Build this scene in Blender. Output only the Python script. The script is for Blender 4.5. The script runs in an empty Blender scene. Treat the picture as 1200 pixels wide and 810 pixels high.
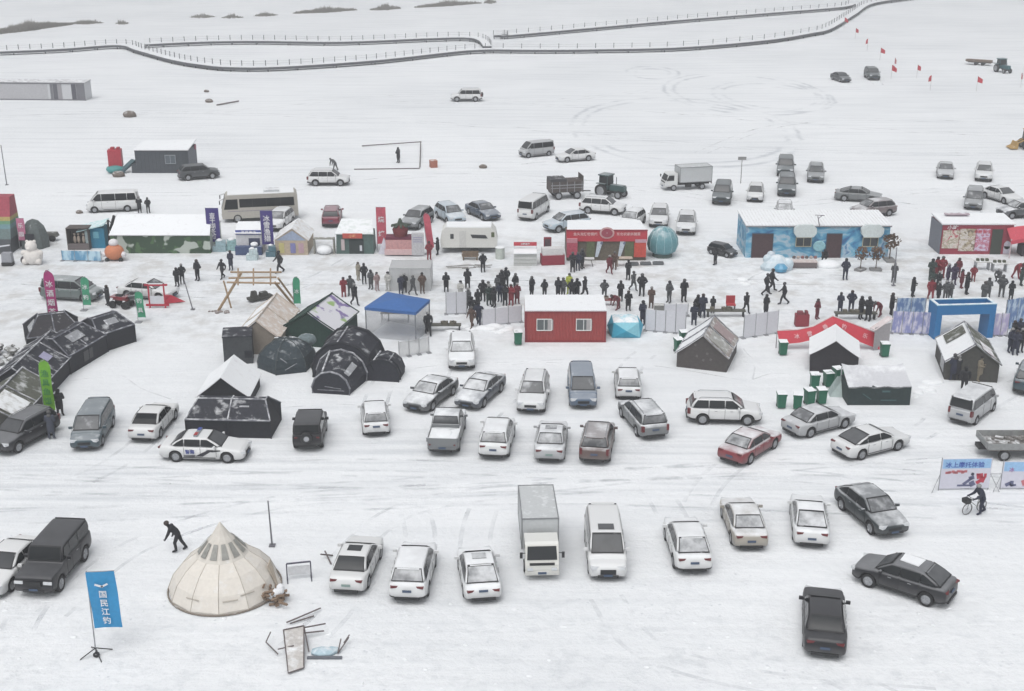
HAZE = .0012
import bpy, bmesh, math, random
from math import radians, sin, cos, pi, atan2, sqrt
from mathutils import Vector, Matrix
random.seed(7)
SC = bpy.context.scene
COL = SC.collection
# ---------------------------------------------------------------- camera model
FOC = 1500.0; HC = 31.5; TH = radians(19.97)

def P(px, py, z=0.0):
    """point of the plane at height z seen at photo pixel (px, py) of the 1200x810 picture"""
    u = (px - 600) / FOC; v = (py - 405) / FOC
    dx = u; dy = cos(TH) - v * sin(TH); dz = -sin(TH) - v * cos(TH)
    t = (z - HC) / dz
    return Vector((dx * t, dy * t, z))

def HT(px, pyb, pyt):
    """height of something standing at (px,pyb) whose top shows at row pyt"""
    g = P(px, pyb); v = (pyt - 405) / FOC
    k = (-sin(TH) - v * cos(TH)) / (cos(TH) - v * sin(TH))
    return HC + g.y * k

cam_d = bpy.data.cameras.new('camera'); cam = bpy.data.objects.new('camera', cam_d); COL.objects.link(cam)
cam.location = (0, 0, HC); cam.rotation_euler = (pi / 2 - TH, 0, 0)
cam_d.sensor_width = 36; cam_d.lens = FOC / 1200 * 36; cam_d.clip_end = 4000; cam_d.clip_start = .5
SC.camera = cam
# ---------------------------------------------------------------- light
w = bpy.data.worlds.new('World'); SC.world = w; w.use_nodes = True
nt = w.node_tree; nt.nodes.clear()
so = nt.nodes.new('ShaderNodeOutputWorld'); bg = nt.nodes.new('ShaderNodeBackground')
sk = nt.nodes.new('ShaderNodeTexSky'); sk.sky_type = 'NISHITA'; sk.sun_disc = False
sk.sun_elevation = radians(64); sk.sun_rotation = radians(200); sk.air_density = 1.0; sk.dust_density = 4.0; sk.ozone_density = 1.0
hs = nt.nodes.new('ShaderNodeHueSaturation'); hs.inputs['Saturation'].default_value = .16
nt.links.new(sk.outputs[0], hs.inputs['Color']); nt.links.new(hs.outputs[0], bg.inputs[0])
bg.inputs[1].default_value = .13; nt.links.new(bg.outputs[0], so.inputs[0])
sl = bpy.data.lights.new('sun', 'SUN'); sun = bpy.data.objects.new('sun', sl); COL.objects.link(sun)
sl.energy = .9; sl.angle = radians(60); sl.color = (1, .985, .96)
# sky sun_rotation is measured from +Y clockwise; the lamp points from the sun to the ground
el, az = radians(64), radians(200)
sd = Vector((sin(az) * cos(el), cos(az) * cos(el), sin(el)))
sun.rotation_euler = sd.to_track_quat('Z', 'Y').to_euler()
SC.view_settings.view_transform = 'Standard'; SC.view_settings.look = 'None'
SC.view_settings.exposure = .22; SC.view_settings.gamma = 1
SC.cycles.use_denoising = True
SC.cycles.max_bounces = 5; SC.cycles.diffuse_bounces = 2; SC.cycles.glossy_bounces = 2
SC.cycles.volume_bounces = 0; SC.cycles.transmission_bounces = 3; SC.cycles.transparent_max_bounces = 8
# ---------------------------------------------------------------- materials
MATS = {}
def _nt(name):
    m = bpy.data.materials.new(name); m.use_nodes = True
    t = m.node_tree; b = t.nodes['Principled BSDF']; return m, t, b
def nd(t, ty, **kw):
    n = t.nodes.new(ty)
    for k, v in kw.items(): setattr(n, k, v)
    return n
def mth(t, op, a, b=None, clamp=False):
    n = t.nodes.new('ShaderNodeMath'); n.operation = op; n.use_clamp = clamp
    for i, x in enumerate((a, b)):
        if x is None: continue
        if isinstance(x, (int, float)): n.inputs[i].default_value = x
        else: t.links.new(x, n.inputs[i])
    return n.outputs[0]
def mixc(t, f, a, b):
    n = t.nodes.new('ShaderNodeMix'); n.data_type = 'RGBA'
    if isinstance(f, (int, float)): n.inputs[0].default_value = f
    else: t.links.new(f, n.inputs[0])
    for i, x in ((6, a), (7, b)):
        if isinstance(x, tuple): n.inputs[i].default_value = x if len(x) == 4 else (*x, 1)
        else: t.links.new(x, n.inputs[i])
    return n.outputs[2]
SNOW = (.80, .82, .84, 1)
def snow_mask(t, amt, scale=2.2, lo=.35, hi=.75, soft=4, det=5, t0=.82, tk=.66):
    """snow lying on upward faces; amt float or socket"""
    tc = nd(t, 'ShaderNodeTexCoord'); oi = nd(t, 'ShaderNodeObjectInfo')
    off = nd(t, 'ShaderNodeVectorMath', operation='ADD')
    t.links.new(tc.outputs['Object'], off.inputs[0])
    sc = nd(t, 'ShaderNodeVectorMath', operation='SCALE'); sc.inputs[0].default_value = (17, 31, 5)
    t.links.new(oi.outputs['Random'], sc.inputs[3]); t.links.new(sc.outputs[0], off.inputs[1])
    nz = nd(t, 'ShaderNodeTexNoise'); nz.inputs['Scale'].default_value = scale; nz.inputs['Detail'].default_value = det
    nz.inputs['Roughness'].default_value = .6
    t.links.new(off.outputs[0], nz.inputs['Vector'])
    ge = nd(t, 'ShaderNodeNewGeometry'); sp = nd(t, 'ShaderNodeSeparateXYZ'); t.links.new(ge.outputs['Normal'], sp.inputs[0])
    up = nd(t, 'ShaderNodeMapRange'); up.inputs[1].default_value = lo; up.inputs[2].default_value = hi
    t.links.new(sp.outputs[2], up.inputs[0])
    thr = mth(t, 'SUBTRACT', t0, mth(t, 'MULTIPLY', amt, tk))
    cov = mth(t, 'MULTIPLY', mth(t, 'SUBTRACT', nz.outputs[0], thr), soft, clamp=True)
    return mth(t, 'MULTIPLY', cov, up.outputs[0]), nz.outputs[0], off.outputs[0]
def M(name, col, rough=.75, snow=0.0, var=.12, metal=0.0, lo=.35, hi=.75, nscale=2.2, bump=0, spec=.4, alpha=1):
    if name in MATS: return MATS[name]
    m, t, b = _nt(name)
    mask, nz, vec = snow_mask(t, snow, nscale, lo, hi)
    n2 = nd(t, 'ShaderNodeTexNoise'); n2.inputs['Scale'].default_value = 6; n2.inputs['Detail'].default_value = 5
    t.links.new(vec, n2.inputs['Vector'])
    d = tuple(max(0, c * (1 - var * 2.0)) for c in col[:3]); l = tuple(min(1, c * (1 + var * 1.6) + var * .01) for c in col[:3])
    base = mixc(t, n2.outputs[0], d, l)
    if snow > 0:
        c = mixc(t, mask, base, SNOW); t.links.new(c, b.inputs['Base Color'])
        t.links.new(mth(t, 'MAXIMUM', mth(t, 'MULTIPLY', mask, .9), rough), b.inputs['Roughness'])
    else:
        t.links.new(base, b.inputs['Base Color']); b.inputs['Roughness'].default_value = rough
    b.inputs['Metallic'].default_value = metal; b.inputs['Specular IOR Level'].default_value = spec
    if alpha < 1: b.inputs['Alpha'].default_value = alpha
    if bump:
        bp = nd(t, 'ShaderNodeBump'); bp.inputs['Strength'].default_value = bump; bp.inputs['Distance'].default_value = .05
        t.links.new(nz, bp.inputs['Height']); t.links.new(bp.outputs[0], b.inputs['Normal'])
    MATS[name] = m; return m
def frosted(t, base, amt, nz, kind):
    """thin even dusting of fallen snow on anything that faces up"""
    ge = nd(t, 'ShaderNodeNewGeometry'); sp = nd(t, 'ShaderNodeSeparateXYZ'); t.links.new(ge.outputs['Normal'], sp.inputs[0])
    up = nd(t, 'ShaderNodeMapRange'); up.inputs[1].default_value = .35; up.inputs[2].default_value = .9; t.links.new(sp.outputs[2], up.inputs[0])
    return mixc(t, mth(t, 'MULTIPLY', mth(t, 'MULTIPLY', up.outputs[0], amt), mth(t, 'ADD', mth(t, 'MULTIPLY', nz, .5), .42 if kind == 'paint' else .12)), base, (.66, .68, .71))
def mat_objcolor(name, rough, coat=0, kind='paint'):
    m, t, b = _nt(name)
    oi = nd(t, 'ShaderNodeObjectInfo')
    mask, nz, vec = snow_mask(t, oi.outputs['Alpha'], 1.1, .25, .8, 2.6, 3.5, .94, .80)
    if kind == 'paint':
        # road grime low on the body
        tc = nd(t, 'ShaderNodeTexCoord'); sp = nd(t, 'ShaderNodeSeparateXYZ'); t.links.new(tc.outputs['Object'], sp.inputs[0])
        mr = nd(t, 'ShaderNodeMapRange'); mr.inputs[1].default_value = .75; mr.inputs[2].default_value = .2
        t.links.new(sp.outputs[2], mr.inputs[0])
        g = mth(t, 'MULTIPLY', mth(t, 'MULTIPLY', mr.outputs[0], nz), 1.15, clamp=True)
        base = mixc(t, g, oi.outputs['Color'], (.17, .17, .175))
        frost = mth(t, 'MULTIPLY', mth(t, 'MULTIPLY', oi.outputs['Alpha'], nz), .16)
        base = mixc(t, frost, base, (.55, .57, .6))
        base = frosted(t, base, oi.outputs['Alpha'], nz, kind)
        # panel gaps along the doors
    else:
        base = mixc(t, mth(t, 'MULTIPLY', oi.outputs['Alpha'], .07), (.007, .009, .011), (.5, .52, .55))
        base = frosted(t, base, oi.outputs['Alpha'], nz, kind)
    if kind != 'paint': mask = mth(t, 'MULTIPLY', mask, .72)
    b.inputs['Specular IOR Level'].default_value = .28
    c = mixc(t, mask, base, SNOW); t.links.new(c, b.inputs['Base Color'])
    t.links.new(mth(t, 'MAXIMUM', mth(t, 'MULTIPLY', mask, .9), rough), b.inputs['Roughness'])
    if coat: b.inputs['Coat Weight'].default_value = coat; b.inputs['Coat Roughness'].default_value = .15
    MATS[name] = m; return m
PAINT = mat_objcolor('car_paint', .36, .1, 'paint')
GLASS = mat_objcolor('tinted_glass', .12, 0, 'glass')
RUBBER = M('rubber', (.022, .022, .024), .85, .12, .3)
BLACK = M('black_plastic', (.02, .021, .023), .6, .25, .3)
RIM = M('alloy', (.42, .43, .45), .4, 0, .2, metal=.7)
LAMP = M('lamp_glass', (.62, .64, .66), .15, .3, .1)
TAIL = M('tail_lamp_red', (.13, .015, .018), .3, .35, .2)
PLATE_B = M('plate_blue', (.06, .09, .15), .6, .3)
PLATE_G = M('plate_green', (.22, .30, .28), .6, .3)
PLATE_W = M('plate_white', (.7, .72, .74), .5)
STEEL = M('galvanised_steel', (.32, .33, .35), .5, .35, .2, metal=.3)
SNOWM = M('lying_snow', SNOW[:3], .9, 0, .03, bump=.35)
WHITE = M('white_sheet', (.74, .76, .78), .6, .4, .06)
def mat_person():
    m, t, b = _nt('jacket_cloth'); oi = nd(t, 'ShaderNodeObjectInfo')
    n = nd(t, 'ShaderNodeTexNoise'); n.inputs['Scale'].default_value = 9; tc = nd(t, 'ShaderNodeTexCoord'); t.links.new(tc.outputs['Object'], n.inputs['Vector'])
    f = mth(t, 'MULTIPLY', n.outputs[0], .35)
    t.links.new(mixc(t, f, oi.outputs['Color'], (.03, .03, .035)), b.inputs['Base Color']); b.inputs['Roughness'].default_value = .85
    m2, t2, b2 = _nt('trouser_cloth'); oi = nd(t2, 'ShaderNodeObjectInfo')
    t2.links.new(mixc(t2, oi.outputs['Alpha'], (.014, .015, .02), (.16, .18, .24)), b2.inputs['Base Color']); b2.inputs['Roughness'].default_value = .9
    return m, m2
JACKET, TROUSER = mat_person()
SKIN = M('skin', (.42, .26, .19), .6); BOOT = M('boot', (.03, .025, .022), .8); HAIR = M('dark_knit', (.02, .02, .022), .9)

# ---------------------------------------------------------------- mesh builder
class MB:
    def __init__(s): s.v = []; s.f = []; s.m = []
    def add(s, vs, fs, mi=0, mx=None):
        o = len(s.v)
        s.v += [tuple(mx @ Vector(p)) if mx else tuple(p) for p in vs]
        s.f += [tuple(i + o for i in f) for f in fs]
        s.m += mi if isinstance(mi, list) else [mi] * len(fs)
        return s
    def box(s, c, d, rz=0, mi=0, rx=0, ry=0, taper=1.0):
        x, y, z = (k / 2 for k in d)
        vs = [(-x, -y, -z), (x, -y, -z), (x, y, -z), (-x, y, -z), (-x * taper, -y * taper, z), (x * taper, -y * taper, z), (x * taper, y * taper, z), (-x * taper, y * taper, z)]
        fs = [(0, 3, 2, 1), (4, 5, 6, 7), (0, 1, 5, 4), (1, 2, 6, 5), (2, 3, 7, 6), (3, 0, 4, 7)]
        mx = Matrix.Translation(c) @ Matrix.Rotation(rz, 4, 'Z') @ Matrix.Rotation(ry, 4, 'Y') @ Matrix.Rotation(rx, 4, 'X')
        return s.add(vs, fs, mi, mx)
    def tube(s, pts, r, n=6, mi=0, r2=None, cap=True):
        pts = [Vector(p) for p in pts]; vs = []; fs = []
        for i, p in enumerate(pts):
            d = (pts[min(i + 1, len(pts) - 1)] - pts[max(i - 1, 0)]).normalized()
            q = d.to_track_quat('Z', 'Y')
            rr = r if r2 is None else r + (r2 - r) * i / max(1, len(pts) - 1)
            for k in range(n):
                a = 2 * pi * k / n; vs.append(tuple(p + q @ Vector((cos(a) * rr, sin(a) * rr, 0))))
        for i in range(len(pts) - 1):
            for k in range(n):
                a, b = i * n + k, i * n + (k + 1) % n; fs.append((a, b, b + n, a + n))
        if cap: fs.append(tuple(range(n - 1, -1, -1))); fs.append(tuple(range((len(pts) - 1) * n, len(pts) * n)))
        return s.add(vs, fs, mi)
    def lathe(s, prof, n=16, mi=0, mx=None, a0=0, sx=1, sy=1):
        """prof: list of (r, z) bottom to top, round the z axis"""
        vs = []; fs = []
        for r, z in prof:
            for k in range(n):
                a = a0 + 2 * pi * k / n; vs.append((cos(a) * r * sx, sin(a) * r * sy, z))
        for i in range(len(prof) - 1):
            for k in range(n):
                a, b = i * n + k, i * n + (k + 1) % n; fs.append((a, b, b + n, a + n))
        fs.append(tuple(range(n - 1, -1, -1))); fs.append(tuple(range((len(prof) - 1) * n, len(prof) * n)))
        return s.add(vs, fs, mi, mx)
    def prism(s, prof, y0, y1, mi=0, mx=None):
        """prof in x,z (counter-clockwise seen from -y), run along y"""
        n = len(prof)
        vs = [(x, y0, z) for x, z in prof] + [(x, y1, z) for x, z in prof]
        fs = [(i, (i + 1) % n, (i + 1) % n + n, i + n) for i in range(n)]
        fs = [tuple(reversed(f)) for f in fs]
        fs += [tuple(range(n)), tuple(range(2 * n - 1, n - 1, -1))]
        return s.add(vs, fs, mi, mx)
    def slab(s, q, th, mi=0):
        """quad (4 points) thickened along its normal by th"""
        q = [Vector(p) for p in q]; nrm = (q[1] - q[0]).cross(q[3] - q[0]).normalized() * th
        vs = q + [p + nrm for p in q]
        fs = [(3, 2, 1, 0), (4, 5, 6, 7), (0, 1, 5, 4), (1, 2, 6, 5), (2, 3, 7, 6), (3, 0, 4, 7)]
        return s.add([tuple(p) for p in vs], fs, mi)
    def ball(s, c, r, mi=0, n=10, sx=1, sy=1, sz=1):
        prof = [(max(.001, sin(pi * i / n)) * r, -cos(pi * i / n) * r * sz) for i in range(n + 1)]
        return s.lathe(prof, n + 2, mi, Matrix.Translation(c), sx=sx, sy=sy)
    def build_round(s, name, mats, parent):
        """build, then round the surface off with one baked subdivision"""
        o = s.build(name, mats, None, 0); md = o.modifiers.new('s', 'SUBSURF'); md.levels = 1; md.render_levels = 1
        me = bpy.data.meshes.new_from_object(o.evaluated_get(bpy.context.evaluated_depsgraph_get())); o.modifiers.clear(); old = o.data; o.data = me; bpy.data.meshes.remove(old)
        me.name = name; me.polygons.foreach_set('use_smooth', [True] * len(me.polygons)); me.set_sharp_from_angle(angle=radians(42)); o.parent = parent; return o
    def build(s, name, mats, parent=None, smooth=0, loc=None):
        me = bpy.data.meshes.new(name); me.from_pydata(s.v, [], s.f)
        mats = mats if isinstance(mats, (list, tuple)) else [mats]
        for m in mats: me.materials.append(m)
        if len(mats) > 1: me.polygons.foreach_set('material_index', s.m)
        bm = bmesh.new(); bm.from_mesh(me); bmesh.ops.recalc_face_normals(bm, faces=bm.faces); bm.to_mesh(me); bm.free()
        if smooth:
            me.polygons.foreach_set('use_smooth', [True] * len(me.polygons))
            try: me.set_sharp_from_angle(angle=radians(smooth))
            except Exception: pass
        me.update()
        o = bpy.data.objects.new(name, me); COL.objects.link(o)
        if parent: o.parent = parent
        if loc is not None: o.location = loc
        return o
def tag(o, label=None, cat=None, group=None, kind=None):
    if label: o['label'] = label
    if cat: o['category'] = cat
    if group: o['group'] = group
    if kind: o['kind'] = kind
    return o
def thing(name, label, cat, loc, rz=0, group=None):
    o = bpy.data.objects.new(name, None); COL.objects.link(o); o.empty_display_size = .3
    o.location = loc; o.rotation_euler = (0, 0, rz); return tag(o, label, cat, group)
def front(name, label, cat, pl, pr, group=None, z=0):
    """thing whose front foot runs from pixel pl to pixel pr: local x along it, y away; returns root, width"""
    a, b = P(*pl, z), P(*pr, z); c = (a + b) / 2; c.z = 0
    return thing(name, label, cat, c, atan2(b.y - a.y, b.x - a.x), group), (b - a).length
def axis(name, label, cat, pf, pb, z=0, group=None):
    """thing with its origin below pf, local +y towards pb; returns root, length"""
    a, b = P(*pf, z), P(*pb, z); d = b - a
    return thing(name, label, cat, (a.x, a.y, 0), atan2(-d.x, d.y), group), d.length
def kids(o): return [c for c in o.children]
def copy_tree(o, parent=None):
    c = o.copy(); COL.objects.link(c)
    if parent: c.parent = parent
    for ch in KIDS.get(o.as_pointer(), []):
        copy_tree(ch, c)
    return c
KIDS = {}
def freeze(root):
    """remember the tree below a template"""
    allc = [o for o in bpy.data.objects if o.parent is not None]
    byp = {}
    for o in allc: byp.setdefault(o.parent.as_pointer(), []).append(o)
    def rec(o):
        KIDS[o.as_pointer()] = byp.get(o.as_pointer(), [])
        for c in KIDS[o.as_pointer()]: rec(c)
    rec(root)
_used = set(); TPL = {}
def place(kind, maker, loc, rz, label, cat, group=None, color=None, name=None, scale=None):
    if kind not in TPL:
        TPL[kind] = maker(); freeze(TPL[kind])
    r = TPL[kind]
    if kind in _used:
        r = copy_tree(TPL[kind])
    _used.add(kind)
    r.location = loc; r.rotation_euler = (0, 0, rz)
    if scale: r.scale = (scale,) * 3
    r['label'] = label; r['category'] = cat
    if 'group' in r: del r['group']
    if group: r['group'] = group
    if name: r.name = name
    if color is not None: PENDING.append((r, color))
    return r
PENDING = []
def apply_colors():
    byp = {}
    for o in bpy.data.objects:
        if o.parent: byp.setdefault(o.parent.as_pointer(), []).append(o)
    for r, c in PENDING:
        st = [r]
        while st:
            o = st.pop(); o.color = c; st += byp.get(o.as_pointer(), [])
_font_dg = None
def lettering(txt, size, mat, parent, loc, rot=(pi / 2, 0, 0), ext=.004, name='lettering', vertical=False, space=1.0):
    cu = bpy.data.curves.new('t', 'FONT'); cu.body = '\n'.join(txt) if vertical else txt
    cu.size = size; cu.extrude = ext; cu.align_x = 'CENTER'; cu.align_y = 'CENTER'; cu.space_line = space; cu.resolution_u = 2
    cu.offset = size * .012
    to = bpy.data.objects.new('t', cu); COL.objects.link(to)
    dg = bpy.context.evaluated_depsgraph_get(); me = bpy.data.meshes.new_from_object(to.evaluated_get(dg))
    bpy.data.objects.remove(to); bpy.data.curves.remove(cu)
    me.materials.clear(); me.materials.append(mat)
    o = bpy.data.objects.new(name, me); COL.objects.link(o); o.parent = parent; o.location = loc; o.rotation_euler = rot
    return o
# ================================================================ GROUND
def ground_mat():
    m, t, b = _nt('trodden_snow')
    tc = nd(t, 'ShaderNodeTexCoord'); v = tc.outputs['Object']
    def noise(sc, det=5, scale=(1, 1, 1), rot=0, rough=.55):
        mp = nd(t, 'ShaderNodeMapping'); mp.inputs['Scale'].default_value = scale; mp.inputs['Rotation'].default_value = (0, 0, rot)
        t.links.new(v, mp.inputs[0]); n = nd(t, 'ShaderNodeTexNoise'); n.inputs['Scale'].default_value = sc
        n.inputs['Detail'].default_value = det; n.inputs['Roughness'].default_value = rough; t.links.new(mp.outputs[0], n.inputs[0]); return n.outputs[0]
    def mr(x, a, bb, c=0, d=1):
        n = nd(t, 'ShaderNodeMapRange'); n.inputs[1].default_value = a; n.inputs[2].default_value = bb; n.inputs[3].default_value = c; n.inputs[4].default_value = d
        t.links.new(x, n.inputs[0]); return n.outputs[0]
    big = noise(.035, 4); streak = noise(.9, 5, (.07, 1, 1), .02); streak2 = noise(1.4, 5, (.05, 1, 1), -.05)
    fine = noise(2.3, 7, rough=.7); foot = noise(.8, 3, rough=.8)
    sp = nd(t, 'ShaderNodeSeparateXYZ'); t.links.new(v, sp.inputs[0]); X, Y = sp.outputs[0], sp.outputs[1]
    # busy belt between the stalls and the car park is greyer, trampled
    belt = mth(t, 'MULTIPLY', mr(Y, 84, 92), mr(Y, 122, 112))
    road = mth(t, 'MULTIPLY', mr(Y, 57, 63), mr(Y, 76, 70))
    far = mr(Y, 135, 150)
    d = mth(t, 'MULTIPLY', mr(streak, .47, .66), mth(t, 'ADD', mth(t, 'MULTIPLY', road, .24), mth(t, 'ADD', .10, mth(t, 'MULTIPLY', far, .20))))
    d = mth(t, 'ADD', d, mth(t, 'MULTIPLY', mr(streak2, .5, .66), mth(t, 'ADD', mth(t, 'MULTIPLY', road, .22), .08)))
    d = mth(t, 'ADD', d, mth(t, 'MULTIPLY', mr(big, .4, .65), .22))
    d = mth(t, 'ADD', d, mth(t, 'MULTIPLY', mr(fine, .45, .75), .14))
    d = mth(t, 'ADD', d, mth(t, 'MULTIPLY', mth(t, 'MULTIPLY', belt, mr(foot, .36, .62)), .36), clamp=True)
    near = mr(Y, 58, 48)
    d = mth(t, 'ADD', d, mth(t, 'MULTIPLY', mth(t, 'MULTIPLY', near, mr(noise(1.1, 6, (.8, 1, 1), .3, .72), .50, .66)), .34), clamp=True)
    c = mixc(t, d, (.815, .835, .855), (.53, .56, .59))
    c = mixc(t, mth(t, 'MULTIPLY', mth(t, 'MULTIPLY', belt, mr(noise(.4, 5), .48, .66)), .55), c, (.50, .485, .46))
    vo = nd(t, 'ShaderNodeTexVoronoi'); vo.inputs['Scale'].default_value = 1.9; t.links.new(v, vo.inputs['Vector'])
    pit = mth(t, 'MULTIPLY', mr(vo.outputs['Distance'], .17, .06), mr(noise(.22, 4), .46, .58))
    pit = mth(t, 'MULTIPLY', pit, mth(t, 'ADD', mth(t, 'MULTIPLY', mr(Y, 62, 52), .5), mth(t, 'ADD', mth(t, 'MULTIPLY', belt, .5), .12)))
    c = mixc(t, pit, c, (.50, .53, .57))
    # circles driven in the snow
    ring = None
    for (cx, cy, R) in [(*P(872, 108).xy, 12.5), (*P(905, 112).xy, 9), (*P(765, 85).xy, 4.5), (*P(800, 150).xy, 15)]:
        dx = mth(t, 'SUBTRACT', X, cx); dy = mth(t, 'SUBTRACT', Y, cy)
        rr = mth(t, 'SQRT', mth(t, 'ADD', mth(t, 'MULTIPLY', dx, dx), mth(t, 'MULTIPLY', mth(t, 'MULTIPLY', dy, dy), .35)))
        rr = mth(t, 'ADD', rr, mth(t, 'MULTIPLY', streak, 1.6))
        e = mth(t, 'ABSOLUTE', mth(t, 'SUBTRACT', mth(t, 'ABSOLUTE', mth(t, 'SUBTRACT', rr, R)), .8))
        k = mr(e, .45, .1)
        ring = k if ring is None else mth(t, 'MAXIMUM', ring, k)
    ring = mth(t, 'MULTIPLY', ring, mr(noise(.15, 3), .45, .6))
    c = mixc(t, mth(t, 'MULTIPLY', ring, .55), c, (.40, .43, .47))
    t.links.new(c, b.inputs['Base Color']); b.inputs['Roughness'].default_value = .8; b.inputs['Specular IOR Level'].default_value = .25
    bp = nd(t, 'ShaderNodeBump'); bp.inputs['Strength'].default_value = .55; bp.inputs['Distance'].default_value = .16
    h = mth(t, 'ADD', fine, mth(t, 'MULTIPLY', streak, 1.2)); h = mth(t, 'ADD', h, mth(t, 'MULTIPLY', foot, .6))
    t.links.new(h, bp.inputs['Height']); t.links.new(bp.outputs[0], b.inputs['Normal'])
    return m
g = MB()
xs = [-1500, -600] + [-200 + 4 * i for i in range(101)] + [600, 1500]
ys = [-300, 0] + [40 + 3 * i for i in range(111)] + [600, 1000, 1900]
from mathutils import noise as mn
vs = []
for y in ys:
    for x in xs:
        z = 0
        if y > 330: z = 0
        vs.append((x, y, z))
n = len(xs); fs = [(j * n + i, j * n + i + 1, (j + 1) * n + i + 1, (j + 1) * n + i) for j in range(len(ys) - 1) for i in range(n - 1)]
g.add(vs, fs); tag(g.build('snow_ground', ground_mat()), kind='structure')

# tyre tracks: shallow pressed ribbons a few millimetres above the sheet
def track_mat():
    m, t, b = _nt('pressed_snow'); tc = nd(t, 'ShaderNodeTexCoord'); n = nd(t, 'ShaderNodeTexNoise'); n.inputs['Scale'].default_value = .45; n.inputs['Detail'].default_value = 6
    t.links.new(tc.outputs['Object'], n.inputs[0]); b.inputs['Base Color'].default_value = (.64, .66, .69, 1); b.inputs['Roughness'].default_value = .75
    t.links.new(mth(t, 'MULTIPLY', mth(t, 'SUBTRACT', n.outputs[0], .46), 1.7, clamp=True), b.inputs['Alpha']); return m
tm = MB()
def smooth_path(pts, k=8):
    out = []
    p = [pts[0]] + list(pts) + [pts[-1]]
    for i in range(1, len(p) - 2):
        for j in range(k):
            s = j / k; a, b_, c, d = p[i - 1], p[i], p[i + 1], p[i + 2]
            out.append(.5 * ((2 * b_) + (c - a) * s + (2 * a - 5 * b_ + 4 * c - d) * s * s + (3 * b_ - a - 3 * c + d) * s ** 3))
    out.append(p[-2]); return out
zt = .004
def track(pix, w=.22, gap=1.5):
    global zt
    pts = smooth_path([P(*q) for q in pix]); zt += .0004
    for s in ((-gap / 2, gap / 2) if gap else (0,)):
        vs = []
        for i, p in enumerate(pts):
            d = (pts[min(i + 1, len(pts) - 1)] - pts[max(0, i - 1)]); d.z = 0; d.normalize(); nn = Vector((-d.y, d.x, 0))
            for e in (-w / 2, w / 2): q = p + nn * (s + e); vs.append((q.x, q.y, zt))
        tm.add(vs, [(2 * i, 2 * i + 1, 2 * i + 3, 2 * i + 2) for i in range(len(pts) - 1)])
for q in ([(-20, 128), (300, 134), (600, 150), (900, 175), (1220, 182)], [(-20, 137), (250, 131), (420, 120), (700, 126), (1000, 150), (1220, 160)],
          [(620, 215), (760, 222), (900, 240), (1060, 226), (1220, 214)], [(330, 120), (500, 112), (640, 118), (800, 104), (1010, 104)],
          [(-20, 566), (300, 576), (620, 560), (900, 556), (1220, 590)], [(-20, 590), (260, 582), (600, 572), (880, 548), (1220, 570)],
          [(-20, 548), (200, 556), (500, 566), (800, 553), (1220, 548)], [(400, 660), (470, 600), (600, 576), (800, 566)],
          [(710, 700), (760, 760), (900, 800), (1100, 820)], [(965, 780), (1000, 800), (1060, 830)], [(60, 720), (160, 640), (320, 590), (500, 575)],
          [(30, 330), (300, 345), (420, 300)], [(180, 320), (330, 330), (700, 332), (1060, 330), (1220, 336)], [(60, 228), (300, 225), (520, 205), (700, 214)],
          [(820, 180), (900, 150), (1000, 140), (1200, 146)], [(880, 335), (920, 318), (1050, 322), (1200, 312)],
          [(-20, 608), (180, 600), (420, 590), (700, 584), (1220, 606)], [(60, 560), (420, 545), (760, 556), (1100, 530), (1220, 535)]):
    track(q)
for q in ([(70, 448), (100, 444), (140, 440), (165, 455), (200, 468)], [(640, 425), (690, 424), (740, 420), (770, 430)], [(600, 428), (650, 422), (720, 424), (790, 432), (870, 446)],
          [(868, 392), (872, 410), (884, 425), (882, 445)], [(882, 445), (905, 438), (930, 440), (950, 450)], [(330, 478), (400, 474), (450, 480)], [(430, 440), (520, 428), (620, 424)]):
    track(q, .12, 0)
TRACKS = tm

# low banks of snow ridges and kicked-up clods
cl = MB()
for i in range(260):
    px = random.uniform(-20, 1220); py = random.choice((random.uniform(700, 812), random.uniform(560, 812), random.uniform(300, 400), random.uniform(380, 560)))
    p = P(px, py); r = random.uniform(.03, .09) * (1.2 if py > 650 else .8)
    cl.ball((p.x, p.y, r * .1), r, n=4, sx=random.uniform(.8, 2), sy=random.uniform(.7, 1.3), sz=.5)
for (px, py, r) in [(565, 384, .5), (585, 386, .35), (870, 330, .3), (1092, 452, .4), (1085, 461, .3), (388, 447, .2), (540, 385, .4)]:
    for k in range(8):
        p = P(px + random.uniform(-14, 14), py + random.uniform(-5, 5)); cl.ball((p.x, p.y, 0), r * random.uniform(.3, 1), n=6, sx=1.5, sz=.5)
tag(cl.build('snow_clods', SNOWM, smooth=60), kind='stuff')

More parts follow.
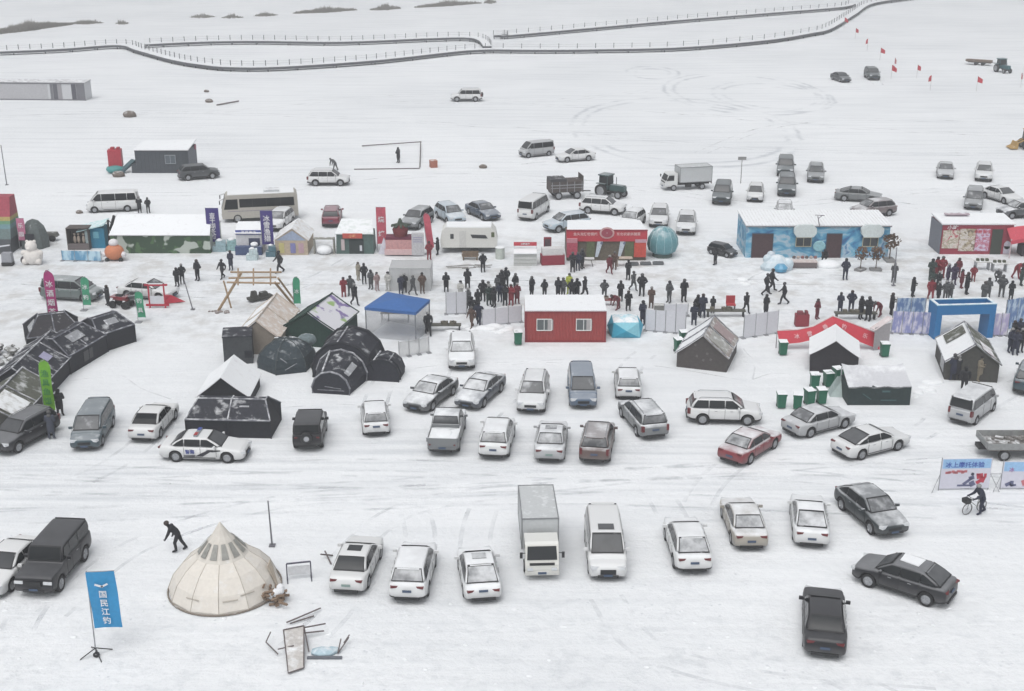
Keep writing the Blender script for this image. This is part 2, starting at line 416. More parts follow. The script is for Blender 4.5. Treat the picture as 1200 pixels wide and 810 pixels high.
# ================================================================ BOARDWALKS
WOOD_D = M('weathered_timber', (.085, .088, .10), .8, .25, .3)
def boardwalk(pix, label, n_posts, w=1.7, zd=.75):
    pts = [P(x, y, zd * .6) for x, y in pix]; c = Vector((pts[0].x, pts[0].y, 0))
    root = thing('boardwalk', label, 'boardwalk', c)
    sp = smooth_path([Vector((p.x, p.y, 0)) for p in pts], 10)
    left = []; right = []
    for i, p in enumerate(sp):
        d = (sp[min(i + 1, len(sp) - 1)] - sp[max(0, i - 1)]).normalized(); nn = Vector((-d.y, d.x, 0))
        if nn.y < 0: nn = -nn
        left.append(p - c); right.append(p + nn * w - c)
    def band(z0, z1, inset):
        m = MB(); vs = []
        for a, b in zip(left, right):
            d = (b - a).normalized() * inset
            for q, z in ((a + d, z0), (a + d, z1), (b - d, z1), (b - d, z0)): vs.append((q.x, q.y, z))
        k = len(left); fs = []
        for i in range(k - 1):
            for j in range(4): fs.append((4 * i + j, 4 * i + (j + 1) % 4, 4 * (i + 1) + (j + 1) % 4, 4 * (i + 1) + j))
        m.add(vs, fs + [(0, 1, 2, 3), (4 * k - 1, 4 * k - 2, 4 * k - 3, 4 * k - 4)]); return m
    band(zd - .42, zd, 0).build('deck_beam', WOOD_D, root)
    band(zd + .003, zd + .10, .05).build('deck_snow', SNOWM, root)
    st = MB()
    for i in range(0, len(left), 4):
        for q in (left[i] * .9 + right[i] * .1, left[i] * .1 + right[i] * .9): st.box((q.x, q.y, (zd - .4) / 2), (.16, .16, zd - .4))
    st.build('pile', WOOD_D, root)
    L = [0]
    for i in range(1, len(right)): L.append(L[-1] + (right[i] - right[i - 1]).length)
    me = None
    def at(s):
        for i in range(1, len(L)):
            if L[i] >= s: f = (s - L[i - 1]) / max(1e-6, L[i] - L[i - 1]); return right[i - 1].lerp(right[i], f)
        return right[-1]
    for k in range(n_posts):
        q = at(L[-1] * (k + .5) / n_posts) * 1.0
        if me is None:
            m = MB(); m.box((0, 0, .5), (.13, .13, 1.0)); m.box((0, 0, 1.02), (.18, .18, .06), mi=1); o = m.build('railing_post', [M('post_timber', (.15, .15, .17), .8, 0, .2), SNOWM], root); me = o.data
        else: o = bpy.data.objects.new('railing_post', me); COL.objects.link(o); o.parent = root
        o.location = (q.x, q.y - .08, zd + .05)
    rp = MB()
    for z in (.45, .85):
        rp.tube([(at(L[-1] * k / 60).x, at(L[-1] * k / 60).y - .08, zd + z) for k in range(61)], .018, 4)
    rp.build('rope', M('rope', (.45, .45, .46), .9), root)
boardwalk([(-12, 63), (70, 59.5), (137, 55), (160, 61), (200, 72), (235, 78), (270, 81), (330, 80.5), (440, 73), (540, 62), (578, 60)], 'snow covered boardwalk of grey posts curving in from the left edge', 58)
boardwalk([(578, 60), (640, 60.5), (700, 60), (800, 57.5), (900, 49), (950, 41), (975, 35), (1003, 18), (1025, 5), (1075, -2)], 'snow covered boardwalk running behind the red flags to the upper right', 50)
boardwalk([(171, 54), (235, 51), (300, 50), (400, 51), (500, 47), (545, 46), (560, 49), (566, 56)], 'upper left boardwalk arm that hooks down at its right end', 37)
boardwalk([(588, 43), (600, 43), (700, 34), (800, 25), (900, 17), (985, 10), (1003, 6)], 'thin upper right boardwalk arm rising toward the top edge', 40)

# ================================================================ REEDS
REED = M('dry_reed', (.27, .255, .235), .9, .5, .3, lo=.5, hi=.9)
def reeds(x0, x1, y0, y1, hgt, n, label):
    a = P((x0 + x1) / 2, (y0 + y1) / 2); m = MB(); 
    for i in range(n):
        f = random.random(); px = x0 + (x1 - x0) * f; py = y0 + (y1 - y0) * f + random.uniform(-1.2, 1.2) * (1 - abs(f * 2 - 1))
        q = P(px, py); h = hgt * .75 * random.uniform(.35, 1) * (1.1 - abs(2 * f - 1) * .8) * (.6 + .8 * abs(mn.noise(Vector((f * 9, x0, 0)))) + .2)
        for k in range(3):
            bx, by = q.x - a.x + random.uniform(-.7, .7), q.y - a.y + random.uniform(-.7, .7); l = random.uniform(-.3, .3) * h; ww = random.uniform(.06, .16)
            m.add([(bx - ww, by, 0), (bx + ww, by, 0), (bx + l, by + random.uniform(-.2, .2), h)], [(0, 1, 2)])
            m.add([(bx, by - ww, 0), (bx, by + ww, 0), (bx + l, by, h * .8)], [(0, 1, 2)])
    o = m.build('reed_clump', REED, loc=(a.x, a.y, 0)); tag(o, label, 'reeds', 'reed clumps on the far snow')
reeds(-12, 82, 41, 29, 3.0, 900, 'large tawny reed bed at the upper left edge')
reeds(84, 118, 28, 27, 1.4, 160, 'short flat reed clump just right of the large reed bed')
reeds(139, 147, 28, 28, 1.2, 40, 'tiny lone reed tuft left of the first row of posts')
reeds(224, 250, 20.5, 20, 1.3, 90, 'faint small reed tuft left one of a pair above boardwalk')
reeds(262, 282, 21, 20.5, 1.2, 70, 'faint small reed tuft right one of a pair above boardwalk')
reeds(300, 322, 19, 18, 1.5, 100, 'small grey reed clump beside a long one near top edge')
reeds(346, 416, 16, 12, 2.0, 420, 'long grey reed clump, second longest along the top edge')
reeds(436, 468, 12, 10, 2.0, 220, 'medium reed clump between two longer ones at the top')
reeds(488, 562, 9, 4, 2.2, 420, 'long reed clump touching the top edge near the middle')
reeds(569, 579, 4, 3, 2.0, 60, 'little rounded reed tuft at the top edge centre')
# ================================================================ VEHICLES
def lerp_pts(pts, x):
    if x <= pts[0][0]: return pts[0][1]
    for (a, za), (b, zb) in zip(pts, pts[1:]):
        if x <= b: return za + (zb - za) * (x - a) / max(1e-6, b - a)
    return pts[-1][1]
def wheel_mesh(r, wd):
    if ('tyre', r, wd) not in TPL:
        prof = [(r * .6, -wd * .25), (r * .66, -wd / 2), (r * .93, -wd / 2), (r, -wd * .36), (r, wd * .36), (r * .93, wd / 2), (r * .66, wd / 2), (r * .6, wd * .25)]
        m = MB(); m.lathe(prof, 20, 0, Matrix.Rotation(pi / 2, 4, 'X'))
        o = m.build('wheel', RUBBER, smooth=40); TPL[('tyre', r, wd)] = o.data; bpy.data.objects.remove(o)
        m = MB(); m.lathe([(r * .64, -wd * .3), (r * .64, wd * .44), (r * .56, wd * .5), (r * .52, wd * .34)], 20, 0, Matrix.Rotation(-pi / 2, 4, 'X'))
        for k in range(5):
            a = 2 * pi * k / 5
            m.box((cos(a) * r * .3, wd * .42, sin(a) * r * .3), (r * .56, wd * .14, r * .15), ry=-a)
        m.lathe([(r * .14, wd * .3), (r * .14, wd * .54), (r * .1, wd * .58)], 10, 0, Matrix.Rotation(-pi / 2, 4, 'X'))
        o = m.build('rim', RIM, smooth=40); TPL[('rim', r, wd)] = o.data; bpy.data.objects.remove(o)
    return TPL[('tyre', r, wd)], TPL[('rim', r, wd)]
def wheels(root, xs, y, r, wd=.22):
    t, rm = wheel_mesh(r, wd)
    for x in xs:
        for s in (-1, 1):
            o = bpy.data.objects.new('wheel', t); COL.objects.link(o); o.parent = root; o.location = (x, s * y, r); o.rotation_euler = (0, 0, 0 if s > 0 else pi)
            k = bpy.data.objects.new('rim', rm); COL.objects.link(k); k.parent = o
BASE = dict(L=4.68, W=1.82, H=1.46, belt=.97, hood=.88, deck=1.02, wsb=1.10, wst=.32, rwt=-.95, rwb=-1.72, r=.345, fa=1.38, ra=-1.38, clad=0, tight=0,
            splits=(-.02, -.98), rails=0, sunroof=0, spare=0, plate=PLATE_B, zb=.2, lampz=None, tailtall=0, wt=.74, name='parked_car', grille=.62, round_=0)
SPEC = {
 'sedan': {}, 'sedan_roof': dict(sunroof=1, plate=PLATE_G),
 'fastback': dict(L=4.75, H=1.44, wsb=1.15, wst=.3, rwt=-.7, rwb=-1.95, deck=1.05),
 'limo': dict(L=5.0, W=1.88, H=1.47, wsb=1.2, wst=.4, rwt=-1.1, rwb=-1.85, fa=1.5, ra=-1.5),
 'beetle': dict(L=4.28, W=1.81, H=1.49, wsb=1.05, wst=.42, rwt=-.85, rwb=-1.85, hood=.86, deck=.90, belt=.93, fa=1.28, ra=-1.25, sunroof=1, splits=(-.35,), round_=1),
 'hatch': dict(L=3.9, W=1.69, H=1.5, belt=.96, wsb=1.1, wst=.45, rwt=-1.45, rwb=-1.82, deck=.98, fa=1.22, ra=-1.25, hood=.86, splits=(-.05, -1.05)),
 'suv': dict(L=4.55, W=1.85, H=1.68, belt=1.09, hood=1.02, deck=1.11, wsb=1.2, wst=.5, rwt=-1.75, rwb=-2.12, r=.36, fa=1.4, ra=-1.33, clad=1, splits=(0, -.98), rails=1, tailtall=1, zb=.26),
 'suv_plain': dict(L=4.5, W=1.84, H=1.66, belt=1.09, hood=1.01, deck=1.11, wsb=1.2, wst=.52, rwt=-1.6, rwb=-2.08, r=.35, fa=1.38, ra=-1.3, clad=1, splits=(0, -.95), zb=.25),
 'suv_big': dict(L=4.95, W=1.94, H=1.86, belt=1.18, hood=1.1, deck=1.2, wsb=1.3, wst=.7, rwt=-2.1, rwb=-2.36, r=.39, fa=1.5, ra=-1.45, clad=1, splits=(.05, -.98), rails=1, tailtall=1, zb=.3, wt=.78),
 'suv_spare': dict(L=4.7, W=1.9, H=1.86, belt=1.18, hood=1.1, deck=1.2, wsb=1.25, wst=.7, rwt=-2.05, rwb=-2.24, r=.39, fa=1.4, ra=-1.4, clad=1, splits=(.05, -.95), spare=1, rails=1, tailtall=1, zb=.3, wt=.8),
 'coupe_suv': dict(L=4.6, W=1.86, H=1.58, belt=1.06, hood=.98, deck=1.09, wsb=1.2, wst=.45, rwt=-1.1, rwb=-2.0, r=.36, fa=1.4, ra=-1.38, clad=1, splits=(-.05, -1.0), zb=.25),
 'wagon': dict(L=4.85, W=1.86, H=1.62, belt=1.02, hood=.92, deck=1.04, wsb=1.3, wst=.5, rwt=-1.95, rwb=-2.25, r=.35, fa=1.48, ra=-1.42, splits=(0, -1.05), rails=1, tailtall=1, zb=.24),
 'jeep': dict(L=3.95, W=1.78, H=1.78, belt=1.12, hood=1.08, deck=1.14, wsb=.78, wst=.55, rwt=-1.84, rwb=-1.9, r=.38, fa=1.2, ra=-1.15, clad=1, splits=(-.2, -1.0), spare=1, tight=1, zb=.32, wt=.86),
 'boxy': dict(L=4.7, W=1.93, H=1.96, belt=1.25, hood=1.16, deck=1.27, wsb=.95, wst=.68, rwt=-2.2, rwb=-2.27, r=.40, fa=1.45, ra=-1.4, clad=1, splits=(.05, -.9), spare=1, tight=1, zb=.34, wt=.86, grille=.85),
 'mpv': dict(L=5.1, W=1.88, H=1.86, belt=1.12, hood=.98, deck=1.14, wsb=1.75, wst=.95, rwt=-2.2, rwb=-2.42, r=.34, fa=1.6, ra=-1.45, splits=(.55, -.75), sunroof=2, tailtall=1, grille=1.0, wt=.82),
 'mpv_plain': dict(L=4.75, W=1.80, H=1.74, belt=1.06, hood=.94, deck=1.08, wsb=1.6, wst=.75, rwt=-2.05, rwb=-2.26, r=.33, fa=1.45, ra=-1.35, splits=(.4, -.7), tailtall=1, wt=.8),
 'minivan': dict(L=4.25, W=1.68, H=1.84, belt=1.1, hood=.95, deck=1.12, wsb=1.75, wst=1.1, rwt=-1.95, rwb=-2.08, r=.30, fa=1.5, ra=-1.3, splits=(.75, -.45), tailtall=1, wt=.85),
 'minibus': dict(L=5.1, W=1.76, H=2.06, belt=1.22, hood=1.02, deck=1.24, wsb=2.1, wst=1.4, rwt=-2.38, rwb=-2.5, r=.33, fa=1.75, ra=-1.45, splits=(1.0, -.35, -1.5), tailtall=1, wt=.86),
}
def make_car(kind):
    s = dict(BASE); s.update(SPEC[kind]); L, W, H = s['L'], s['W'], s['H']; h = L / 2; belt, hood, deck = s['belt'], s['hood'], s['deck']
    root = thing('parked_car', 'car', 'car', (0, 0, 0)); hw = W / 2; tight = s['tight']; r = s['r']; zb = s['zb']
    sedanlike = s['rwb'] > -h + .35
    if tight: top = [(-h, .62), (-h + .02, belt - .02), (-h + .06, belt), (s['wsb'], belt), (s['wsb'] + .05, hood + .03), (h - .3, hood), (h - .08, hood - .05), (h - .04, .62), (h, .55)]
    else:
        top = [(-h, .58), (-h + .05, deck - .16), (-h + .16, deck - (.02 if sedanlike else 0)), (s['rwb'], belt + .02), (s['wsb'], belt), (s['wsb'] + .1, belt - .02), (h - .6, hood - .015), (h - .22, hood - .07), (h - .06, hood - .19), (h, hood - .36)]
    k = (.93, .96, .99, 1) if tight else (.80, .91, .975, 1)
    wf = [(-h, k[0]), (-h + .06, k[1]), (-h + .3, k[2]), (-h + .8, k[3]), (h - .85, k[3]), (h - .3, k[2]), (h - .07, k[1]), (h, k[0] * (.96 if not tight else 1))]
    bot = [(-h, zb + .16), (-h + .2, zb + .04), (-h + .5, zb), (h - .5, zb), (h - .2, zb + .02), (h, zb + .12)]
    AR = r + .07
    sx = set([p[0] for p in top] + [p[0] for p in wf] + [-.6, 0, .6])
    for xc in (s['fa'], s['ra']):
        for f in (-1.001, -1, -.9, -.7, -.38, 0, .38, .7, .9, 1, 1.001): sx.add(xc + AR * f)
    xs = sorted(sx); m = MB(); vs = []; 
    for x in xs:
        zt_ = lerp_pts(top, x); w_ = lerp_pts(wf, x) * hw; z0 = lerp_pts(bot, x); za = z0
        for xc in (s['fa'], s['ra']):
            d = abs(x - xc)
            if d < AR: za = max(za, r + sqrt(max(0, AR * AR - d * d)))
        za = min(za, zt_ - .12)
        z3 = zt_ - (.03 if tight else .07); zm = max(za + .03, za + (z3 - za) * .5); zl = max(za, min(z0 + .16, zm - .01))
        zl = max(zl, za + .004)
        half = [(0, zt_ + .012), (.55 * w_, zt_ + .008), ((.93 if tight else .86) * w_, zt_ - .006), (.975 * w_, z3), (w_, zm), (.992 * w_, zl), (.97 * w_, za), (.62 * w_, za), (.62 * w_, z0), (0, z0)]
        vs += [(x, y, z) for y, z in half] + [(x, -y, z) for y, z in half[1:-1]][::-1]
    nn = 18; fs = []; mi = []
    for i in range(len(xs) - 1):
        for j in range(nn):
            a, b = i * nn + j, i * nn + (j + 1) % nn
            fs.append((a, b, b + nn, a + nn)); mi.append(1 if (6 <= j <= 11 or (s['clad'] and j in (5, 12))) else 0)
    fs += [tuple(range(nn)), tuple(range(len(xs) * nn - 1, (len(xs) - 1) * nn - 1, -1))]; mi += [0, 0]
    m.add(vs, fs, mi); body = m.build_round('body', [PAINT, BLACK], root)
    # greenhouse
    wb = hw * .93; wt = hw * s['wt'] ; dz = H - belt
    rl = [(s['rwb'], 0), (s['rwb'] + (s['rwt'] - s['rwb']) * .5, .56), (s['rwt'], .93), (s['rwt'] + .25, .985), ((s['rwt'] + s['wst']) / 2, 1.0), (s['wst'] - .25, .975), (s['wst'], .92), (s['wst'] + (s['wsb'] - s['wst']) * .5, .5), (s['wsb'], 0)]
    if s['round_']: rl = [(s['rwb'], 0), (s['rwb'] + .25, .4), (s['rwb'] + .6, .72), (s['rwt'], .92), (s['rwt'] + .5, 1.0), (s['wst'] - .3, .99), (s['wst'], .9), (s['wst'] + (s['wsb'] - s['wst']) * .5, .5), (s['wsb'], 0)]
    m = MB(); vs = []
    for x, f in rl:
        f = max(f, .002); ys_ = wb + (wt - wb) * f; z = belt + dz * f; e = .03 if tight else .05
        half = [(0, z + .012 * f), (ys_ * .8, z - .004), (ys_ * .95, z - e * .45 * f), (ys_ + (wb - wt) * .08 * f, z - e * 1.5 * f), (wb, belt - .02), (0, belt - .02)]
        vs += [(x, y, zz) for y, zz in half] + [(x, -y, zz) for y, zz in half[1:-1]][::-1]
    nn = 10; fs = [(i * nn + j, i * nn + (j + 1) % nn, (i + 1) * nn + (j + 1) % nn, (i + 1) * nn + j) for i in range(len(rl) - 1) for j in range(nn)]
    fs += [tuple(range(nn)), tuple(range(len(rl) * nn - 1, (len(rl) - 1) * nn - 1, -1))]
    m.add(vs, fs); m.build_round('cabin', PAINT, root)
    def pane(name, xb, xt, fb, ft, sgn, off=.016, wide=1.0, mt=GLASS):
        """glass across the car following the pillar line between belt fractions"""
        m = MB(); vs = []; n1 = 5; n2 = 5
        for i in range(n1):
            f = fb + (ft - fb) * i / (n1 - 1)
            xx = None
            seg = [(a, b) for a, b in zip(rl, rl[1:]) if (sgn > 0) == (a[0] > (s['rwt'] + s['wst']) / 2 - .01)]
            for a, b in seg:
                if min(a[1], b[1]) - 1e-6 <= f <= max(a[1], b[1]) + 1e-6: xx = a[0] + (b[0] - a[0]) * (f - a[1]) / (b[1] - a[1] + 1e-9)
            if xx is None: xx = s['wst'] if sgn > 0 else s['rwt']
            yh = (wb + (wt - wb) * f) * (.86 if tight else .84) * wide
            for j in range(n2):
                y = -yh + 2 * yh * j / (n2 - 1)
                vs.append((xx + sgn * off, y, belt + dz * f + off + .012 * f * (1 - (y / wb) ** 2)))
        fs = [(i * n2 + j, i * n2 + j + 1, (i + 1) * n2 + j + 1, (i + 1) * n2 + j) for i in range(n1 - 1) for j in range(n2 - 1)]
        m.add(vs, fs); return m.build(name, mt, root, smooth=60)
    pane('window_seal', 0, 0, .02, .93, 1, .008, 1.07, BLACK); pane('window_seal', 0, 0, .08 if not tight else .15, .91, -1, .008, 1.07, BLACK)
    pane('windscreen', 0, 0, .08, .86, 1); pane('rear_window', 0, 0, .15 if not tight else .22, .84, -1)
    # side windows
    z0 = belt + .045; z1 = belt + dz * .83
    def yy(z): f = (z - belt) / dz; return wb + (wt - wb) * f + .014 + (wb - wt) * .06 * f
    def xe(z, front_):
        f = (z - belt) / dz
        pts = [(q[1], q[0]) for q in (rl if not front_ else rl[::-1])][:3]
        x = lerp_pts(pts, f); return x + (.13 if not front_ else -.13) * (1.1 if f < .4 else 1)
    cuts = sorted(s['splits']); edges = [None] + list(cuts) + [None]
    for sg in (-1, 1):
        for i in range(len(edges) - 1):
            a, b = edges[i], edges[i + 1]
            lo = (xe(z0, False) if a is None else a + .03, xe(z1, False) if a is None else a + .03)
            hi = (xe(z0, True) if b is None else b - .03, xe(z1, True) if b is None else b - .03)
            zm = (z0 + z1) / 2
            lom = xe(zm, False) if a is None else a + .03; him = xe(zm, True) if b is None else b - .03
            if hi[0] - lo[0] < .12: continue
            t1 = max(lo[1], lo[0]); t2 = min(hi[1], hi[0])
            if t2 - t1 < .02: t2 = t1 + .02
            vs = [(lo[0], sg * yy(z0), z0), (hi[0], sg * yy(z0), z0), (max(him, lom + .03), sg * yy(zm), zm), (t2, sg * yy(z1), z1), (t1, sg * yy(z1), z1), (lom, sg * yy(zm), zm)]
            m = MB(); m.add(vs, [(0, 1, 2, 5), (5, 2, 3, 4)]); m.build('side_window', GLASS, root)
    wheels(root, (s['fa'], s['ra']), hw - .13, r, .23)
    lz = hood - .22
    if tight: lz = hood - .28
    for sg in (-1, 1):
        m = MB(); m.box((h - .13, sg * hw * (.68 if not tight else .72), lz), (.24, hw * .42, .14), rz=-sg * (.35 if not tight else 0)); m.build('headlight', LAMP, root)
        tz = deck - .2
        m = MB()
        if s['tailtall']: m.box((-h + .10, sg * hw * .84, tz - .02), (.2, hw * .16, .34), rz=sg * .25)
        else: m.box((-h + .09, sg * hw * .66, tz + .03), (.16, hw * .36, .09), rz=sg * .28)
        m.build('tail_light', TAIL, root)
        m = MB(); m.box((s['wsb'] - .38, sg * (hw + .09), belt + .06), (.11, .2, .14)); m.box((s['wsb'] - .38, sg * (hw + .01), belt + .01), (.05, .1, .05)); m.build('mirror', PAINT, root)
        m = MB(); m.box((-.55, sg * (hw * .995 + .006), belt - .14), (.16, .02, .03)); m.box((.4, sg * (hw * .995 + .006), belt - .14), (.16, .02, .03)); m.build('door_handle', RIM, root)
        # door seam lines
        m = MB()
        for xq in [c for c in s['splits'] if -1.2 < c < 1.2] + [s['wsb'] - .3]:
            m.box((xq, sg * (hw * .994 + .002), (belt + .42) / 2 - .02), (.018, .012, belt - .42))
        m.box((-.1, sg * (hw * .985 + .002), zb + .14), (1.9, .02, .05)); m.build('door_seam', BLACK, root)
    gh = .16 * s['grille'] / .62
    m = MB(); m.box((h - (.035 if not tight else .0), 0, (hood - .38 if not tight else lz - .02) - (gh - .16) * .45), (.07, hw * .8, gh)); m.box((h - .01, 0, zb + .15), (.08, hw * 1.05, .11)); m.build('grille', BLACK, root)
    m = MB(); m.box((h + .03, 0, zb + .2), (.02, .42, .11)); m.build('licence_plate', s['plate'], root)
    m = MB(); m.box((-h - .012, 0, .62 if sedanlike else .75), (.03, .42, .11)); m.build('licence_plate', s['plate'], root)
    m = MB(); m.box((-h + .01, 0, zb + .13), (.09, hw * 1.25, .13)); m.build('rear_bumper_trim', BLACK, root)
    if s['rails']:
        for sg in (-1, 1):
            m = MB(); m.tube([(s['rwt'] + .15, sg * wt * .86, H - .03), (s['rwt'] + .3, sg * wt * .86, H + .05), (s['wst'] - .3, sg * wt * .86, H + .05), (s['wst'] - .1, sg * wt * .86, H - .03)], .022, 5); m.build('roof_rail', STEEL, root)
    if not sedanlike and not tight:
        m = MB(); m.box((s['rwt'] - .03, 0, H - .055), (.2, wt * 1.5, .03), ry=-.05); m.build('rear_spoiler', PAINT, root)
    if s['sunroof']:
        m = MB(); x0 = s['wst'] - .3; m.slab([(x0 - .55, -wt * .5, H + .004), (x0, -wt * .5, H + .002), (x0, wt * .5, H + .002), (x0 - .55, wt * .5, H + .004)], .014); m.build('sunroof', GLASS, root)
    if s['spare']:
        m = MB(); m.lathe([(.30, 0), (.36, .03), (.37, .14), (.33, .2), (.1, .22)], 18, 0, Matrix.Translation((-h + .01, 0, .98)) @ Matrix.Rotation(-pi / 2, 4, 'Y')); sw = m.build('spare_wheel', BLACK, root, smooth=40)
        m = MB(); m.lathe([(.16, 0), (.16, .03)], 14, 0, Matrix.Translation((-h - .21, 0, .98)) @ Matrix.Rotation(-pi / 2, 4, 'Y')); m.build('spare_wheel_cover', RIM, sw)
    return root
def make_pickup():
    root = make_car('pickup_base')
    h = 2.65; hw = .93
    for sg in (-1, 1):
        m = MB(); m.box((-1.72, sg * (hw - .05), 1.12), (1.8, .07, .26)); m.build('bed_side', PAINT, root)
    m = MB(); m.box((-h + .03, 0, .98), (.07, 1.7, .52)); m.build('tailgate', PAINT, root)
    m = MB(); m.box((-.84, 0, 1.2), (.05, 1.66, .3)); m.build('bed_headboard', PAINT, root)
    m = MB(); m.box((-1.74, 0, 1.06), (1.7, 1.62, .12)); m.ball((-1.6, 0, 1.1), .5, n=10, sx=1.3, sz=.22); m.build('snow_load', SNOWM, root, smooth=60)
    return root
SPEC['pickup_base'] = dict(L=5.3, W=1.88, H=1.82, belt=1.12, hood=1.02, deck=1.0, wsb=1.35, wst=.75, rwt=-.55, rwb=-.78, r=.38, fa=1.62, ra=-1.55, clad=1, splits=(.15,), zb=.32, wt=.8)
# body colours
C_W = (.68, .69, .69); C_S = (.40, .41, .42); C_G = (.16, .17, .175); C_B = (.012, .012, .015); C_R = (.20, .008, .015); C_T = (.02, .05, .065)
C_DG = (.05, .055, .06); C_GOLD = (.36, .33, .28); C_BL = (.045, .07, .11); C_DGN = (.015, .03, .034); C_LB = (.42, .5, .56)
CARS = []
def car(kind, Fp, Rp, col, snow, label, cat='car', group=None, name=None, z=.7):
    a, b = P(*Fp, z), P(*Rp, z); c = (a + b) / 2; d = a - b
    CARS.append((c.copy(), d.normalized()))
    mk = (lambda: make_pickup()) if kind == 'pickup' else (lambda: make_car(kind))
    return place('car_' + kind, mk, (c.x, c.y, 0), atan2(d.y, d.x), label, cat, group, (*col, snow), name or 'parked_car')
G1 = 'cars parked across the front of the picture'; G2 = 'cars parked in the middle rows'; G3 = 'cars parked behind the stalls'; G4 = 'cars out on the far snow'
car('sedan', (-10, 679), (31, 640), C_W, .2, 'white sedan cut by the left edge beside a boxy black four wheel drive', group=G1)
car('boxy', (42, 684), (84, 634), C_B, .12, 'boxy black four wheel drive with bonnet to the lower left', 'off-roader', G1)
car('sedan_roof', (427, 636), (409, 676), C_W, .12, 'clean white sedan with bare black rear window and sunroof', group=G1)
car('suv_plain', (490, 646), (479, 686), C_W, .8, 'white hatchback whose roof and rear window are snowed over, right of bare white sedan', group=G1)
car('beetle', (557, 648), (565, 686), C_W, .85, 'rounded small white coupe with big wings left of the box truck', group=G1)
car('mpv', (713, 668), (705, 609), C_W, .3, 'long white people carrier with huge black grille facing the viewer', 'people carrier', G1)
car('coupe_suv', (799, 615), (812, 654), C_W, .75, 'white crossover with snow roof and black lower bumper', group=G1)
car('sedan', (863, 586), (880, 630), C_GOLD, .8, 'beige gold sedan with frosted roof and red tail lights', group=G1)
car('fastback', (946, 586), (951, 624), C_W, .85, 'small white sedan with snowed roof between beige sedan and dark snow-splashed one', group=G1)
car('coupe_suv', (1044, 614), (998, 577), (.012, .02, .022), .55, 'dark green car with white snow splashed over windscreen and bonnet', group=G1)
rr_ = car('coupe_suv', (1021, 663), (1100, 688), C_B, .35, 'black hatchback with one white snow patch on its roof', group=G1)
m = MB(); m.slab([(-.75, -.5, 1.565), (.25, -.52, 1.575), (.2, .25, 1.59), (-.7, .3, 1.58)], .04); m.build('snow_patch', SNOWM, rr_)
rr_ = car('limo', (965, 694), (967, 752), C_B, .08, 'black sedan alone at the bottom right with a blue number plate', group=G1)
car('suv', (4, 517), (50, 493), C_B, .3, 'black car cut by the left edge beside the green feather flag', group=G2)
car('mpv_plain', (96, 521), (121, 478), C_T, .45, 'dark teal people carrier with frosted roof facing the viewer', 'people carrier', G2)
car('sedan', (191, 477), (169, 503), C_W, .0, 'white sedan with bare black rear window left of the police car', group=G2)
car('jeep', (367, 488), (360, 517), C_B, .12, 'small black jeep with a round spare wheel on its tail', 'jeep', G2)
car('hatch', (438, 473), (441, 500), C_W, .8, 'tiny white hatchback with black mirrors on both sides, left of the parked rows', group=G2)
car('sedan', (489, 470), (521, 447), C_DG, .85, 'dark sedan under full snow, bonnet pointing to the lower left', group=G2)
car('fastback', (549, 467), (577, 443), (.02, .03, .05), .8, 'navy sedan with snow on windscreen behind the pickup', group=G2)
car('suv_plain', (541, 428), (541, 396), C_W, .85, 'white hatchback standing alone below the end of the white fence', group=G2)
car('pickup', (530, 482), (518, 524), C_G, .8, 'grey pickup truck with a snow filled bed', 'pickup', G2, 'pickup_truck')
car('suv_plain', (588, 491), (577, 530), C_W, .8, 'white hatchback with black rear window strip between pickup and silver sedan', group=G2)
car('suv', (621, 477), (629, 443), C_W, .6, 'white roof-railed car facing the viewer left of the blue-grey people carrier', group=G2)
car('mpv_plain', (684, 470), (680, 437), (.07, .11, .17), .45, 'blue-grey people carrier with frosted roof facing the viewer', 'people carrier', G2)
car('hatch', (734, 433), (737, 460), C_W, .8, 'white hatchback with dark green rear window behind the grey estate', group=G2)
car('wagon', (739, 470), (768, 504), C_G, .8, 'grey estate car parked aslant with tail to the lower right', group=G2)
car('sedan_roof', (649, 492), (643, 534), C_S, .75, 'silver sedan with a clear sunroof between white hatchback and brown compact', group=G2)
car('suv', (704, 497), (696, 534), (.11, .07, .06), .6, 'brown-red compact off-roader below the blue-grey people carrier', group=G2)
car('suv', (887, 481), (809, 479), C_W, .5, 'white off-roader seen fully side on, nose to the right', 'off-roader', G2)
car('sedan', (897, 507), (861, 529), C_R, .75, 'dark red sedan with a snowed over rear window', group=G2)
car('sedan', (989, 482), (929, 498), C_S, .6, 'light grey sedan parked below the green bins', group=G2)
car('fastback', (1052, 507), (988, 523), C_W, .4, 'white fastback with black wheels below the snow-sheeted green tent', group=G2)
car('minivan', (1156, 463), (1124, 487), C_S, .7, 'pale silver minivan with large dark rear window at the right', 'minivan', G2)
car('suv_plain', (1212, 430), (1204, 452), C_T, .5, 'dark teal car just cut by the right edge above the flatbed', group=G2)
# behind the stalls
car('suv_spare', (528, 113), (565, 113), C_W, .3, 'white off-roader with spare wheel alone on the open snow', 'off-roader', G4)
car('minivan', (609, 178), (648, 174), C_S, .3, 'silver minivan beside a white sedan beyond the old trailer', 'minivan', G4)
car('sedan', (655, 183), (693, 180), C_W, .35, 'white sedan beside the silver minivan beyond the old trailer', group=G4)
car('suv', (407, 209), (363, 209), C_W, .3, 'white off-roader with a person stooping behind it', 'off-roader', G4)
car('suv_plain', (257, 200), (208, 204), C_DG, .15, 'dark grey car in front of the dark cabin', group=G4)
car('minibus', (107, 240), (158, 238), C_W, .3, 'white minibus with three dark side windows near two standing people', 'minibus', G3)
car('suv', (391, 244), (387, 262), (.20, .02, .045), .45, 'crimson off-roader with black tail behind the beige house tent', 'off-roader', G3)
car('suv_plain', (318, 265), (337, 250), C_W, .7, 'white car half hidden behind the right purple banner', group=G3)
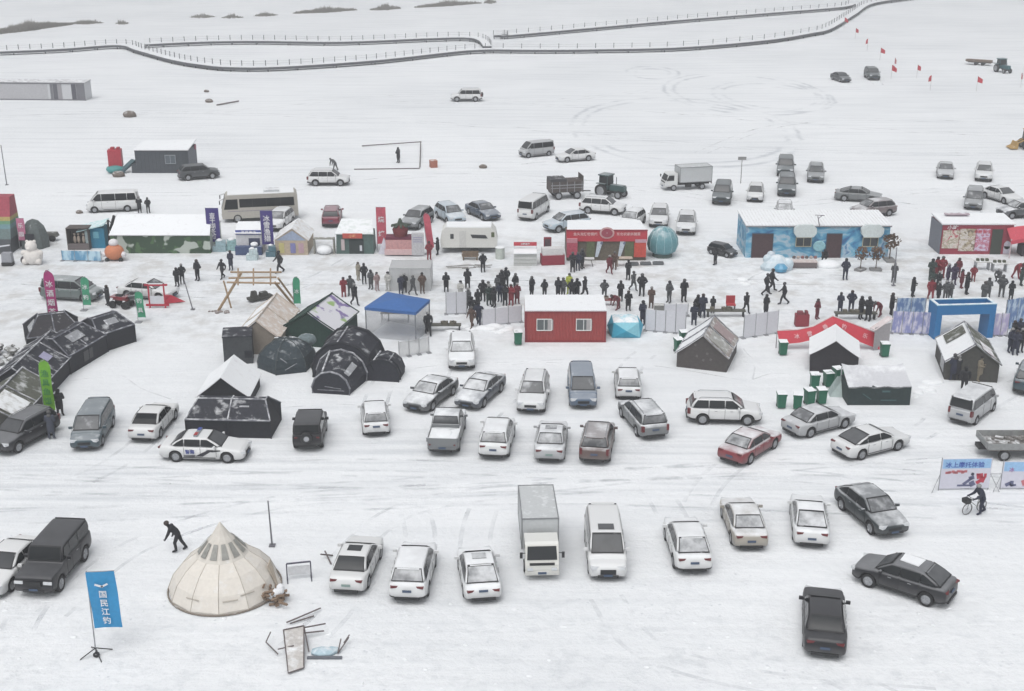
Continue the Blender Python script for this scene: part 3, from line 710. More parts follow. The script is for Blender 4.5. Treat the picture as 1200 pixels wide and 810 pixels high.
car('suv_plain', (478, 262), (500, 250), C_G, .5, 'dim grey car mostly hidden behind the dark red ornament stall', group=G3)
car('suv_plain', (540, 258), (515, 243), C_LB, .55, 'pale blue car behind the caravan, left of the slate-coloured sedan', group=G3)
car('sedan', (582, 253), (550, 239), C_BL, .5, 'slate-blue sedan behind the caravan, right of the pale blue car', group=G3)
car('minibus', (640, 236), (611, 254), C_W, .35, 'white minibus seen from behind left of the old trailer', 'minibus', G3)
car('suv', (727, 243), (686, 240), C_W, .6, 'white off-roader parked in front of the old trailer and tractor', 'off-roader', G3)
car('suv_plain', (646, 263), (682, 258), C_LB, .6, 'pale blue-white car half hidden behind the red restaurant tent', group=G3)
car('hatch', (732, 262), (750, 250), C_W, .7, 'white hatchback just behind the red sign of the restaurant tent', group=G3)
car('suv_plain', (771, 262), (774, 245), C_W, .5, 'white car facing the viewer directly behind the teal dome', group=G3)
car('suv_plain', (803, 274), (806, 250), C_W, .6, 'white car facing the viewer right of the teal dome', group=G3)
car('suv_big', (843, 242), (850, 214), C_DGN, .35, 'dark green off-roader right of the distant box truck', 'off-roader', G3)
car('hatch', (884, 234), (887, 217), C_W, .4, 'white hatchback between the dark green off-roader and the two dark ones', group=G3)
car('suv_spare', (920, 207), (921, 186), C_DGN, .4, 'rear one of two dark off-roaders parked nose to tail', 'off-roader', G3)
car('suv_big', (922, 230), (922, 207), C_DGN, .4, 'front one of two dark off-roaders parked nose to tail', 'off-roader', G3)
car('hatch', (919, 253), (919, 240), C_S, .8, 'pale snowed hatchback just behind the roof of the blue house', group=G3)
car('suv', (956, 215), (956, 192), C_G, .45, 'mid grey off-roader standing alone above the grey sedan', 'off-roader', G3)
car('fastback', (1031, 229), (981, 226), C_G, .4, 'grey fastback seen side on beyond the blue house', group=G3)
car('suv_plain', (1007, 246), (1040, 243), (.14, .11, .11), .6, 'brownish car tucked behind the right end of the blue house', group=G3)
car('sedan', (1109, 208), (1107, 190), C_S, .5, 'silver sedan left one of two facing the viewer at upper right', group=G3)
car('suv_plain', (1153, 210), (1153, 194), C_W, .5, 'white car right one of two facing the viewer at upper right', group=G3)
car('mpv_plain', (1140, 243), (1143, 224), C_G, .5, 'grey people carrier behind the roof of the red snack house', 'people carrier', G3)
car('sedan', (1192, 233), (1155, 222), C_W, .4, 'white sedan parked aslant right of the grey people carrier', group=G3)
car('suv_plain', (1176, 247), (1216, 245), C_DG, .75, 'dark car with snowy top cut by the right edge above the red tent', group=G3)
car('fastback', (995, 93), (976, 87), C_DG, .3, 'dark grey fastback by the red flags, left of the green off-roader', group=G4)
car('suv_big', (1029, 92), (1015, 83), C_DGN, .35, 'dark green off-roader by the red flags', 'off-roader', G4)
car('mpv_plain', (121, 342), (47, 338), (.10, .13, .125), .5, 'long grey-green people carrier behind the magenta and green flags', 'people carrier', G3)
car('sedan', (206, 341), (141, 336), C_W, .5, 'white car behind the open black tents and red sled', group=G3)
rr_ = car('hatch', (856, 292), (838, 288), C_B, .2, 'small dark low car at the left end of the blue house', group=G3); rr_.scale = (.68, .72, .72)

# police car
r = car('limo', (279, 523), (202, 521), C_W, .25, 'white police patrol car with black side stripe and roof light bar', 'police car', G2, 'police_car')
h = 2.5
for sg in (-1, 1):
    m = MB(); y = sg * .952
    m.slab([(-.35, y, .42), (.1, y, .42), (.75, y, .84), (.45, y, .84)][::sg], .006); m.slab([(-1.0, y, .4), (-.35, y, .4), (-.3, y, .5), (-1.0, y, .47)][::sg], .006); m.slab([(.6, y, .7), (1.15, y, .78), (1.15, y, .84), (.62, y, .82)][::sg], .006)
    m.build('side_stripe', M('stripe_black', (.02, .02, .03), .5), r)
    lettering('警察', .28, M('stripe_blue', (.04, .06, .25), .5), r, (-.62, sg * .965, .68), (pi / 2, 0, 0 if sg < 0 else pi))
m = MB(); m.box((-.35, 0, 1.52), (.22, 1.1, .1)); m.box((-.35, 0, 1.575), (.16, .3, .02)); lb = m.build('light_bar', M('bar_grey', (.25, .28, .3), .3), r)
m = MB(); m.box((-.35, .35, 1.58), (.2, .36, .05)); m.build('blue_lamp', M('beacon_blue', (.03, .06, .3), .3), lb)
m = MB(); m.box((-.35, -.35, 1.58), (.2, .36, .05)); m.build('red_lamp', M('beacon_red', (.35, .03, .03), .3), lb)

# box trucks
def make_boxtruck(L=5.7, boxl=3.9, boxh=1.75, W=1.9):
    root = thing('box_truck', 'x', 'truck', (0, 0, 0)); h = L / 2; cw = W * .90 / 2
    boxm = M('cargo_grey', (.50, .52, .53), .6, .45, .06)
    m = MB(); m.box((-h + boxl / 2 + .05, 0, .95 + boxh / 2), (boxl, W, boxh)); b = m.build('cargo_box', boxm, root)
    m = MB()
    for y in (-W / 2, W / 2):
        m.box((-h + boxl / 2 + .05, y, .96), (boxl + .04, .05, .07)); m.box((-h + boxl / 2 + .05, y, .95 + boxh), (boxl + .04, .06, .06))
        for x in (-h + .05, -h + boxl + .05): m.box((x, y, .95 + boxh / 2), (.06, .06, boxh))
    for x in (-h + .05, -h + boxl + .05): m.box((x, 0, .95 + boxh), (.06, W, .06))
    m.box((-h + .02, 0, .95 + boxh / 2), (.03, .05, boxh - .1)); m.build('box_trim', M('trim_grey', (.22, .23, .24), .6, .2), b)
    x0, x1 = h - 1.5, h - .02
    prof = [(x0, .55), (x1, .5), (x1 + .0, .95), (x1 - .08, 1.15), (x1 - .38, 1.92), (x1 - .55, 2.02), (x0, 2.02)]
    m = MB(); m.prism(prof, -cw, cw); m.build('cab', PAINT, root)
    m = MB(); m.slab([(x1 - .075, -cw * .9, 1.2), (x1 - .075, cw * .9, 1.2), (x1 - .355, cw * .86, 1.84), (x1 - .355, -cw * .86, 1.84)], .02); m.build('windscreen', GLASS, root)
    for s in (-1, 1):
        m = MB(); y = s * (cw + .006); m.slab([(x1 - 1.05, y, 1.2), (x1 - .16, y, 1.2), (x1 - .43, y, 1.82), (x1 - 1.05, y, 1.82)][::s], .008); m.build('side_window', GLASS, root)
        m = MB(); m.box((x1 + .02, s * cw * .72, .72), (.06, .28, .15)); m.build('headlight', LAMP, root)
        m = MB(); m.box((x1 - .05, s * (cw + .22), 1.5), (.1, .14, .3)); m.tube([(x1 - .1, s * cw, 1.6), (x1 - .05, s * (cw + .2), 1.6)], .02, 5); m.build('mirror', BLACK, root)
        m = MB(); m.box((-h - .0, s * W * .36, .72), (.06, .3, .12)); m.build('tail_light', TAIL, root)
    m = MB(); m.box((0, 0, .66), (L - .3, .8, .2)); m.box((-h + boxl / 2, 0, .88), (boxl, W * .9, .1)); m.box((0, W * .4, .55), (.7, .3, .35)); m.build('chassis', BLACK, root)
    m = MB(); m.box((x1 + .03, 0, .5), (.1, cw * 2 + .06, .2)); m.build('bumper', PAINT, root)
    m = MB(); m.box((x1 + .01, 0, 1.0), (.04, cw * 1.5, .13)); m.build('grille', BLACK, root)
    m = MB(); m.box((x1 + .09, 0, .52), (.02, .44, .13)); m.build('licence_plate', PLATE_B, root)
    wheels(root, (h - 1.05, -h + 1.15), W / 2 - .16, .36, .22)
    return root
def place_truck(Fp, Rp, label, col, snow, kind='boxtruck', mk=make_boxtruck, z=1.2, name='box_truck', cat='truck', scale=None):
    a, b = P(*Fp, z), P(*Rp, z); c = (a + b) / 2; d = a - b
    return place(kind, mk, (c.x, c.y, 0), atan2(d.y, d.x), label, cat, None, (*col, snow), name, scale)
place_truck((636, 664), (627, 596), 'white box truck facing the viewer in the front row', (.66, .66, .62), .35, z=1.0, scale=.93)
place_truck((774, 212), (834, 209), 'white box truck seen side on behind the stalls, cab to the left', (.66, .67, .66), .3, z=1.0)

# coach
def make_coach():
    root = thing('coach', 'x', 'bus', (0, 0, 0)); L, W, H = 7.4, 2.2, 2.75; h = L / 2
    cream = M('coach_cream', (.42, .40, .36), .45, .2, .08)
    prof = [(-h, .45), (h - .05, .42), (h, .9), (h - .05, 1.5), (h - .4, 2.55), (h - .65, H), (-h + .25, H), (-h + .05, H - .2)]
    m = MB(); m.prism(prof, -W / 2, W / 2); b = m.build('body', cream, root)
    m = MB(); m.box((-.15, 0, H + .03), (L - 1.0, W - .15, .08)); m.build('roof_snow', SNOWM, root)
    m = MB(); m.box((-1.2, 0, H + .16), (1.5, 1.3, .2)); m.build('air_conditioner', M('unit_grey', (.5, .52, .54), .6, .7), root)
    m = MB(); m.slab([(h - .03, -W * .45, 1.45), (h - .03, W * .45, 1.45), (h - .36, W * .43, 2.5), (h - .36, -W * .43, 2.5)], .03); m.build('windscreen', GLASS, root)
    for s in (-1, 1):
        y = s * (W / 2 + .005)
        m = MB(); m.slab([(-h + .35, y, 1.5), (h - 1.75, y, 1.5), (h - 1.75, y, 2.35), (-h + .4, y, 2.35)][::s], .01); sw = m.build('side_window', GLASS, root)
        m = MB()
        for k in range(1, 4): m.box((-h + .35 + k * 1.35, s * (W / 2 + .018), 1.92), (.04, .01, .82))
        m.build('window_bar', BLACK, sw)
        m = MB(); m.slab([(h - 1.6, y, 1.35), (h - .25, y, 1.35), (h - .5, y, 2.35), (h - 1.6, y, 2.35)][::s], .01); m.build('front_side_window', GLASS, root)
        m = MB(); m.box((h, s * W * .36, .75), (.06, .35, .2)); m.build('headlight', LAMP, root)
        m = MB(); m.box((0, s * (W / 2 + .004), 1.15), (L - 1.2, .008, .05)); m.build('side_stripe', M('stripe_mauve', (.2, .17, .25), .5), root)
        m = MB(); m.box((h + .12, s * (W / 2 + .12), 2.1), (.1, .16, .35)); m.tube([(h - .3, s * W / 2, 2.45), (h + .12, s * (W / 2 + .12), 2.3)], .02, 5); m.build('mirror', BLACK, root)
    m = MB(); m.box((0, 0, .5), (L - .2, W - .06, .16)); m.build('chassis', BLACK, root)
    wheels(root, (h - 1.5, -h + 1.8), W / 2 - .12, .42, .26); return root
place_truck((262, 246), (347, 242), 'cream coach with one long black window band behind the purple banners', C_W, .1, 'coach', make_coach, 1.1, 'coach', 'bus')

# flatbed light truck (right edge)
root, w_ = front('flatbed_truck', 'grey flatbed truck cut by the right edge above the snow sport banners', 'truck', (1158, 541), (1240, 541))
bedm = M('bed_grey', (.28, .29, .29), .6, .35, .2)
m = MB(); m.box((-.6, 1.0, .72), (3.0, 2.0, .08)); m.build('bed_floor', M('bed_floor_dirty', (.12, .11, .105), .8, .55, .4), root)
for c_, d_ in (((-.6, .02, .92), (3.0, .05, .38)), ((-.6, 1.98, .92), (3.0, .05, .38)), ((-2.12, 1.0, .92), (.05, 2.0, .38)), ((.9, 1.0, 1.1), (.06, 2.0, .8))):
    m = MB(); m.box(c_, d_); m.build('bed_side', bedm, root)
m = MB(); m.prism([(1.1, .5), (2.5, .5), (2.5, 1.1), (2.2, 1.9), (1.1, 1.95)], .1, 1.9); o = m.build('cab', PAINT, root); o.color = (*C_BL, .5)
m = MB(); m.box((1.09, 1.0, 1.6), (.02, 1.4, .4)); m.build('rear_window', GLASS, root)
m = MB(); m.slab([(1.3, .09, 1.15), (2.2, .09, 1.15), (2.05, .09, 1.75), (1.3, .09, 1.75)], .01); m.build('side_window', GLASS, root)
m = MB(); m.box((-.2, 1.0, .56), (4.4, .7, .2)); m.build('chassis', BLACK, root)
m = MB()
for k in range(9): m.box((random.uniform(-1.8, .6), random.uniform(.4, 1.6), .82), (random.uniform(.1, .5), random.uniform(.1, .4), .12), rz=random.uniform(0, 3))
m.build('scrap_load', M('scrap', (.2, .19, .18), .8, .5, .4), root)
w0 = bpy.data.objects.new('axle_group', None); bpy.data.objects.remove(w0)
t_, rm_ = wheel_mesh(.34, .22)
for x in (-1.1, 1.8):
    for y, rz in ((.12, pi), (1.88, 0)):
        o = bpy.data.objects.new('wheel', t_); COL.objects.link(o); o.parent = root; o.location = (x, y, .34); o.rotation_euler = (0, 0, rz)
        k = bpy.data.objects.new('rim', rm_); COL.objects.link(k); k.parent = o

# farm tractors with cabs
def make_tractor():
    root = thing('tractor', 'x', 'tractor', (0, 0, 0)); tm_ = PAINT
    m = MB(); m.box((1.0, 0, 1.05), (1.7, .75, .6), taper=.92); m.box((1.86, 0, 1.0), (.08, .6, .5)); m.build('bonnet', tm_, root)
    m = MB(); m.box((.2, 0, .75), (3.0, .5, .3)); m.box((.9, 0, .55), (1.2, .6, .2)); m.build('chassis', BLACK, root)
    m = MB()
    for x in (-.95, .05):
        for y in (-.62, .62): m.tube([(x, y, 1.0), (x * .95, y * .93, 2.25)], .04, 5)
    m.box((-.45, 0, 1.0), (1.0, 1.2, .4)); m.build('cab', tm_, root)
    m = MB(); m.box((-.45, 0, 2.3), (1.25, 1.35, .12)); m.build('cab_roof', tm_, root)
    for c_, d_ in (((-.45, .59, 1.7), (.9, .02, .95)), ((-.45, -.59, 1.7), (.9, .02, .95)), ((.04, 0, 1.7), (.02, 1.1, .95)), ((-.93, 0, 1.7), (.02, 1.1, .95))):
        m = MB(); m.box(c_, d_); m.build('cab_window', GLASS, root)
    m = MB(); m.tube([(.7, .2, 1.3), (.7, .2, 2.1)], .04, 6); m.build('exhaust', BLACK, root)
    for s in (-1, 1):
        m = MB(); m.lathe([(.62, -.1), (.7, -.1), (.7, .25), (.62, .25)], 14, 0, Matrix.Translation((-.6, s * .75, .72)) @ Matrix.Rotation(pi / 2, 4, 'X')); 
        m2 = MB(); m2.box((-.6, s * .78, 1.45), (1.1, .35, .06)); m2.build('mudguard', tm_, root)
    t, rm = wheel_mesh(.70, .36); t2, rm2 = wheel_mesh(.42, .24)
    for x, y, a, b_, rr in ((-.6, .8, t, rm, .7), (1.4, .62, t2, rm2, .42)):
        for s in (-1, 1):
            o = bpy.data.objects.new('wheel', a); COL.objects.link(o); o.parent = root; o.location = (x, s * y, rr); o.rotation_euler = (0, 0, 0 if s > 0 else pi)
            k = bpy.data.objects.new('rim', b_); COL.objects.link(k); k.parent = o
    return root
place_truck((731, 224), (698, 219), 'dark green tractor coupled to the old brown trailer', (.02, .06, .06), .4, 'tractor', make_tractor, .8, 'tractor', 'tractor')
place_truck((1186, 82), (1164, 77), 'teal tractor by the red flags at the upper right', (.02, .10, .12), .25, 'tractor', make_tractor, .8, 'tractor', 'tractor')
# old farm trailer
root, w_ = front('farm_trailer', 'old brown high-sided trailer behind the green tractor', 'trailer', (645, 235), (686, 233))
om = M('old_brown', (.075, .06, .055), .8, .35, .35)
m = MB(); m.box((-.1, 1.0, 1.35), (3.5, 2.0, 1.1)); m.build('box_body', om, root)
m = MB(); m.box((-1.0, 1.0, 2.02), (1.7, 1.9, .3)); m.build('tarpaulin', M('tarp_dark', (.05, .05, .055), .8, .45), root)
m = MB(); m.box((-.1, -.02, 1.55), (3.5, .04, .08)); m.box((-.1, -.02, 1.25), (3.5, .04, .06))
for k in range(5): m.box((-1.7 + k * .8, -.03, 1.35), (.06, .05, 1.1))
m.build('side_rail', STEEL, root)
m = MB(); m.box((1.62, 1.0, 1.6), (.08, 2.0, 1.7)); m.build('front_board', om, root)
m = MB(); m.box((-.1, 1.0, .72), (3.4, .9, .16)); m.tube([(1.6, 1, .65), (2.7, 1, .6)], .06, 6); m.build('drawbar', BLACK, root)
for x in (-1.0, 1.0):
    for y, rz in ((.1, pi), (1.9, 0)):
        o = bpy.data.objects.new('wheel', wheel_mesh(.42, .24)[0]); COL.objects.link(o); o.parent = root; o.location = (x, y, .42); o.rotation_euler = (0, 0, rz)
        k = bpy.data.objects.new('rim', wheel_mesh(.42, .24)[1]); COL.objects.link(k); k.parent = o
# low trailer with logs at the teal tractor
root, w_ = front('log_trailer', 'low trailer of brown poles behind the teal tractor', 'trailer', (1131, 76), (1163, 78))
m = MB(); m.box((0, 1, .5), (4, 1.5, .12)); m.tube([(2, 1, .5), (2.9, 1, .5)], .05, 5); m.build('trailer_frame', BLACK, root)
m = MB()
for k in range(10): m.tube([(-2.4 + random.uniform(-.2, .2), .4 + k * .13, .65 + (k % 3) * .12), (2.1, .4 + k * .13, .62 + (k % 3) * .12)], .08, 6)
m.build('pole_load', M('poles', (.18, .13, .10), .9, .4, .3), root)
for x in (-.6, .6):
    for y, rz in ((.2, pi), (1.8, 0)):
        o = bpy.data.objects.new('wheel', wheel_mesh(.3, .23)[0]); COL.objects.link(o); o.parent = root; o.location = (x, y, .3); o.rotation_euler = (0, 0, rz)
# yellow loader at right edge
root, w_ = front('wheel_loader', 'yellow wheel loader cut by the right edge', 'loader', (1186, 176), (1222, 176))
yel = M('machine_yellow', (.42, .26, .08), .55, .4, .15)
m = MB(); m.box((1.2, .9, 1.1), (1.9, 1.3, .8), taper=.9); m.build('body', yel, root)
m = MB(); m.box((.2, .9, 1.8), (1.0, 1.1, 1.1), taper=.9); m.build('cab', GLASS, root)
m = MB(); m.box((.2, .9, 2.4), (1.1, 1.2, .1)); m.build('cab_roof', yel, root)
m = MB(); m.tube([(-.2, .5, 1.2), (-1.2, .5, .7)], .1, 6); m.tube([(-.2, 1.3, 1.2), (-1.2, 1.3, .7)], .1, 6); m.build('lift_arm', yel, root)
m = MB(); m.prism([(-2.1, .15), (-1.2, .1), (-1.15, .9), (-1.3, .95), (-1.5, .4)], 0, 1.8); m.build('bucket', yel, root)
for x in (-.1, 1.6):
    for y, rz in ((.1, pi), (1.7, 0)):
        o = bpy.data.objects.new('wheel', wheel_mesh(.6, .36)[0] if ('tyre', .6, .36) in TPL else wheel_mesh(.6, .36)[0]); COL.objects.link(o); o.parent = root; o.location = (x, y, .6); o.rotation_euler = (0, 0, rz)
        k = bpy.data.objects.new('rim', wheel_mesh(.6, .36)[1]); COL.objects.link(k); k.parent = o
# caravan
root, w_ = front('caravan', 'white touring caravan with a dark slit window behind a low timber stack', 'caravan', (516, 298), (583, 298))
cm = M('caravan_white', (.66, .66, .63), .5, .5, .05)
hh = w_ / 2 - .05
m = MB(); m.prism([(-hh, .55), (hh, .55), (hh + .05, 1.1), (hh - .1, 1.9), (hh - .45, 2.35), (-hh + .5, 2.4), (-hh + .12, 2.1), (-hh - .05, 1.3)], .2, 2.3); m.build('shell', cm, root)
m = MB(); m.box((0, 1.25, 2.41), (w_ - 1.1, 1.9, .08)); m.build('roof_snow', SNOWM, root)
m = MB(); m.slab([(-.1 + .4, .19, 1.45), (1.7, .19, 1.4), (1.5, .19, 1.72), (.15, .19, 1.78)], .02); m.build('slit_window', GLASS, root)
m = MB(); m.box((-1.5, .19, 1.6), (.3, .03, .45)); m.build('small_window', GLASS, root)
m = MB(); m.box((2.15, .19, 1.75), (.28, .03, .45)); m.build('side_lamp', M('lamp_olive', (.1, .12, .06), .5), root)
m = MB(); m.box((-.55, .18, 1.35), (.62, .03, 1.5)); m.build('door', M('caravan_door', (.58, .58, .56), .5), root)
m = MB(); m.box((0, 1.2, .5), (w_ - .4, 1.8, .12)); m.build('chassis', BLACK, root)
for y, rz in ((.35, pi), (2.1, 0)):
    o = bpy.data.objects.new('wheel', wheel_mesh(.33, .23)[0]); COL.objects.link(o); o.parent = root; o.location = (.5, y, .33); o.rotation_euler = (0, 0, rz)
# ================================================================ TENTS AND HUTS
WH = M('snowy_white_cloth', (.72, .73, .75), .8, .6, .05)
BLKT = M('black_tent_cloth', (.022, .024, .034), .75, .42, .3, lo=.2, hi=.9, nscale=1.6, bump=.6)
BLKW = M('black_tent_wall', (.016, .018, .025), .8, .15, .3)
OLIVE = M('olive_tent_cloth', (.10, .105, .085), .85, .45, .2, nscale=1.3, bump=.5)
OLIVW = M('olive_tent_wall', (.06, .06, .055), .9, .1, .2)
KHAKIW = M('khaki_tent_wall', (.075, .068, .066), .9, .1, .2)
BEIGE = M('beige_tent_cloth', (.40, .34, .28), .85, .25, .1)
GREEN = M('dark_green_cloth', (.015, .045, .035), .8, .25, .3)
ICEBL = M('sheet_ice_blue', (.30, .55, .62), .6, .5, .2)
SNOWROOF = M('snowed_roof', (.70, .70, .72), .9, .95, .04, lo=.1, hi=.4, bump=.3)
CLEAR = M('window_film', (.30, .31, .33), .35, .45, .2)

def ridge_tent(root, w, l, hw, hr, wall, roofL, roofR, seams=1, overhang=.12, y0=0, beams=None, windows=(), wallth=0):
    """gable at y=y0 facing the viewer, ridge along +y; roof panels have thickness"""
    m = MB(); m.prism([(-w / 2, 0), (w / 2, 0), (w / 2, hw - .09), (0, hr - .11), (-w / 2, hw - .09)], y0, y0 + l)
    m.build('wall', wall, root)
    sl = (hr - hw) / (w / 2); o = overhang
    for s, mt in ((-1, roofL), (1, roofR)):
        e = (s * (w / 2 + o), hw - sl * o); m = MB(); nseg = 6
        a0, a1 = y0 - o, y0 + l + o
        vs = []; 
        for i in range(nseg + 1):
            yv = a0 + (a1 - a0) * i / nseg; sag = -.02 * sin(pi * i / nseg)
            for j in range(5):
                f = j / 4; x = e[0] * f; z = hr + (e[1] - hr) * f - .04 * sin(pi * f) + sag
                vs.append((x, yv, z + .03))
        nb = len(vs); vs += [(x, y, z - .05) for x, y, z in vs]
        fs = []
        for i in range(nseg):
            for j in range(4):
                a = i * 5 + j; fs.append((a, a + 1, a + 6, a + 5)); fs.append((a + nb, a + nb + 5, a + nb + 6, a + nb + 1))
        for i in range(nseg):
            for j in (0, 4): a = i * 5 + j; fs.append((a, a + 5, a + 5 + nb, a + nb))
        for j in range(4):
            for i in (0, nseg): a = i * 5 + j; fs.append((a, a + 1, a + 1 + nb, a + nb))
        m.add(vs, fs); rp = m.build('roof', mt, root, smooth=50)
        if beams:
            m = MB()
            ys_ = [a0 + .05 + (a1 - a0 - .1) * k / seams for k in range(seams + 1)]
            for yv in ys_: m.tube([(0, yv, hr + .06), (e[0] * .5, yv, (hr + e[1]) / 2 + .02), (e[0], yv, e[1] + .06)], .045, 6)
            m.tube([(e[0], a0, e[1] + .04), (e[0], a1, e[1] + .04)], .04, 6)
            if s == 1: m.tube([(0, a0, hr + .07), (0, a1, hr + .07)], .055, 6)
            m.build('roof_beam', beams, rp)
        for (ss, f0, f1, g0, g1, wm) in windows:
            if ss != s: continue
            def q(f, g): return (e[0] * f, a0 + (a1 - a0) * g, hr + (e[1] - hr) * f + .045)
            m = MB(); m.slab([q(f0, g0), q(f1, g0), q(f1, g1), q(f0, g1)][::s], .02); m.build('roof_window', wm, rp)
BEAM = M('snow_lined_beam', (.16, .165, .19), .8, .62, .2, lo=-.1, hi=.9)
TF = 'frame tents on the snow'
def rt(name, label, pf, pb, z, w, l, hw, hr, wall, rl_, rr_, group=TF, **k):
    root, L = axis(name, label, 'tent', pf, pb, z, group); ridge_tent(root, w, l or L, hw, hr, wall, rl_, rr_, **k); return root

# beige tent
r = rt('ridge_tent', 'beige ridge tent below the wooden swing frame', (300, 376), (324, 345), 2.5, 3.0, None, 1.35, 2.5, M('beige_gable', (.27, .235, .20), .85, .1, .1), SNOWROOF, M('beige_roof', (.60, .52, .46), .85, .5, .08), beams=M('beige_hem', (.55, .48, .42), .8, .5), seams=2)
# dark green tent with printed roof
def print_mat():
    m, t, b = _nt('printed_white_cloth'); tc = nd(t, 'ShaderNodeTexCoord')
    n = nd(t, 'ShaderNodeTexNoise'); n.inputs['Scale'].default_value = 1.1; n.inputs['Detail'].default_value = 3; t.links.new(tc.outputs['Object'], n.inputs[0])
    n2 = nd(t, 'ShaderNodeTexNoise'); n2.inputs['Scale'].default_value = .9; t.links.new(tc.outputs['Object'], n2.inputs[0]); n2.noise_dimensions = '4D'; n2.inputs['W'].default_value = 4
    c = mixc(t, mth(t, 'MULTIPLY', mth(t, 'SUBTRACT', n.outputs[0], .56), 16, clamp=True), (.62, .62, .66), (.20, .15, .33))
    c = mixc(t, mth(t, 'MULTIPLY', mth(t, 'SUBTRACT', n2.outputs[0], .60), 16, clamp=True), c, (.28, .42, .16))
    t.links.new(c, b.inputs['Base Color']); b.inputs['Roughness'].default_value = .8; return m
r = rt('ridge_tent', 'dark green gabled tent with white, purple and lime printed roof', (361, 366), (391, 343), 2.6, 3.9, 4.4, 1.4, 2.6, GREEN, GREEN, print_mat(), beams=GREEN, seams=1)
# white roofed black tent
r = rt('ridge_tent', 'black tent with a plain white roof slope left of the teal dome tent', (259, 442), (277, 411), 2.2, 3.2, 3.9, .95, 2.2, BLKW, SNOWROOF, SNOWROOF)
# khaki tent
r = rt('ridge_tent', 'brown khaki ridge tent behind the white off-roader seen side on', (824, 393), (838, 369), 2.5, 3.45, 4.2, 1.1, 2.5, KHAKIW, SNOWROOF, M('khaki_roof', (.30, .27, .25), .85, .5, .15), beams=BEAM, seams=2,
       windows=((1, .15, .85, .56, .9, M('pinkish_film', (.33, .26, .26), .6, .3, .15)), (1, .2, .85, .08, .46, M('grey_film', (.33, .33, .31), .6, .45, .2))))
m = MB()
for (x, z) in ((-.5, 1.75), (-.35, .95), (.35, 1.2), (.6, .8), (.1, .7)): m.box((x, -.01, z), (.16, .012, .16), ry=.4)
m.build('gable_print', M('gable_spots', (.14, .13, .13), .8), r)
# black tent under red banner
r = rt('ridge_tent', 'black gabled tent with snow roof under the long red banner', (980, 399), (979, 377), 2.4, 3.15, 3.3, 1.35, 2.4, M('charcoal_gable', (.028, .026, .032), .85, .05, .2), SNOWROOF, SNOWROOF)
# tent in front of the blue gate
r = rt('ridge_tent', 'dark olive ridge tent with one snowed and one bare roof slope before the blue gate', (1143, 404), (1128, 373), 2.6, 3.4, 4.6, 1.35, 2.6, OLIVW, SNOWROOF, OLIVE, beams=BEAM, seams=1, windows=((-1, .1, .75, .58, .92, OLIVE), (1, .35, .8, .1, .5, M('pink_snow_film', (.42, .35, .37), .7, .7))))
m = MB(); m.slab([(-1.72, .6, .3), (-1.72, 2.0, .3), (-1.72, 2.0, 1.1), (-1.72, .6, 1.1)][::-1], .02); m.build('wall_window', CLEAR, r)

# long black tent, axis left-right
def mansard(root, w, l, hw, hs, hr, inset, wall, roof, beam, nseg, yo=0, ends=.5):
    """long tent along local x, front wall at y=0; eave hw, ridge hr; gable ends lean in"""
    h = l / 2
    sec = [(0, 0), (w, 0), (w + .0, hw), (w / 2 + .25, hr), (w / 2 - .25, hr), (0, hw)]
    m = MB(); vs = []
    for x, f in ((-h, 0), (h, 0)): vs += [(x + (ends * (-1 if x > 0 else 1) if z > hw + .1 else 0), y, z) for y, z in sec]
    n = 6; m.add([vs[i] for i in range(12)], [(0, 1, 7, 6), (1, 2, 8, 7), (5, 0, 6, 11), (0, 5, 4, 3, 2, 1), (6, 7, 8, 9, 10, 11)]); m.build('wall', wall, root)
    rp = MB(); off = .012
    rp.add([(x, y, z + off) for x, y, z in vs], [(2, 3, 9, 8), (3, 4, 10, 9), (4, 5, 11, 10)]); o = rp.build('roof', roof, root)
    bm_ = MB()
    for k in range(nseg + 1):
        f = k / nseg; x = -h + l * f; xi = -h + ends + (l - 2 * ends) * f
        bm_.tube([(x, -.02, 0), (x, -.02, hw)], .045, 5, 1)
        bm_.tube([(x, -.02, hw), (xi, w / 2 - .25, hr + .03), (xi, w / 2 + .25, hr + .03), (x, w, hw)], .05, 6)
    bm_.tube([(-h, -.02, hw), (h, -.02, hw)], .06, 6); bm_.tube([(-h + ends, w / 2 - .25, hr + .03), (h - ends, w / 2 - .25, hr + .03)], .06, 6)
    bm_.build('tent_rib', [beam, BLKW], o); return o
r, W_ = front('tunnel_tent', 'long black tunnel tent directly behind the police car', 'tent', (219, 512), (318, 514), 'black ribbed tents')
o = mansard(r, 2.9, W_, 1.15, 0, 2.0, 0, BLKW, BLKT, BEAM, 2)
m = MB(); m.slab([(.55, .75, 1.68), (1.15, .75, 1.68), (1.1, 1.15, 1.92), (.6, 1.15, 1.92)], .02); m.build('roof_window', CLEAR, o)
# tent behind white roofed one: small dark cabin tent
r, W_ = front('box_tent', 'small upright dark grey cabin tent behind the white-roofed black tent', 'tent', (263, 428), (297, 426))
m = MB(); m.box((0, 1.0, 1.0), (W_, 2.0, 2.0)); m.build('wall', M('slate_cloth', (.05, .056, .062), .8, .25, .25), r)
m = MB(); m.box((0, 1.0, 2.02), (W_ + .06, 2.06, .07)); m.build('roof', BLKT, r)
m = MB(); m.box((W_ / 2 - .3, -.01, .7), (.5, .02, .5)); m.box((W_ / 2 + .01, 1, 1), (.02, .1, 1.9)); m.build('wall_panel', BLKW, r)
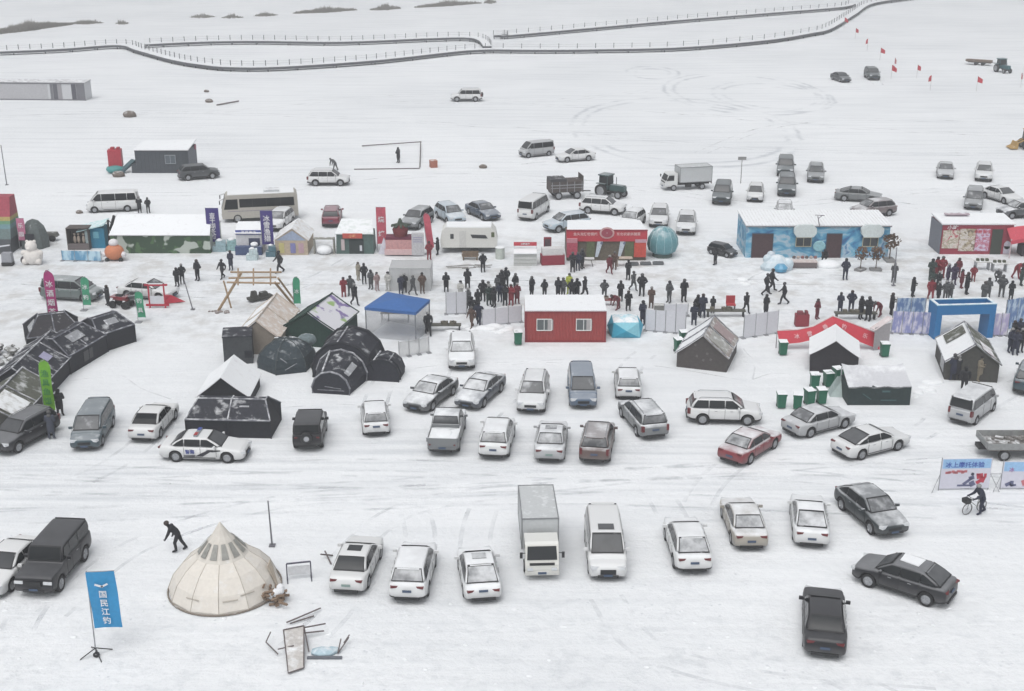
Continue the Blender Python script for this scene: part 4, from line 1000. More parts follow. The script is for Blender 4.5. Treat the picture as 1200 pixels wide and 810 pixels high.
# teal dome
r = thing('dome_tent', 'dark teal dome tent between white-roofed tent and black tunnel tent', 'tent', P(337, 428))
tealt = M('dark_teal_cloth', (.03, .045, .055), .75, .42, .35, nscale=1.2)
m = MB(); m.lathe([(2.0, 0), (2.02, .45), (1.85, 1.0), (1.4, 1.5), (.8, 1.85), (.05, 1.98)], 6, 0, a0=.3); c = m.build('canopy', tealt, r)
m = MB()
for k in range(6):
    a = .3 + 2 * pi * k / 6; m.tube([(cos(a) * q, sin(a) * q, z) for q, z in ((2.03, 0), (2.05, .45), (1.88, 1.02), (1.43, 1.53), (.83, 1.88), (.08, 2.01))], .03, 5)
m.build('pole_sleeve', M('grey_sleeve', (.07, .085, .09), .8, .4), c)
m = MB(); m.slab([(-.9, .55, 1.80), (.5, .45, 1.88), (.7, 1.3, 1.45), (-1.0, 1.35, 1.38)], .06); m.build('snow_patch', SNOWM, r)
m = MB(); m.ball((1.2, 1.3, 1.4), .7, n=8, sz=.6); m.build('frosted_flap', M('frosted_net', (.14, .18, .19), .8, .4, .3), r, smooth=60)
m = MB(); m.tube([(.2, -2.05, .4), (1.0, -1.9, .85)], .03, 5); m.tube([(.35, -2.0, .9), (-.1, -1.9, 1.2)], .03, 5); m.build('door_zip', BEAM, r)

# inflatable black tunnel, two drums
def drum(root, pts, secs, mat, nm):
    """arched sections: pts centre (x,y), secs radius/height; loft of half-octagon arches"""
    m = MB(); prof = [(-1, 0), (-1.04, .3), (-.86, .66), (-.5, .92), (0, 1.02), (.5, .92), (.86, .66), (1.04, .3), (1, 0)]
    vs = []; n = len(prof)
    for (x, y), (rad, hh) in zip(pts, secs): vs += [(x + a * rad, y, b * hh) for a, b in prof]
    fs = [(i * n + j, i * n + j + 1, (i + 1) * n + j + 1, (i + 1) * n + j) for i in range(len(pts) - 1) for j in range(n - 1)]
    fs += [tuple(range(n)), tuple(range(len(pts) * n - 1, (len(pts) - 1) * n - 1, -1))]
    m.add(vs, fs); return m.build(nm, mat, root, smooth=25)
def ring(root, y, rad, hh, mat, th=.07, x=0, nm='arch_rib'):
    prof = [(-1, 0), (-1.04, .3), (-.86, .66), (-.5, .92), (0, 1.02), (.5, .92), (.86, .66), (1.04, .3), (1, 0)]
    m = MB(); m.tube([(x + a * (rad + .03), y, b * (hh + .03)) for a, b in prof], th, 6); return m.build(nm, mat, root)
r, L_ = axis('inflatable_tent', 'big black drum-shaped tent stepping down to a small front arch', 'tent', (388, 462), (432, 405), 0, 'black ribbed tents')
b = drum(r, [(0, 0), (0, 2.7), (0, 2.72), (0, 5.6)], [(1.2, 1.5), (1.65, 2.1), (2.0, 2.5), (2.1, 2.65)], BLKT, 'hull')
for y, a, h_ in ((0, 1.2, 1.5), (2.6, 1.65, 2.08)): ring(b, y, a, h_, BEAM)
for y, a, h_ in ((2.8, 2.0, 2.5), (5.6, 2.1, 2.65)): ring(b, y, a, h_, BLKW, .12)
m = MB(); m.tube([(-.55, .05, 1.50), (-.75, 2.6, 2.02)], .07, 6); m.tube([(-.3, 2.8, 2.56), (-.35, 5.6, 2.72)], .06, 6); m.build('roof_rib', BEAM, b)
m = MB(); m.slab([(.76, .5, 1.33), (1.10, .5, 1.10), (1.32, 1.75, 1.36), (.98, 1.75, 1.64)], .03); m.build('roof_window', CLEAR, b)
m = MB(); m.slab([(-.9, -.02, .25), (.9, -.02, .25), (.9, -.02, .3), (-.9, -.02, .3)], .02); m.slab([(-.4, -.02, .5), (.7, -.02, .38), (.7, -.02, .43), (-.4, -.02, .55)], .02); m.build('door_zip', BEAM, b)
r, L_ = axis('inflatable_tent', 'small black arched annex tent at the right of the big drum tent', 'tent', (447, 447), (462, 425), 0, 'black ribbed tents')
b = drum(r, [(0, 0), (.0, 1.9)], [(1.15, 1.5), (1.15, 1.5)], BLKT, 'hull')
ring(b, .5, 1.15, 1.5, BLKW, .05); ring(b, 0, 1.15, 1.5, BLKW, .05)
m = MB(); m.tube([(-.5, .0, 1.43), (-.5, 1.9, 1.43)], .07, 6); m.tube([(.5, .3, 1.43), (.5, 1.6, 1.43)], .04, 6); m.build('roof_rib', BEAM, b)
# left cluster of ribbed tents
LC = 'tunnel tents joined in an arc at the left'
r = rt('tunnel_tent', 'olive tunnel tent with snowed lower panel at the left edge', (-16, 474), (26, 432), 2.2, 3.4, None, 1.2, 2.2, OLIVW, OLIVE, OLIVE, LC, beams=BEAM, seams=2, windows=((1, .08, .9, .06, .42, M('snowy_panel', (.45, .44, .42), .8, .8)),))
r = rt('tunnel_tent', 'black tunnel tent with bright white roof ribs behind the lime flag', (14, 432), (60, 388), 2.3, 3.6, None, 1.2, 2.3, BLKW, BLKT, BLKT, LC, beams=BEAM, seams=3, windows=((1, .3, .6, .42, .55, M('lilac_film', (.35, .34, .48), .5, .4)), (1, .25, .5, .8, .88, CLEAR)))
r, W_ = front('tunnel_tent', 'middle black tunnel tent with a pale snowed window, left of the end one', 'tent', (86, 437), (124, 414), LC)
o = mansard(r, 3.4, W_ + .6, 1.3, 0, 2.2, 0, BLKW, BLKT, M('dull_rib', (.12, .125, .15), .8, .5, lo=-.2, hi=.6), 2)
m = MB(); m.slab([(-.8, .6, 1.72), (.7, .6, 1.72), (.7, 1.2, 2.1), (-.8, 1.2, 2.1)], .03); m.build('roof_window', CLEAR, o)
m = MB(); m.box((-.1, -.02, .65), (1.1, .03, .7)); m.build('wall_window', M('dim_film', (.05, .052, .058), .5, .2), r)
r, W_ = front('tunnel_tent', 'right end black tunnel tent of the arc, in front of the red sled', 'tent', (119, 414), (158, 401), LC)
o = mansard(r, 3.0, W_ + .2, 1.35, 0, 2.15, 0, BLKW, BLKT, M('dull_rib', (.12, .12, .14)), 1)
m = MB(); m.slab([(-.35, .5, 1.66), (.65, .5, 1.66), (.65, .95, 1.95), (-.35, .95, 1.95)], .03); m.build('roof_window', CLEAR, o)
r, W_ = front('tunnel_tent', 'rearmost black tunnel tent with a pale window on its left end', 'tent', (34, 414), (100, 405), LC)
o = mansard(r, 3.4, W_, 1.1, 0, 2.2, 0, BLKW, M('brownish_black', (.03, .028, .034), .8, .3, .3), M('dull_rib', (.12, .12, .14)), 2, ends=1.0)
m = MB(); m.slab([(-W_ / 2 + .25, .9, 1.25), (-W_ / 2 + .25, 2.2, 1.25), (-W_ / 2 + .75, 2.0, 1.85), (-W_ / 2 + .75, 1.1, 1.85)][::-1], .03); m.build('roof_window', CLEAR, o)
# crumpled camouflage sheet left of them
m = MB()
for k in range(40): m.ball((random.uniform(-1.8, 1.8), random.uniform(-1.2, 1.4), random.uniform(.1, .6)), random.uniform(.15, .4), n=5, sz=.5)
c = P(12, 422); o = m.build('netting_heap', M('net_grey', (.2, .2, .19), .9, .6, .4), loc=(c.x, c.y, 0)); tag(o, 'crumpled grey net heap left of the ribbed tents', 'netting')

# snow-sheeted green box tent
r, W_ = front('box_tent', 'dark green box tent with a sagging snow sheet roof right of the bins', 'tent', (993, 475), (1066, 475))
m = MB(); m.prism([(-W_ / 2, 0), (W_ / 2, 0), (W_ / 2, 1.25), (-W_ / 2, 1.25)], 0, 2.2); b = m.build('wall', M('deep_green_wall', (.02, .035, .036), .8, .1, .25), r)
m = MB(); vs = []; nx, ny = 10, 6
for j in range(ny + 1):
    for i in range(nx + 1):
        fx = i / nx * 2 - 1; fy = j / ny
        z = 1.27 + .72 * fy - .16 * (1 - fx * fx) * sin(pi * fy) - .12 * (1 - fx * fx) * fy + (.05 * sin(fx * 9 + fy * 5))
        vs.append((fx * W_ / 2 * 1.01, -.03 + 2.25 * fy, z))
nb = len(vs); vs += [(x, y, z - .06) for x, y, z in vs]; fs = []
for j in range(ny):
    for i in range(nx):
        a = j * (nx + 1) + i; fs.append((a, a + 1, a + nx + 2, a + nx + 1)); fs.append((a + nb, a + nb + nx + 1, a + nb + nx + 2, a + nb + 1))
m.add(vs, fs); m.box((-W_ / 2, 2.1, .9), (.06, .06, 1.9)); m.box((W_ / 2, 2.1, .9), (.06, .06, 1.9)); m.build('roof_sheet', M('snow_sheet', (.56, .57, .60), .8, .5, .06, lo=0, hi=.9, nscale=.8), r, smooth=50)
m = MB(); m.box((.4, -.015, .95), (.5, .02, .12)); m.box((.6, -.015, .35), (1.0, .02, .06)); m.box((-.8, -.015, .6), (.7, .02, .05), ry=.6); m.build('wall_print', M('wall_print', (.06, .12, .13)), r)

# cyan pop-up fishing tent
r, W_ = front('fishing_tent', 'bright cyan pop-up ice fishing tent with snow cap beside the red cabin', 'tent', (717, 396), (750, 396))
cy = M('cyan_cloth', (.05, .36, .52), .6, .1, .08); cy2 = M('cyan_cloth_pale', (.22, .52, .62), .6, .3, .08); h = W_ / 2; hb = 1.15
m = MB(); vs = [(-h, 0, 0), (h, 0, 0), (h, 2 * h, 0), (-h, 2 * h, 0), (-h * .9, .1, hb), (h * .9, .1, hb), (h * .9, 2 * h - .1, hb), (-h * .9, 2 * h - .1, hb), (0, -.32, hb * .55), (h + .32, h, hb * .55), (0, 2 * h + .3, hb * .55), (-h - .3, h, hb * .55), (0, h, hb + .35)]
m.add(vs, [(0, 1, 8), (1, 5, 8), (5, 4, 8), (4, 0, 8), (1, 2, 9), (2, 6, 9), (6, 5, 9), (5, 1, 9), (2, 3, 10), (3, 7, 10), (7, 6, 10), (6, 2, 10), (3, 0, 11), (0, 4, 11), (4, 7, 11), (7, 3, 11)], [0, 1, 1, 0] + [0] * 12)
m.build('wall', [cy, cy2], r)
m = MB(); m.add(vs[4:8] + [vs[12]], [(0, 1, 4), (1, 2, 4), (2, 3, 4), (3, 0, 4)]); m.build('roof', M('cyan_roof', (.30, .58, .68), .7, .8, .1, lo=.2, hi=.6), r)
# blue canopy gazebo
zc = 2.35; cs = [P(427, 360, zc), P(487, 366, zc), P(504, 351, zc), P(454, 342, zc)]; c0 = sum(cs, Vector()) / 4; c0.z = 0
r = thing('canopy', 'blue roofed gazebo with clear side sheets behind the drum tent', 'gazebo', c0)
q = [p - c0 for p in cs]; blue = M('canopy_blue', (.04, .13, .36), .6, .12, .12)
apex = Vector((0, 0, zc + .35)); m = MB(); top = [(p * 1) for p in q]
m.add([tuple(p) for p in q] + [tuple(apex)] + [tuple(p - Vector((0, 0, .22))) for p in q], [(0, 1, 4), (1, 2, 4), (2, 3, 4), (3, 0, 4), (0, 5, 6, 1), (1, 6, 7, 2), (2, 7, 8, 3), (3, 8, 5, 0)]); m.build('roof', blue, r)
for p in q:
    m = MB(); m.tube([(p.x * .97, p.y * .97, 0), (p.x * .97, p.y * .97, zc - .02)], .045, 6); m.build('leg', M('leg_grey', (.22, .23, .25), .5, 0, metal=.4), r)
film = M('clear_film', (.45, .46, .48), .3, 0, .2, alpha=.17)
for i, j in ((0, 1), (1, 2), (2, 3), (3, 0)):
    a, b = q[i] * .96, q[j] * .96; m = MB(); m.slab([(a.x, a.y, .05), (b.x, b.y, .05), (b.x, b.y, zc - .2), (a.x, a.y, zc - .2)], .01); m.build('side_sheet', film, r)
c = P(463, 378); t_ = thing('folding_table', 'grey table with goods standing inside the blue gazebo', 'table', c)
m = MB(); m.box((0, .3, .72), (2.2, .7, .05)); m.build('tabletop', M('table_grey', (.2, .2, .21), .7), t_)
for x in (-1, 1):
    for y in (0, .6): m = MB(); m.tube([(x, y, 0), (x, y, .7)], .025, 5); m.build('leg', STEEL, t_)
for k, (x, cc) in enumerate(((-.7, (.25, .2, .18)), (0, (.35, .36, .38)), (.6, (.12, .13, .16)))):
    m = MB(); m.box((0, 0, .12), (.4, .35, .24), taper=.9); m.box((0, 0, .25), (.42, .37, .03)); o = m.build('crate', M('crate%d' % k, cc, .8), loc=(c.x + x, c.y + .3, .75)); tag(o, ['brown crate', 'pale grey crate', 'dark crate'][k] + ' on the table inside the blue gazebo', 'crate')

# ------------------------------------------------ yurt tipi
r = thing('tipi_tent', 'large cream round tipi tent with a ring of windows near its peak', 'tent', P(264, 688))
cream = M('tipi_canvas', (.68, .645, .59), .85, .4, .06, lo=.1, hi=1.0, bump=.4); N = 12
R0 = 2.62; prof = [(R0, 0), (R0 * 1.0, .14), (R0 * .89, .82), (R0 * .70, 1.42), (R0 * .47, 1.88)]
m = MB(); m.lathe(prof[:5], N, 0, a0=.1); m.build('skirt', cream, r)
m = MB(); m.lathe([(R0 * .472, 1.88), (R0 * .43, 2.0), (R0 * .15, 2.85), (.03, 3.45)], N, 0, a0=.1); top_ = m.build('peak', M('peak_canvas', (.60, .57, .52), .85, .3, .05), r)
for k in range(N):
    a = .1 + 2 * pi * (k + .5) / N; da = .15
    def cp(rr, z, d): return (cos(a + d) * rr, sin(a + d) * rr, z)
    m = MB(); m.slab([cp(R0 * .425, 2.04, -da), cp(R0 * .425, 2.04, da), cp(R0 * .245, 2.60, da), cp(R0 * .245, 2.60, -da)], .012); m.build('peak_window', M('tipi_film', (.27, .27, .25), .4, .15, .2), top_)
    a2 = .1 + 2 * pi * k / N; m = MB(); m.tube([(cos(a2) * x * 1.004, sin(a2) * x * 1.004, z) for x, z in prof[:5]], .018, 4); m.build('canvas_seam', M('seam_tan', (.47, .43, .38), .9), r)
m = MB(); m.tube([(cos(2 * pi * k / 48) * (R0 + .02), sin(2 * pi * k / 48) * (R0 + .02), .06) for k in range(49)], .045, 5); m.build('hem_rope', M('hem_brown', (.22, .19, .16), .9, .3), r)
for (a, z) in ((-2.0, .65), (-1.25, .62), (-.9, .75)):
    rr = R0 * (1 - .14 * z / 1.05); m = MB(); m.box((cos(a) * (rr + .0), sin(a) * (rr + .0), z), (.7, .03, .05), rz=a + pi / 2); m.build('canvas_pocket', M('seam_tan', (.42, .37, .31)), r)
m = MB(); m.slab([(cos(.15) * 2.5, sin(.15) * 2.5, .1), (cos(-.15) * 2.5 + .1, sin(-.15) * 2.5, .1), (cos(-.15) * 2.15, sin(-.15) * 2.15, 1.3), (cos(.15) * 2.15, sin(.15) * 2.15, 1.3)][::-1], .03); m.build('door_flap', M('door_tan', (.5, .43, .35), .9), r)
# firewood sacks beside
c = P(321, 706); m = MB()
for k in range(45):
    m.box((random.gauss(0, .3), random.gauss(0, .3), random.uniform(.05, .75)), (random.uniform(.15, .5), .09, .09), rz=random.uniform(0, 3), rx=random.uniform(-.5, .5))
for k in range(5): m.ball((random.gauss(0, .25), random.gauss(0, .2), random.uniform(.3, .8)), .2, n=6, mi=1)
o = m.build('firewood_heap', [M('split_wood', (.24, .17, .12), .9, .35, .4), WH], loc=c); tag(o, 'heap of split brown firewood leaning on the tipi', 'firewood')

# ------------------------------------------------ red cabin
def corrugated(name, w, d, h, mat, root, pitch=.2, amp=.03):
    m = MB(); n = int(w / pitch)
    pts = []
    for i in range(n):
        x = -w / 2 + w * i / n; q = w / n
        pts += [(x, 0), (x + q * .35, 0), (x + q * .5, -amp), (x + q * .85, -amp)]
    pts.append((w / 2, 0))
    vs = [(x, y, z) for z in (0, h) for x, y in pts]; k = len(pts)
    m.add(vs, [(i, i + 1, i + 1 + k, i + k) for i in range(k - 1)])
    n2 = int(d / pitch)
    for s in (-1, 1):
        pts = []
        for i in range(n2):
            y = d * i / n2; q = d / n2; pts += [(y, 0), (y + q * .35, 0), (y + q * .5, amp), (y + q * .85, amp)]
        pts.append((d, 0)); k = len(pts); vs = [(s * (w / 2 + o_), y, z) for z in (0, h) for y, o_ in pts]
        m.add(vs, [(i, i + 1, i + 1 + k, i + k) for i in range(k - 1)])
    m.add([(-w / 2, d, 0), (w / 2, d, 0), (w / 2, d, h), (-w / 2, d, h)], [(0, 1, 2, 3)])
    m.add([(-w / 2, 0, h - .01), (w / 2, 0, h - .01), (w / 2, d, h - .01), (-w / 2, d, h - .01)], [(0, 1, 2, 3)])
    return m.build(name, mat, root)
def window(root, x, z, w, h, y=-.04, frame=None, sill=True, split=1, glass=None):
    m = MB(); t = .06
    for c_, d_ in (((x, y - .03, z + h / 2), (w + t, .07, t)), ((x, y - .03, z - h / 2), (w + t, .07, t)), ((x - w / 2, y - .03, z), (t, .07, h - t)), ((x + w / 2, y - .03, z), (t, .07, h - t))): m.box(c_, d_)
    for k in range(1, split + 1): m.box((x - w / 2 + w * k / (split + 1), y - .03, z), (t * .8, .05, h - t))
    f = m.build('window', frame or M('window_white', (.68, .69, .68), .5), root)
    m = MB(); m.box((x, y - .012, z), (w - t, .015, h - t)); m.build('pane', glass or M('pane_grey', (.10, .115, .12), .15), f)
    return f
r, W_ = front('container_cabin', 'red corrugated container cabin with two sliding windows and a snow roof', 'cabin', (616, 401), (709, 401))
redw = M('container_red', (.31, .052, .05), .6, .1, .12)
D_ = 3.3; H_ = 2.35; corrugated('wall', W_, D_, H_, redw, r)
m = MB()
for x in (-W_ / 2, W_ / 2):
    for y in (0, D_): m.box((x, y, H_ / 2), (.12, .12, H_ + .02))
m.box((0, 0, H_ - .03), (W_, .13, .12)); m.box((0, 0, .06), (W_, .13, .12)); m.build('corner_frame', M('frame_red', (.22, .025, .035), .6, .1), r)
m = MB(); m.slab([(-W_ / 2 - .06, -.08, H_ + .03), (W_ / 2 + .06, -.08, H_ + .03), (W_ / 2 + .06, D_ + .06, H_ + .12), (-W_ / 2 - .06, D_ + .06, H_ + .12)], .07)
for k in range(30): x = -W_ / 2 + (k + .5) * W_ / 30; m.slab([(x - .03, -.08, H_ + .105), (x + .03, -.08, H_ + .105), (x + .03, D_ + .05, H_ + .195), (x - .03, D_ + .05, H_ + .195)], .02)
m.build('roof', SNOWROOF, r)
for x in (-1.55, 1.3): f = window(r, x, 1.35, 1.05, .85)
for x in (-1.1, 1.7): m = MB(); m.slab([(x - .2, -.075, .95), (x + .2, -.075, .95), (x + .2, -.075, 1.75), (x - .2, -.075, 1.75)], .01); m.build('screen', M('fly_screen', (.4, .38, .38), .6), r)
# ------------------------------------------------ blue mural house
def mural(name, cols, sc=.5, thr=.5, seed=0):
    m, t, b = _nt(name); tc = nd(t, 'ShaderNodeTexCoord'); mp = nd(t, 'ShaderNodeMapping'); mp.inputs['Location'].default_value = (seed, seed * 2, 0); mp.inputs['Scale'].default_value = (1, 1, 1.5); t.links.new(tc.outputs['Object'], mp.inputs[0])
    n = nd(t, 'ShaderNodeTexNoise'); n.inputs['Scale'].default_value = sc; n.inputs['Detail'].default_value = 4; n.inputs['Distortion'].default_value = 1.5; t.links.new(mp.outputs[0], n.inputs[0])
    cr = nd(t, 'ShaderNodeValToRGB'); t.links.new(n.outputs[0], cr.inputs[0]); e = cr.color_ramp.elements
    k = len(cols)
    for i, c in enumerate(cols):
        pos = .3 + .4 * i / (k - 1)
        el_ = e[i] if i < 2 else e.new(pos)
        el_.position = pos; el_.color = (*c, 1)
    t.links.new(cr.outputs[0], b.inputs['Base Color']); b.inputs['Roughness'].default_value = .6; return m
r, W_ = front('blue_house', 'long blue mural painted house with two doors and two white window awnings', 'building', (873, 302), (1040, 302))
H_ = 2.85; D_ = 4.6
MUR = mural('blue_mural', [(.03, .11, .26), (.05, .24, .43), (.14, .38, .53), (.42, .52, .60), (.07, .20, .38)], .6)
m = MB(); m.box((0, D_ / 2, H_ / 2), (W_, D_, H_)); m.build('wall', MUR, r)
m = MB(); m.slab([(-W_ / 2 - .1, -.12, H_ + .02), (W_ / 2 + .1, -.12, H_ + .02), (W_ / 2 + .1, D_, H_ + .25), (-W_ / 2 - .1, D_, H_ + .25)], .12); rf = m.build('roof', SNOWROOF, r)
m = MB()
for k in range(42): x = -W_ / 2 + (k + .5) * W_ / 42; m.slab([(x - .03, -.11, H_ + .145), (x + .03, -.11, H_ + .145), (x + .03, D_, H_ + .375), (x - .03, D_, H_ + .375)], .03)
m.build('roof_rib', M('rib_grey', (.62, .61, .62), .8, .8, lo=-.2, hi=.3), rf)
m = MB(); m.box((0, -.13, H_ + .01), (W_ + .2, .04, .07)); m.build('eave_strip', M('eave_dark', (.10, .11, .13), .6), r)
DOOR = M('dark_red_curtain', (.07, .04, .045), .85, .05, .3)
for x, ww, hh in ((-W_ / 2 + 1.45, 1.75, 2.15), (1.45, 1.25, 2.15)):
    m = MB(); m.box((x, -.03, hh / 2), (ww, .06, hh)); d_ = m.build('door', DOOR, r)
    m = MB(); m.box((x - ww / 2 - .03, -.05, hh / 2), (.07, .1, hh)); m.box((x + ww / 2 + .03, -.05, hh / 2), (.07, .1, hh)); m.box((x, -.05, hh + .03), (ww + .12, .1, .08)); m.build('door_frame', M('door_frame_dark', (.06, .06, .08), .6), d_)
for x in (-.5 - .75, 5.0 - .35):
    window(r, x, 1.45, 1.35, .8, frame=M('window_cream', (.45, .42, .30), .5), glass=M('pane_dark', (.05, .06, .07), .15))
    m = MB(); m.prism([(x - .72, 2.0), (x + .72, 2.0), (x + .98, 2.35), (x + .98, 2.78), (x + .6, 3.12), (x - .6, 3.12), (x - .98, 2.78), (x - .98, 2.35)], -.55, -.13); m.build('awning', M('awning_white', (.60, .66, .66), .7, .6), r, smooth=50)
m = MB(); m.tube([(.0, -.2, H_ + .1), (-.15, .1, H_ + .9)], .04, 5); m.tube([(-.4, .1, H_ + 1.0), (.4, -.1, H_ + 1.0)], .03, 5); m.tube([(-.1, .05, H_ + .7), (.3, .1, H_ + 1.0)], .03, 5); m.build('roof_mast', M('mast_dark', (.12, .1, .12)), r)
m = MB(); m.lathe([(.42, -.04), (.5, 0), (.42, .04)], 16, 0, Matrix.Translation((.15, -.12, 1.1)) @ Matrix.Rotation(pi / 2, 4, 'X'), sx=1.1); m.build('wall_emblem', ICEBL, r)
# ------------------------------------------------ red snack house at the right
r, W_ = front('snack_house', 'red and white picture-covered snack house with dark door at the right', 'building', (1101, 298), (1184, 298))
H_ = 2.7; D_ = 3.1
m = MB(); m.box((0, D_ / 2, H_ / 2), (W_, D_, H_)); m.build('wall', M('wine_red_wall', (.28, .035, .06), .6, .1, .12), r)
m = MB(); m.slab([(-W_ / 2 - .1, -.1, H_ + .02), (W_ / 2 + .1, -.1, H_ + .02), (W_ / 2 + .1, D_, H_ + .2), (-W_ / 2 - .1, D_, H_ + .2)], .12); m.build('roof', SNOWROOF, r)
m = MB(); m.box((-W_ / 2 - .05, D_ / 2, H_ / 2), (.04, D_, H_)); m.build('side_cladding', M('side_grey', (.17, .18, .21), .7), r)
x = -W_ / 2
for k, (x0, x1, z0, z1, cols) in enumerate(((.1, 1.55, .55, 2.2, [(.42, .06, .08), (.62, .60, .55), (.30, .25, .15), (.6, .55, .5)]), (1.6, 3.0, .3, 2.35, [(.10, .08, .08), (.40, .33, .22), (.62, .60, .58), (.3, .15, .12)]), (3.05, 4.3, .3, 2.35, [(.55, .42, .52), (.45, .10, .16), (.50, .42, .56), (.60, .55, .6)]))):
    m = MB(); m.box((x + (x0 + x1) / 2, -.02, (z0 + z1) / 2), (x1 - x0, .03, z1 - z0)); m.build('picture_panel', mural('menu_print%d' % k, cols, 1.6, seed=k * 5 + 3), r)
lettering('小吃', .5, M('sign_white', (.7, .68, .68), .6), r, (x + .9, -.045, 2.42)); lettering('烤肠 热饮', .34, M('sign_red', (.5, .03, .05), .6), r, (x + 3.6, -.045, 2.05))
m = MB(); m.box((x + 4.95, -.03, 1.15), (.95, .06, 2.3)); m.build('door', M('door_green_black', (.04, .05, .04), .7), r)
m = MB(); m.lathe([(.3, 0), (.3, .03)], 20, 0, Matrix.Translation((x + 5.95, -.01, .85)) @ Matrix.Rotation(pi / 2, 4, 'X'), sy=1.3); m.box((x + 5.95, -.02, .4), (.6, .04, .7)); m.build('arch_panel', M('arch_white', (.5, .48, .55), .6), r)
m = MB(); m.box((-W_ / 2 + 1.9, 2.2, H_ + .45), (2.2, .5, .1)); m.box((-W_ / 2 + 1.9, 2.2, H_ + .3), (1.8, .1, .3)); m.build('roof_board', M('roofboard', (.4, .32, .36), .7, .6), r)
# red tent annex
r, W_ = front('red_awning_tent', 'bright red awning tent on white posts at the right edge', 'tent', (1182, 303), (1232, 303))
m = MB(); hw_ = W_ / 2
prof = [(-hw_, 1.75), (-hw_ * .5, 1.95), (0, 2.05), (hw_ * .5, 1.9), (hw_, 1.75)]
vs = [(x, 0, z - .15) for x, z in prof] + [(x, 1.3, z + .65) for x, z in prof] + [(x, 2.6, z + .1) for x, z in prof]
m.add(vs, [(j * 5 + i, j * 5 + i + 1, j * 5 + i + 6, j * 5 + i + 5) for j in range(2) for i in range(4)]); vs2 = [(x, .01, z - .5) for x, z in prof]
m.add(vs[:5] + vs2, [(i, i + 1, i + 6, i + 5) for i in range(4)]); m.build('canopy', M('awning_red', (.50, .06, .09), .6, .25, .1), r)
for x in (-hw_ + .05, hw_ - .1):
    for y in (.05, 2.5): m = MB(); m.tube([(x, y, 0), (x, y, 1.75)], .05, 6); m.build('post', M('post_pinkish', (.5, .42, .43), .6), r)
m = MB(); m.box((.6, 1.3, .5), (2.2, 1.2, 1.0)); m.build('counter', M('counter_dark', (.06, .05, .06), .7, .3), r)
# ------------------------------------------------ dark cabin and long shed at the upper left
r, W_ = front('dark_cabin', 'dark slate cabin with white window and snow roof behind dark car', 'cabin', (160, 203), (222, 203))
H_ = 2.6; dk = M('slate_board', (.055, .065, .078), .7, .1, .15)
m = MB(); m.box((0, 2, H_ / 2), (W_, 4, H_)); m.build('wall', dk, r)
m = MB()
for k in range(14): m.box((-W_ / 2 + (k + .5) * W_ / 14, -.01, H_ / 2), (.03, .02, H_ - .1))
m.build('board_batten', M('batten', (.045, .052, .062), .7), r)
m = MB(); m.slab([(-W_ / 2 - .1, -.1, H_ + .02), (W_ / 2 + .1, -.1, H_ + .02), (W_ / 2 + .1, 4.1, H_ + .45), (-W_ / 2 - .1, 4.1, H_ + .25)], .1); m.build('roof', SNOWROOF, r)
window(r, 1.0, 1.6, 1.15, .95, frame=M('window_grey', (.30, .33, .36), .5), glass=M('pane_slate', (.09, .11, .13), .2))
m = MB(); m.box((W_ / 2 + .02, 2, H_ / 2), (.04, 3.9, H_ - .1)); m.build('side_cladding', M('side_slate', (.12, .13, .15), .7, .2), r)
m = MB(); m.box((W_ / 2 + .1, 3.2, H_ - .2), (.15, .5, .5)); m.build('red_lamp_box', M('muted_red', (.35, .12, .16), .6), r)
m = MB(); m.box((-W_ / 2 - .25, .6, .5), (.5, 1.2, 1.0)); m.build('annex', dk, r)
r, W_ = front('long_shed', 'long pale grey site shed with dark striped panels at the upper left edge', 'building', (-14, 117), (101, 118))
H_ = 2.6; m = MB(); m.box((0, 1.3, H_ / 2), (W_, 2.6, H_)); m.build('wall', M('shed_white', (.55, .56, .58), .6, .3, .06), r)
m = MB(); m.slab([(-W_ / 2 - .1, -.1, H_ + .02), (W_ / 2 + .1, -.1, H_ + .02), (W_ / 2 + .1, 2.7, H_ + .1), (-W_ / 2 - .1, 2.7, H_ + .1)], .1); m.build('roof', M('shed_roof', (.34, .34, .36), .7, .75), r)
m = MB(); m.box((0, -.03, H_ - .05), (W_, .06, .16)); m.box((0, -.03, .08), (W_, .06, .2)); m.build('rail', M('shed_rail', (.17, .17, .19), .6), r)
xr = W_ / 2
for x, ww, cc in ((xr - .7, 1.3, (.16, .16, .18)), (xr - 1.75, .7, (.08, .08, .10)), (xr - 3.9, .6, (.30, .29, .31)), (xr - 4.6, .7, (.10, .10, .12)), (xr - 5.2, .4, (.16, .16, .18)), (xr - 11, 10.4, (.44, .44, .46))):
    m = MB(); m.box((x, -.015, H_ / 2), (ww, .03, H_ - .3)); m.build('wall_panel', M('shed_panel%d' % int(cc[0] * 100), cc, .6), r)
# ------------------------------------------------ long camouflage tent
def camo():
    m, t, b = _nt('camouflage_cloth'); tc = nd(t, 'ShaderNodeTexCoord'); n = nd(t, 'ShaderNodeTexNoise'); n.inputs['Scale'].default_value = .75; n.inputs['Detail'].default_value = 1.5; t.links.new(tc.outputs['Object'], n.inputs[0])
    f = mth(t, 'MULTIPLY', mth(t, 'SUBTRACT', n.outputs[0], .55), 40, clamp=True); c = mixc(t, f, (.03, .065, .035), (.42, .46, .42))
    n2 = nd(t, 'ShaderNodeTexNoise'); n2.inputs['Scale'].default_value = 1.3; t.links.new(tc.outputs['Object'], n2.inputs[0]); f2 = mth(t, 'MULTIPLY', mth(t, 'SUBTRACT', n2.outputs[0], .55), 30, clamp=True)
    c = mixc(t, mth(t, 'MULTIPLY', f2, mth(t, 'SUBTRACT', 1, f)), c, (.07, .14, .06)); t.links.new(c, b.inputs['Base Color']); b.inputs['Roughness'].default_value = .8; return m
r, W_ = front('mess_tent', 'long camouflage walled tent with a snow covered roof', 'tent', (131, 297), (247, 297))
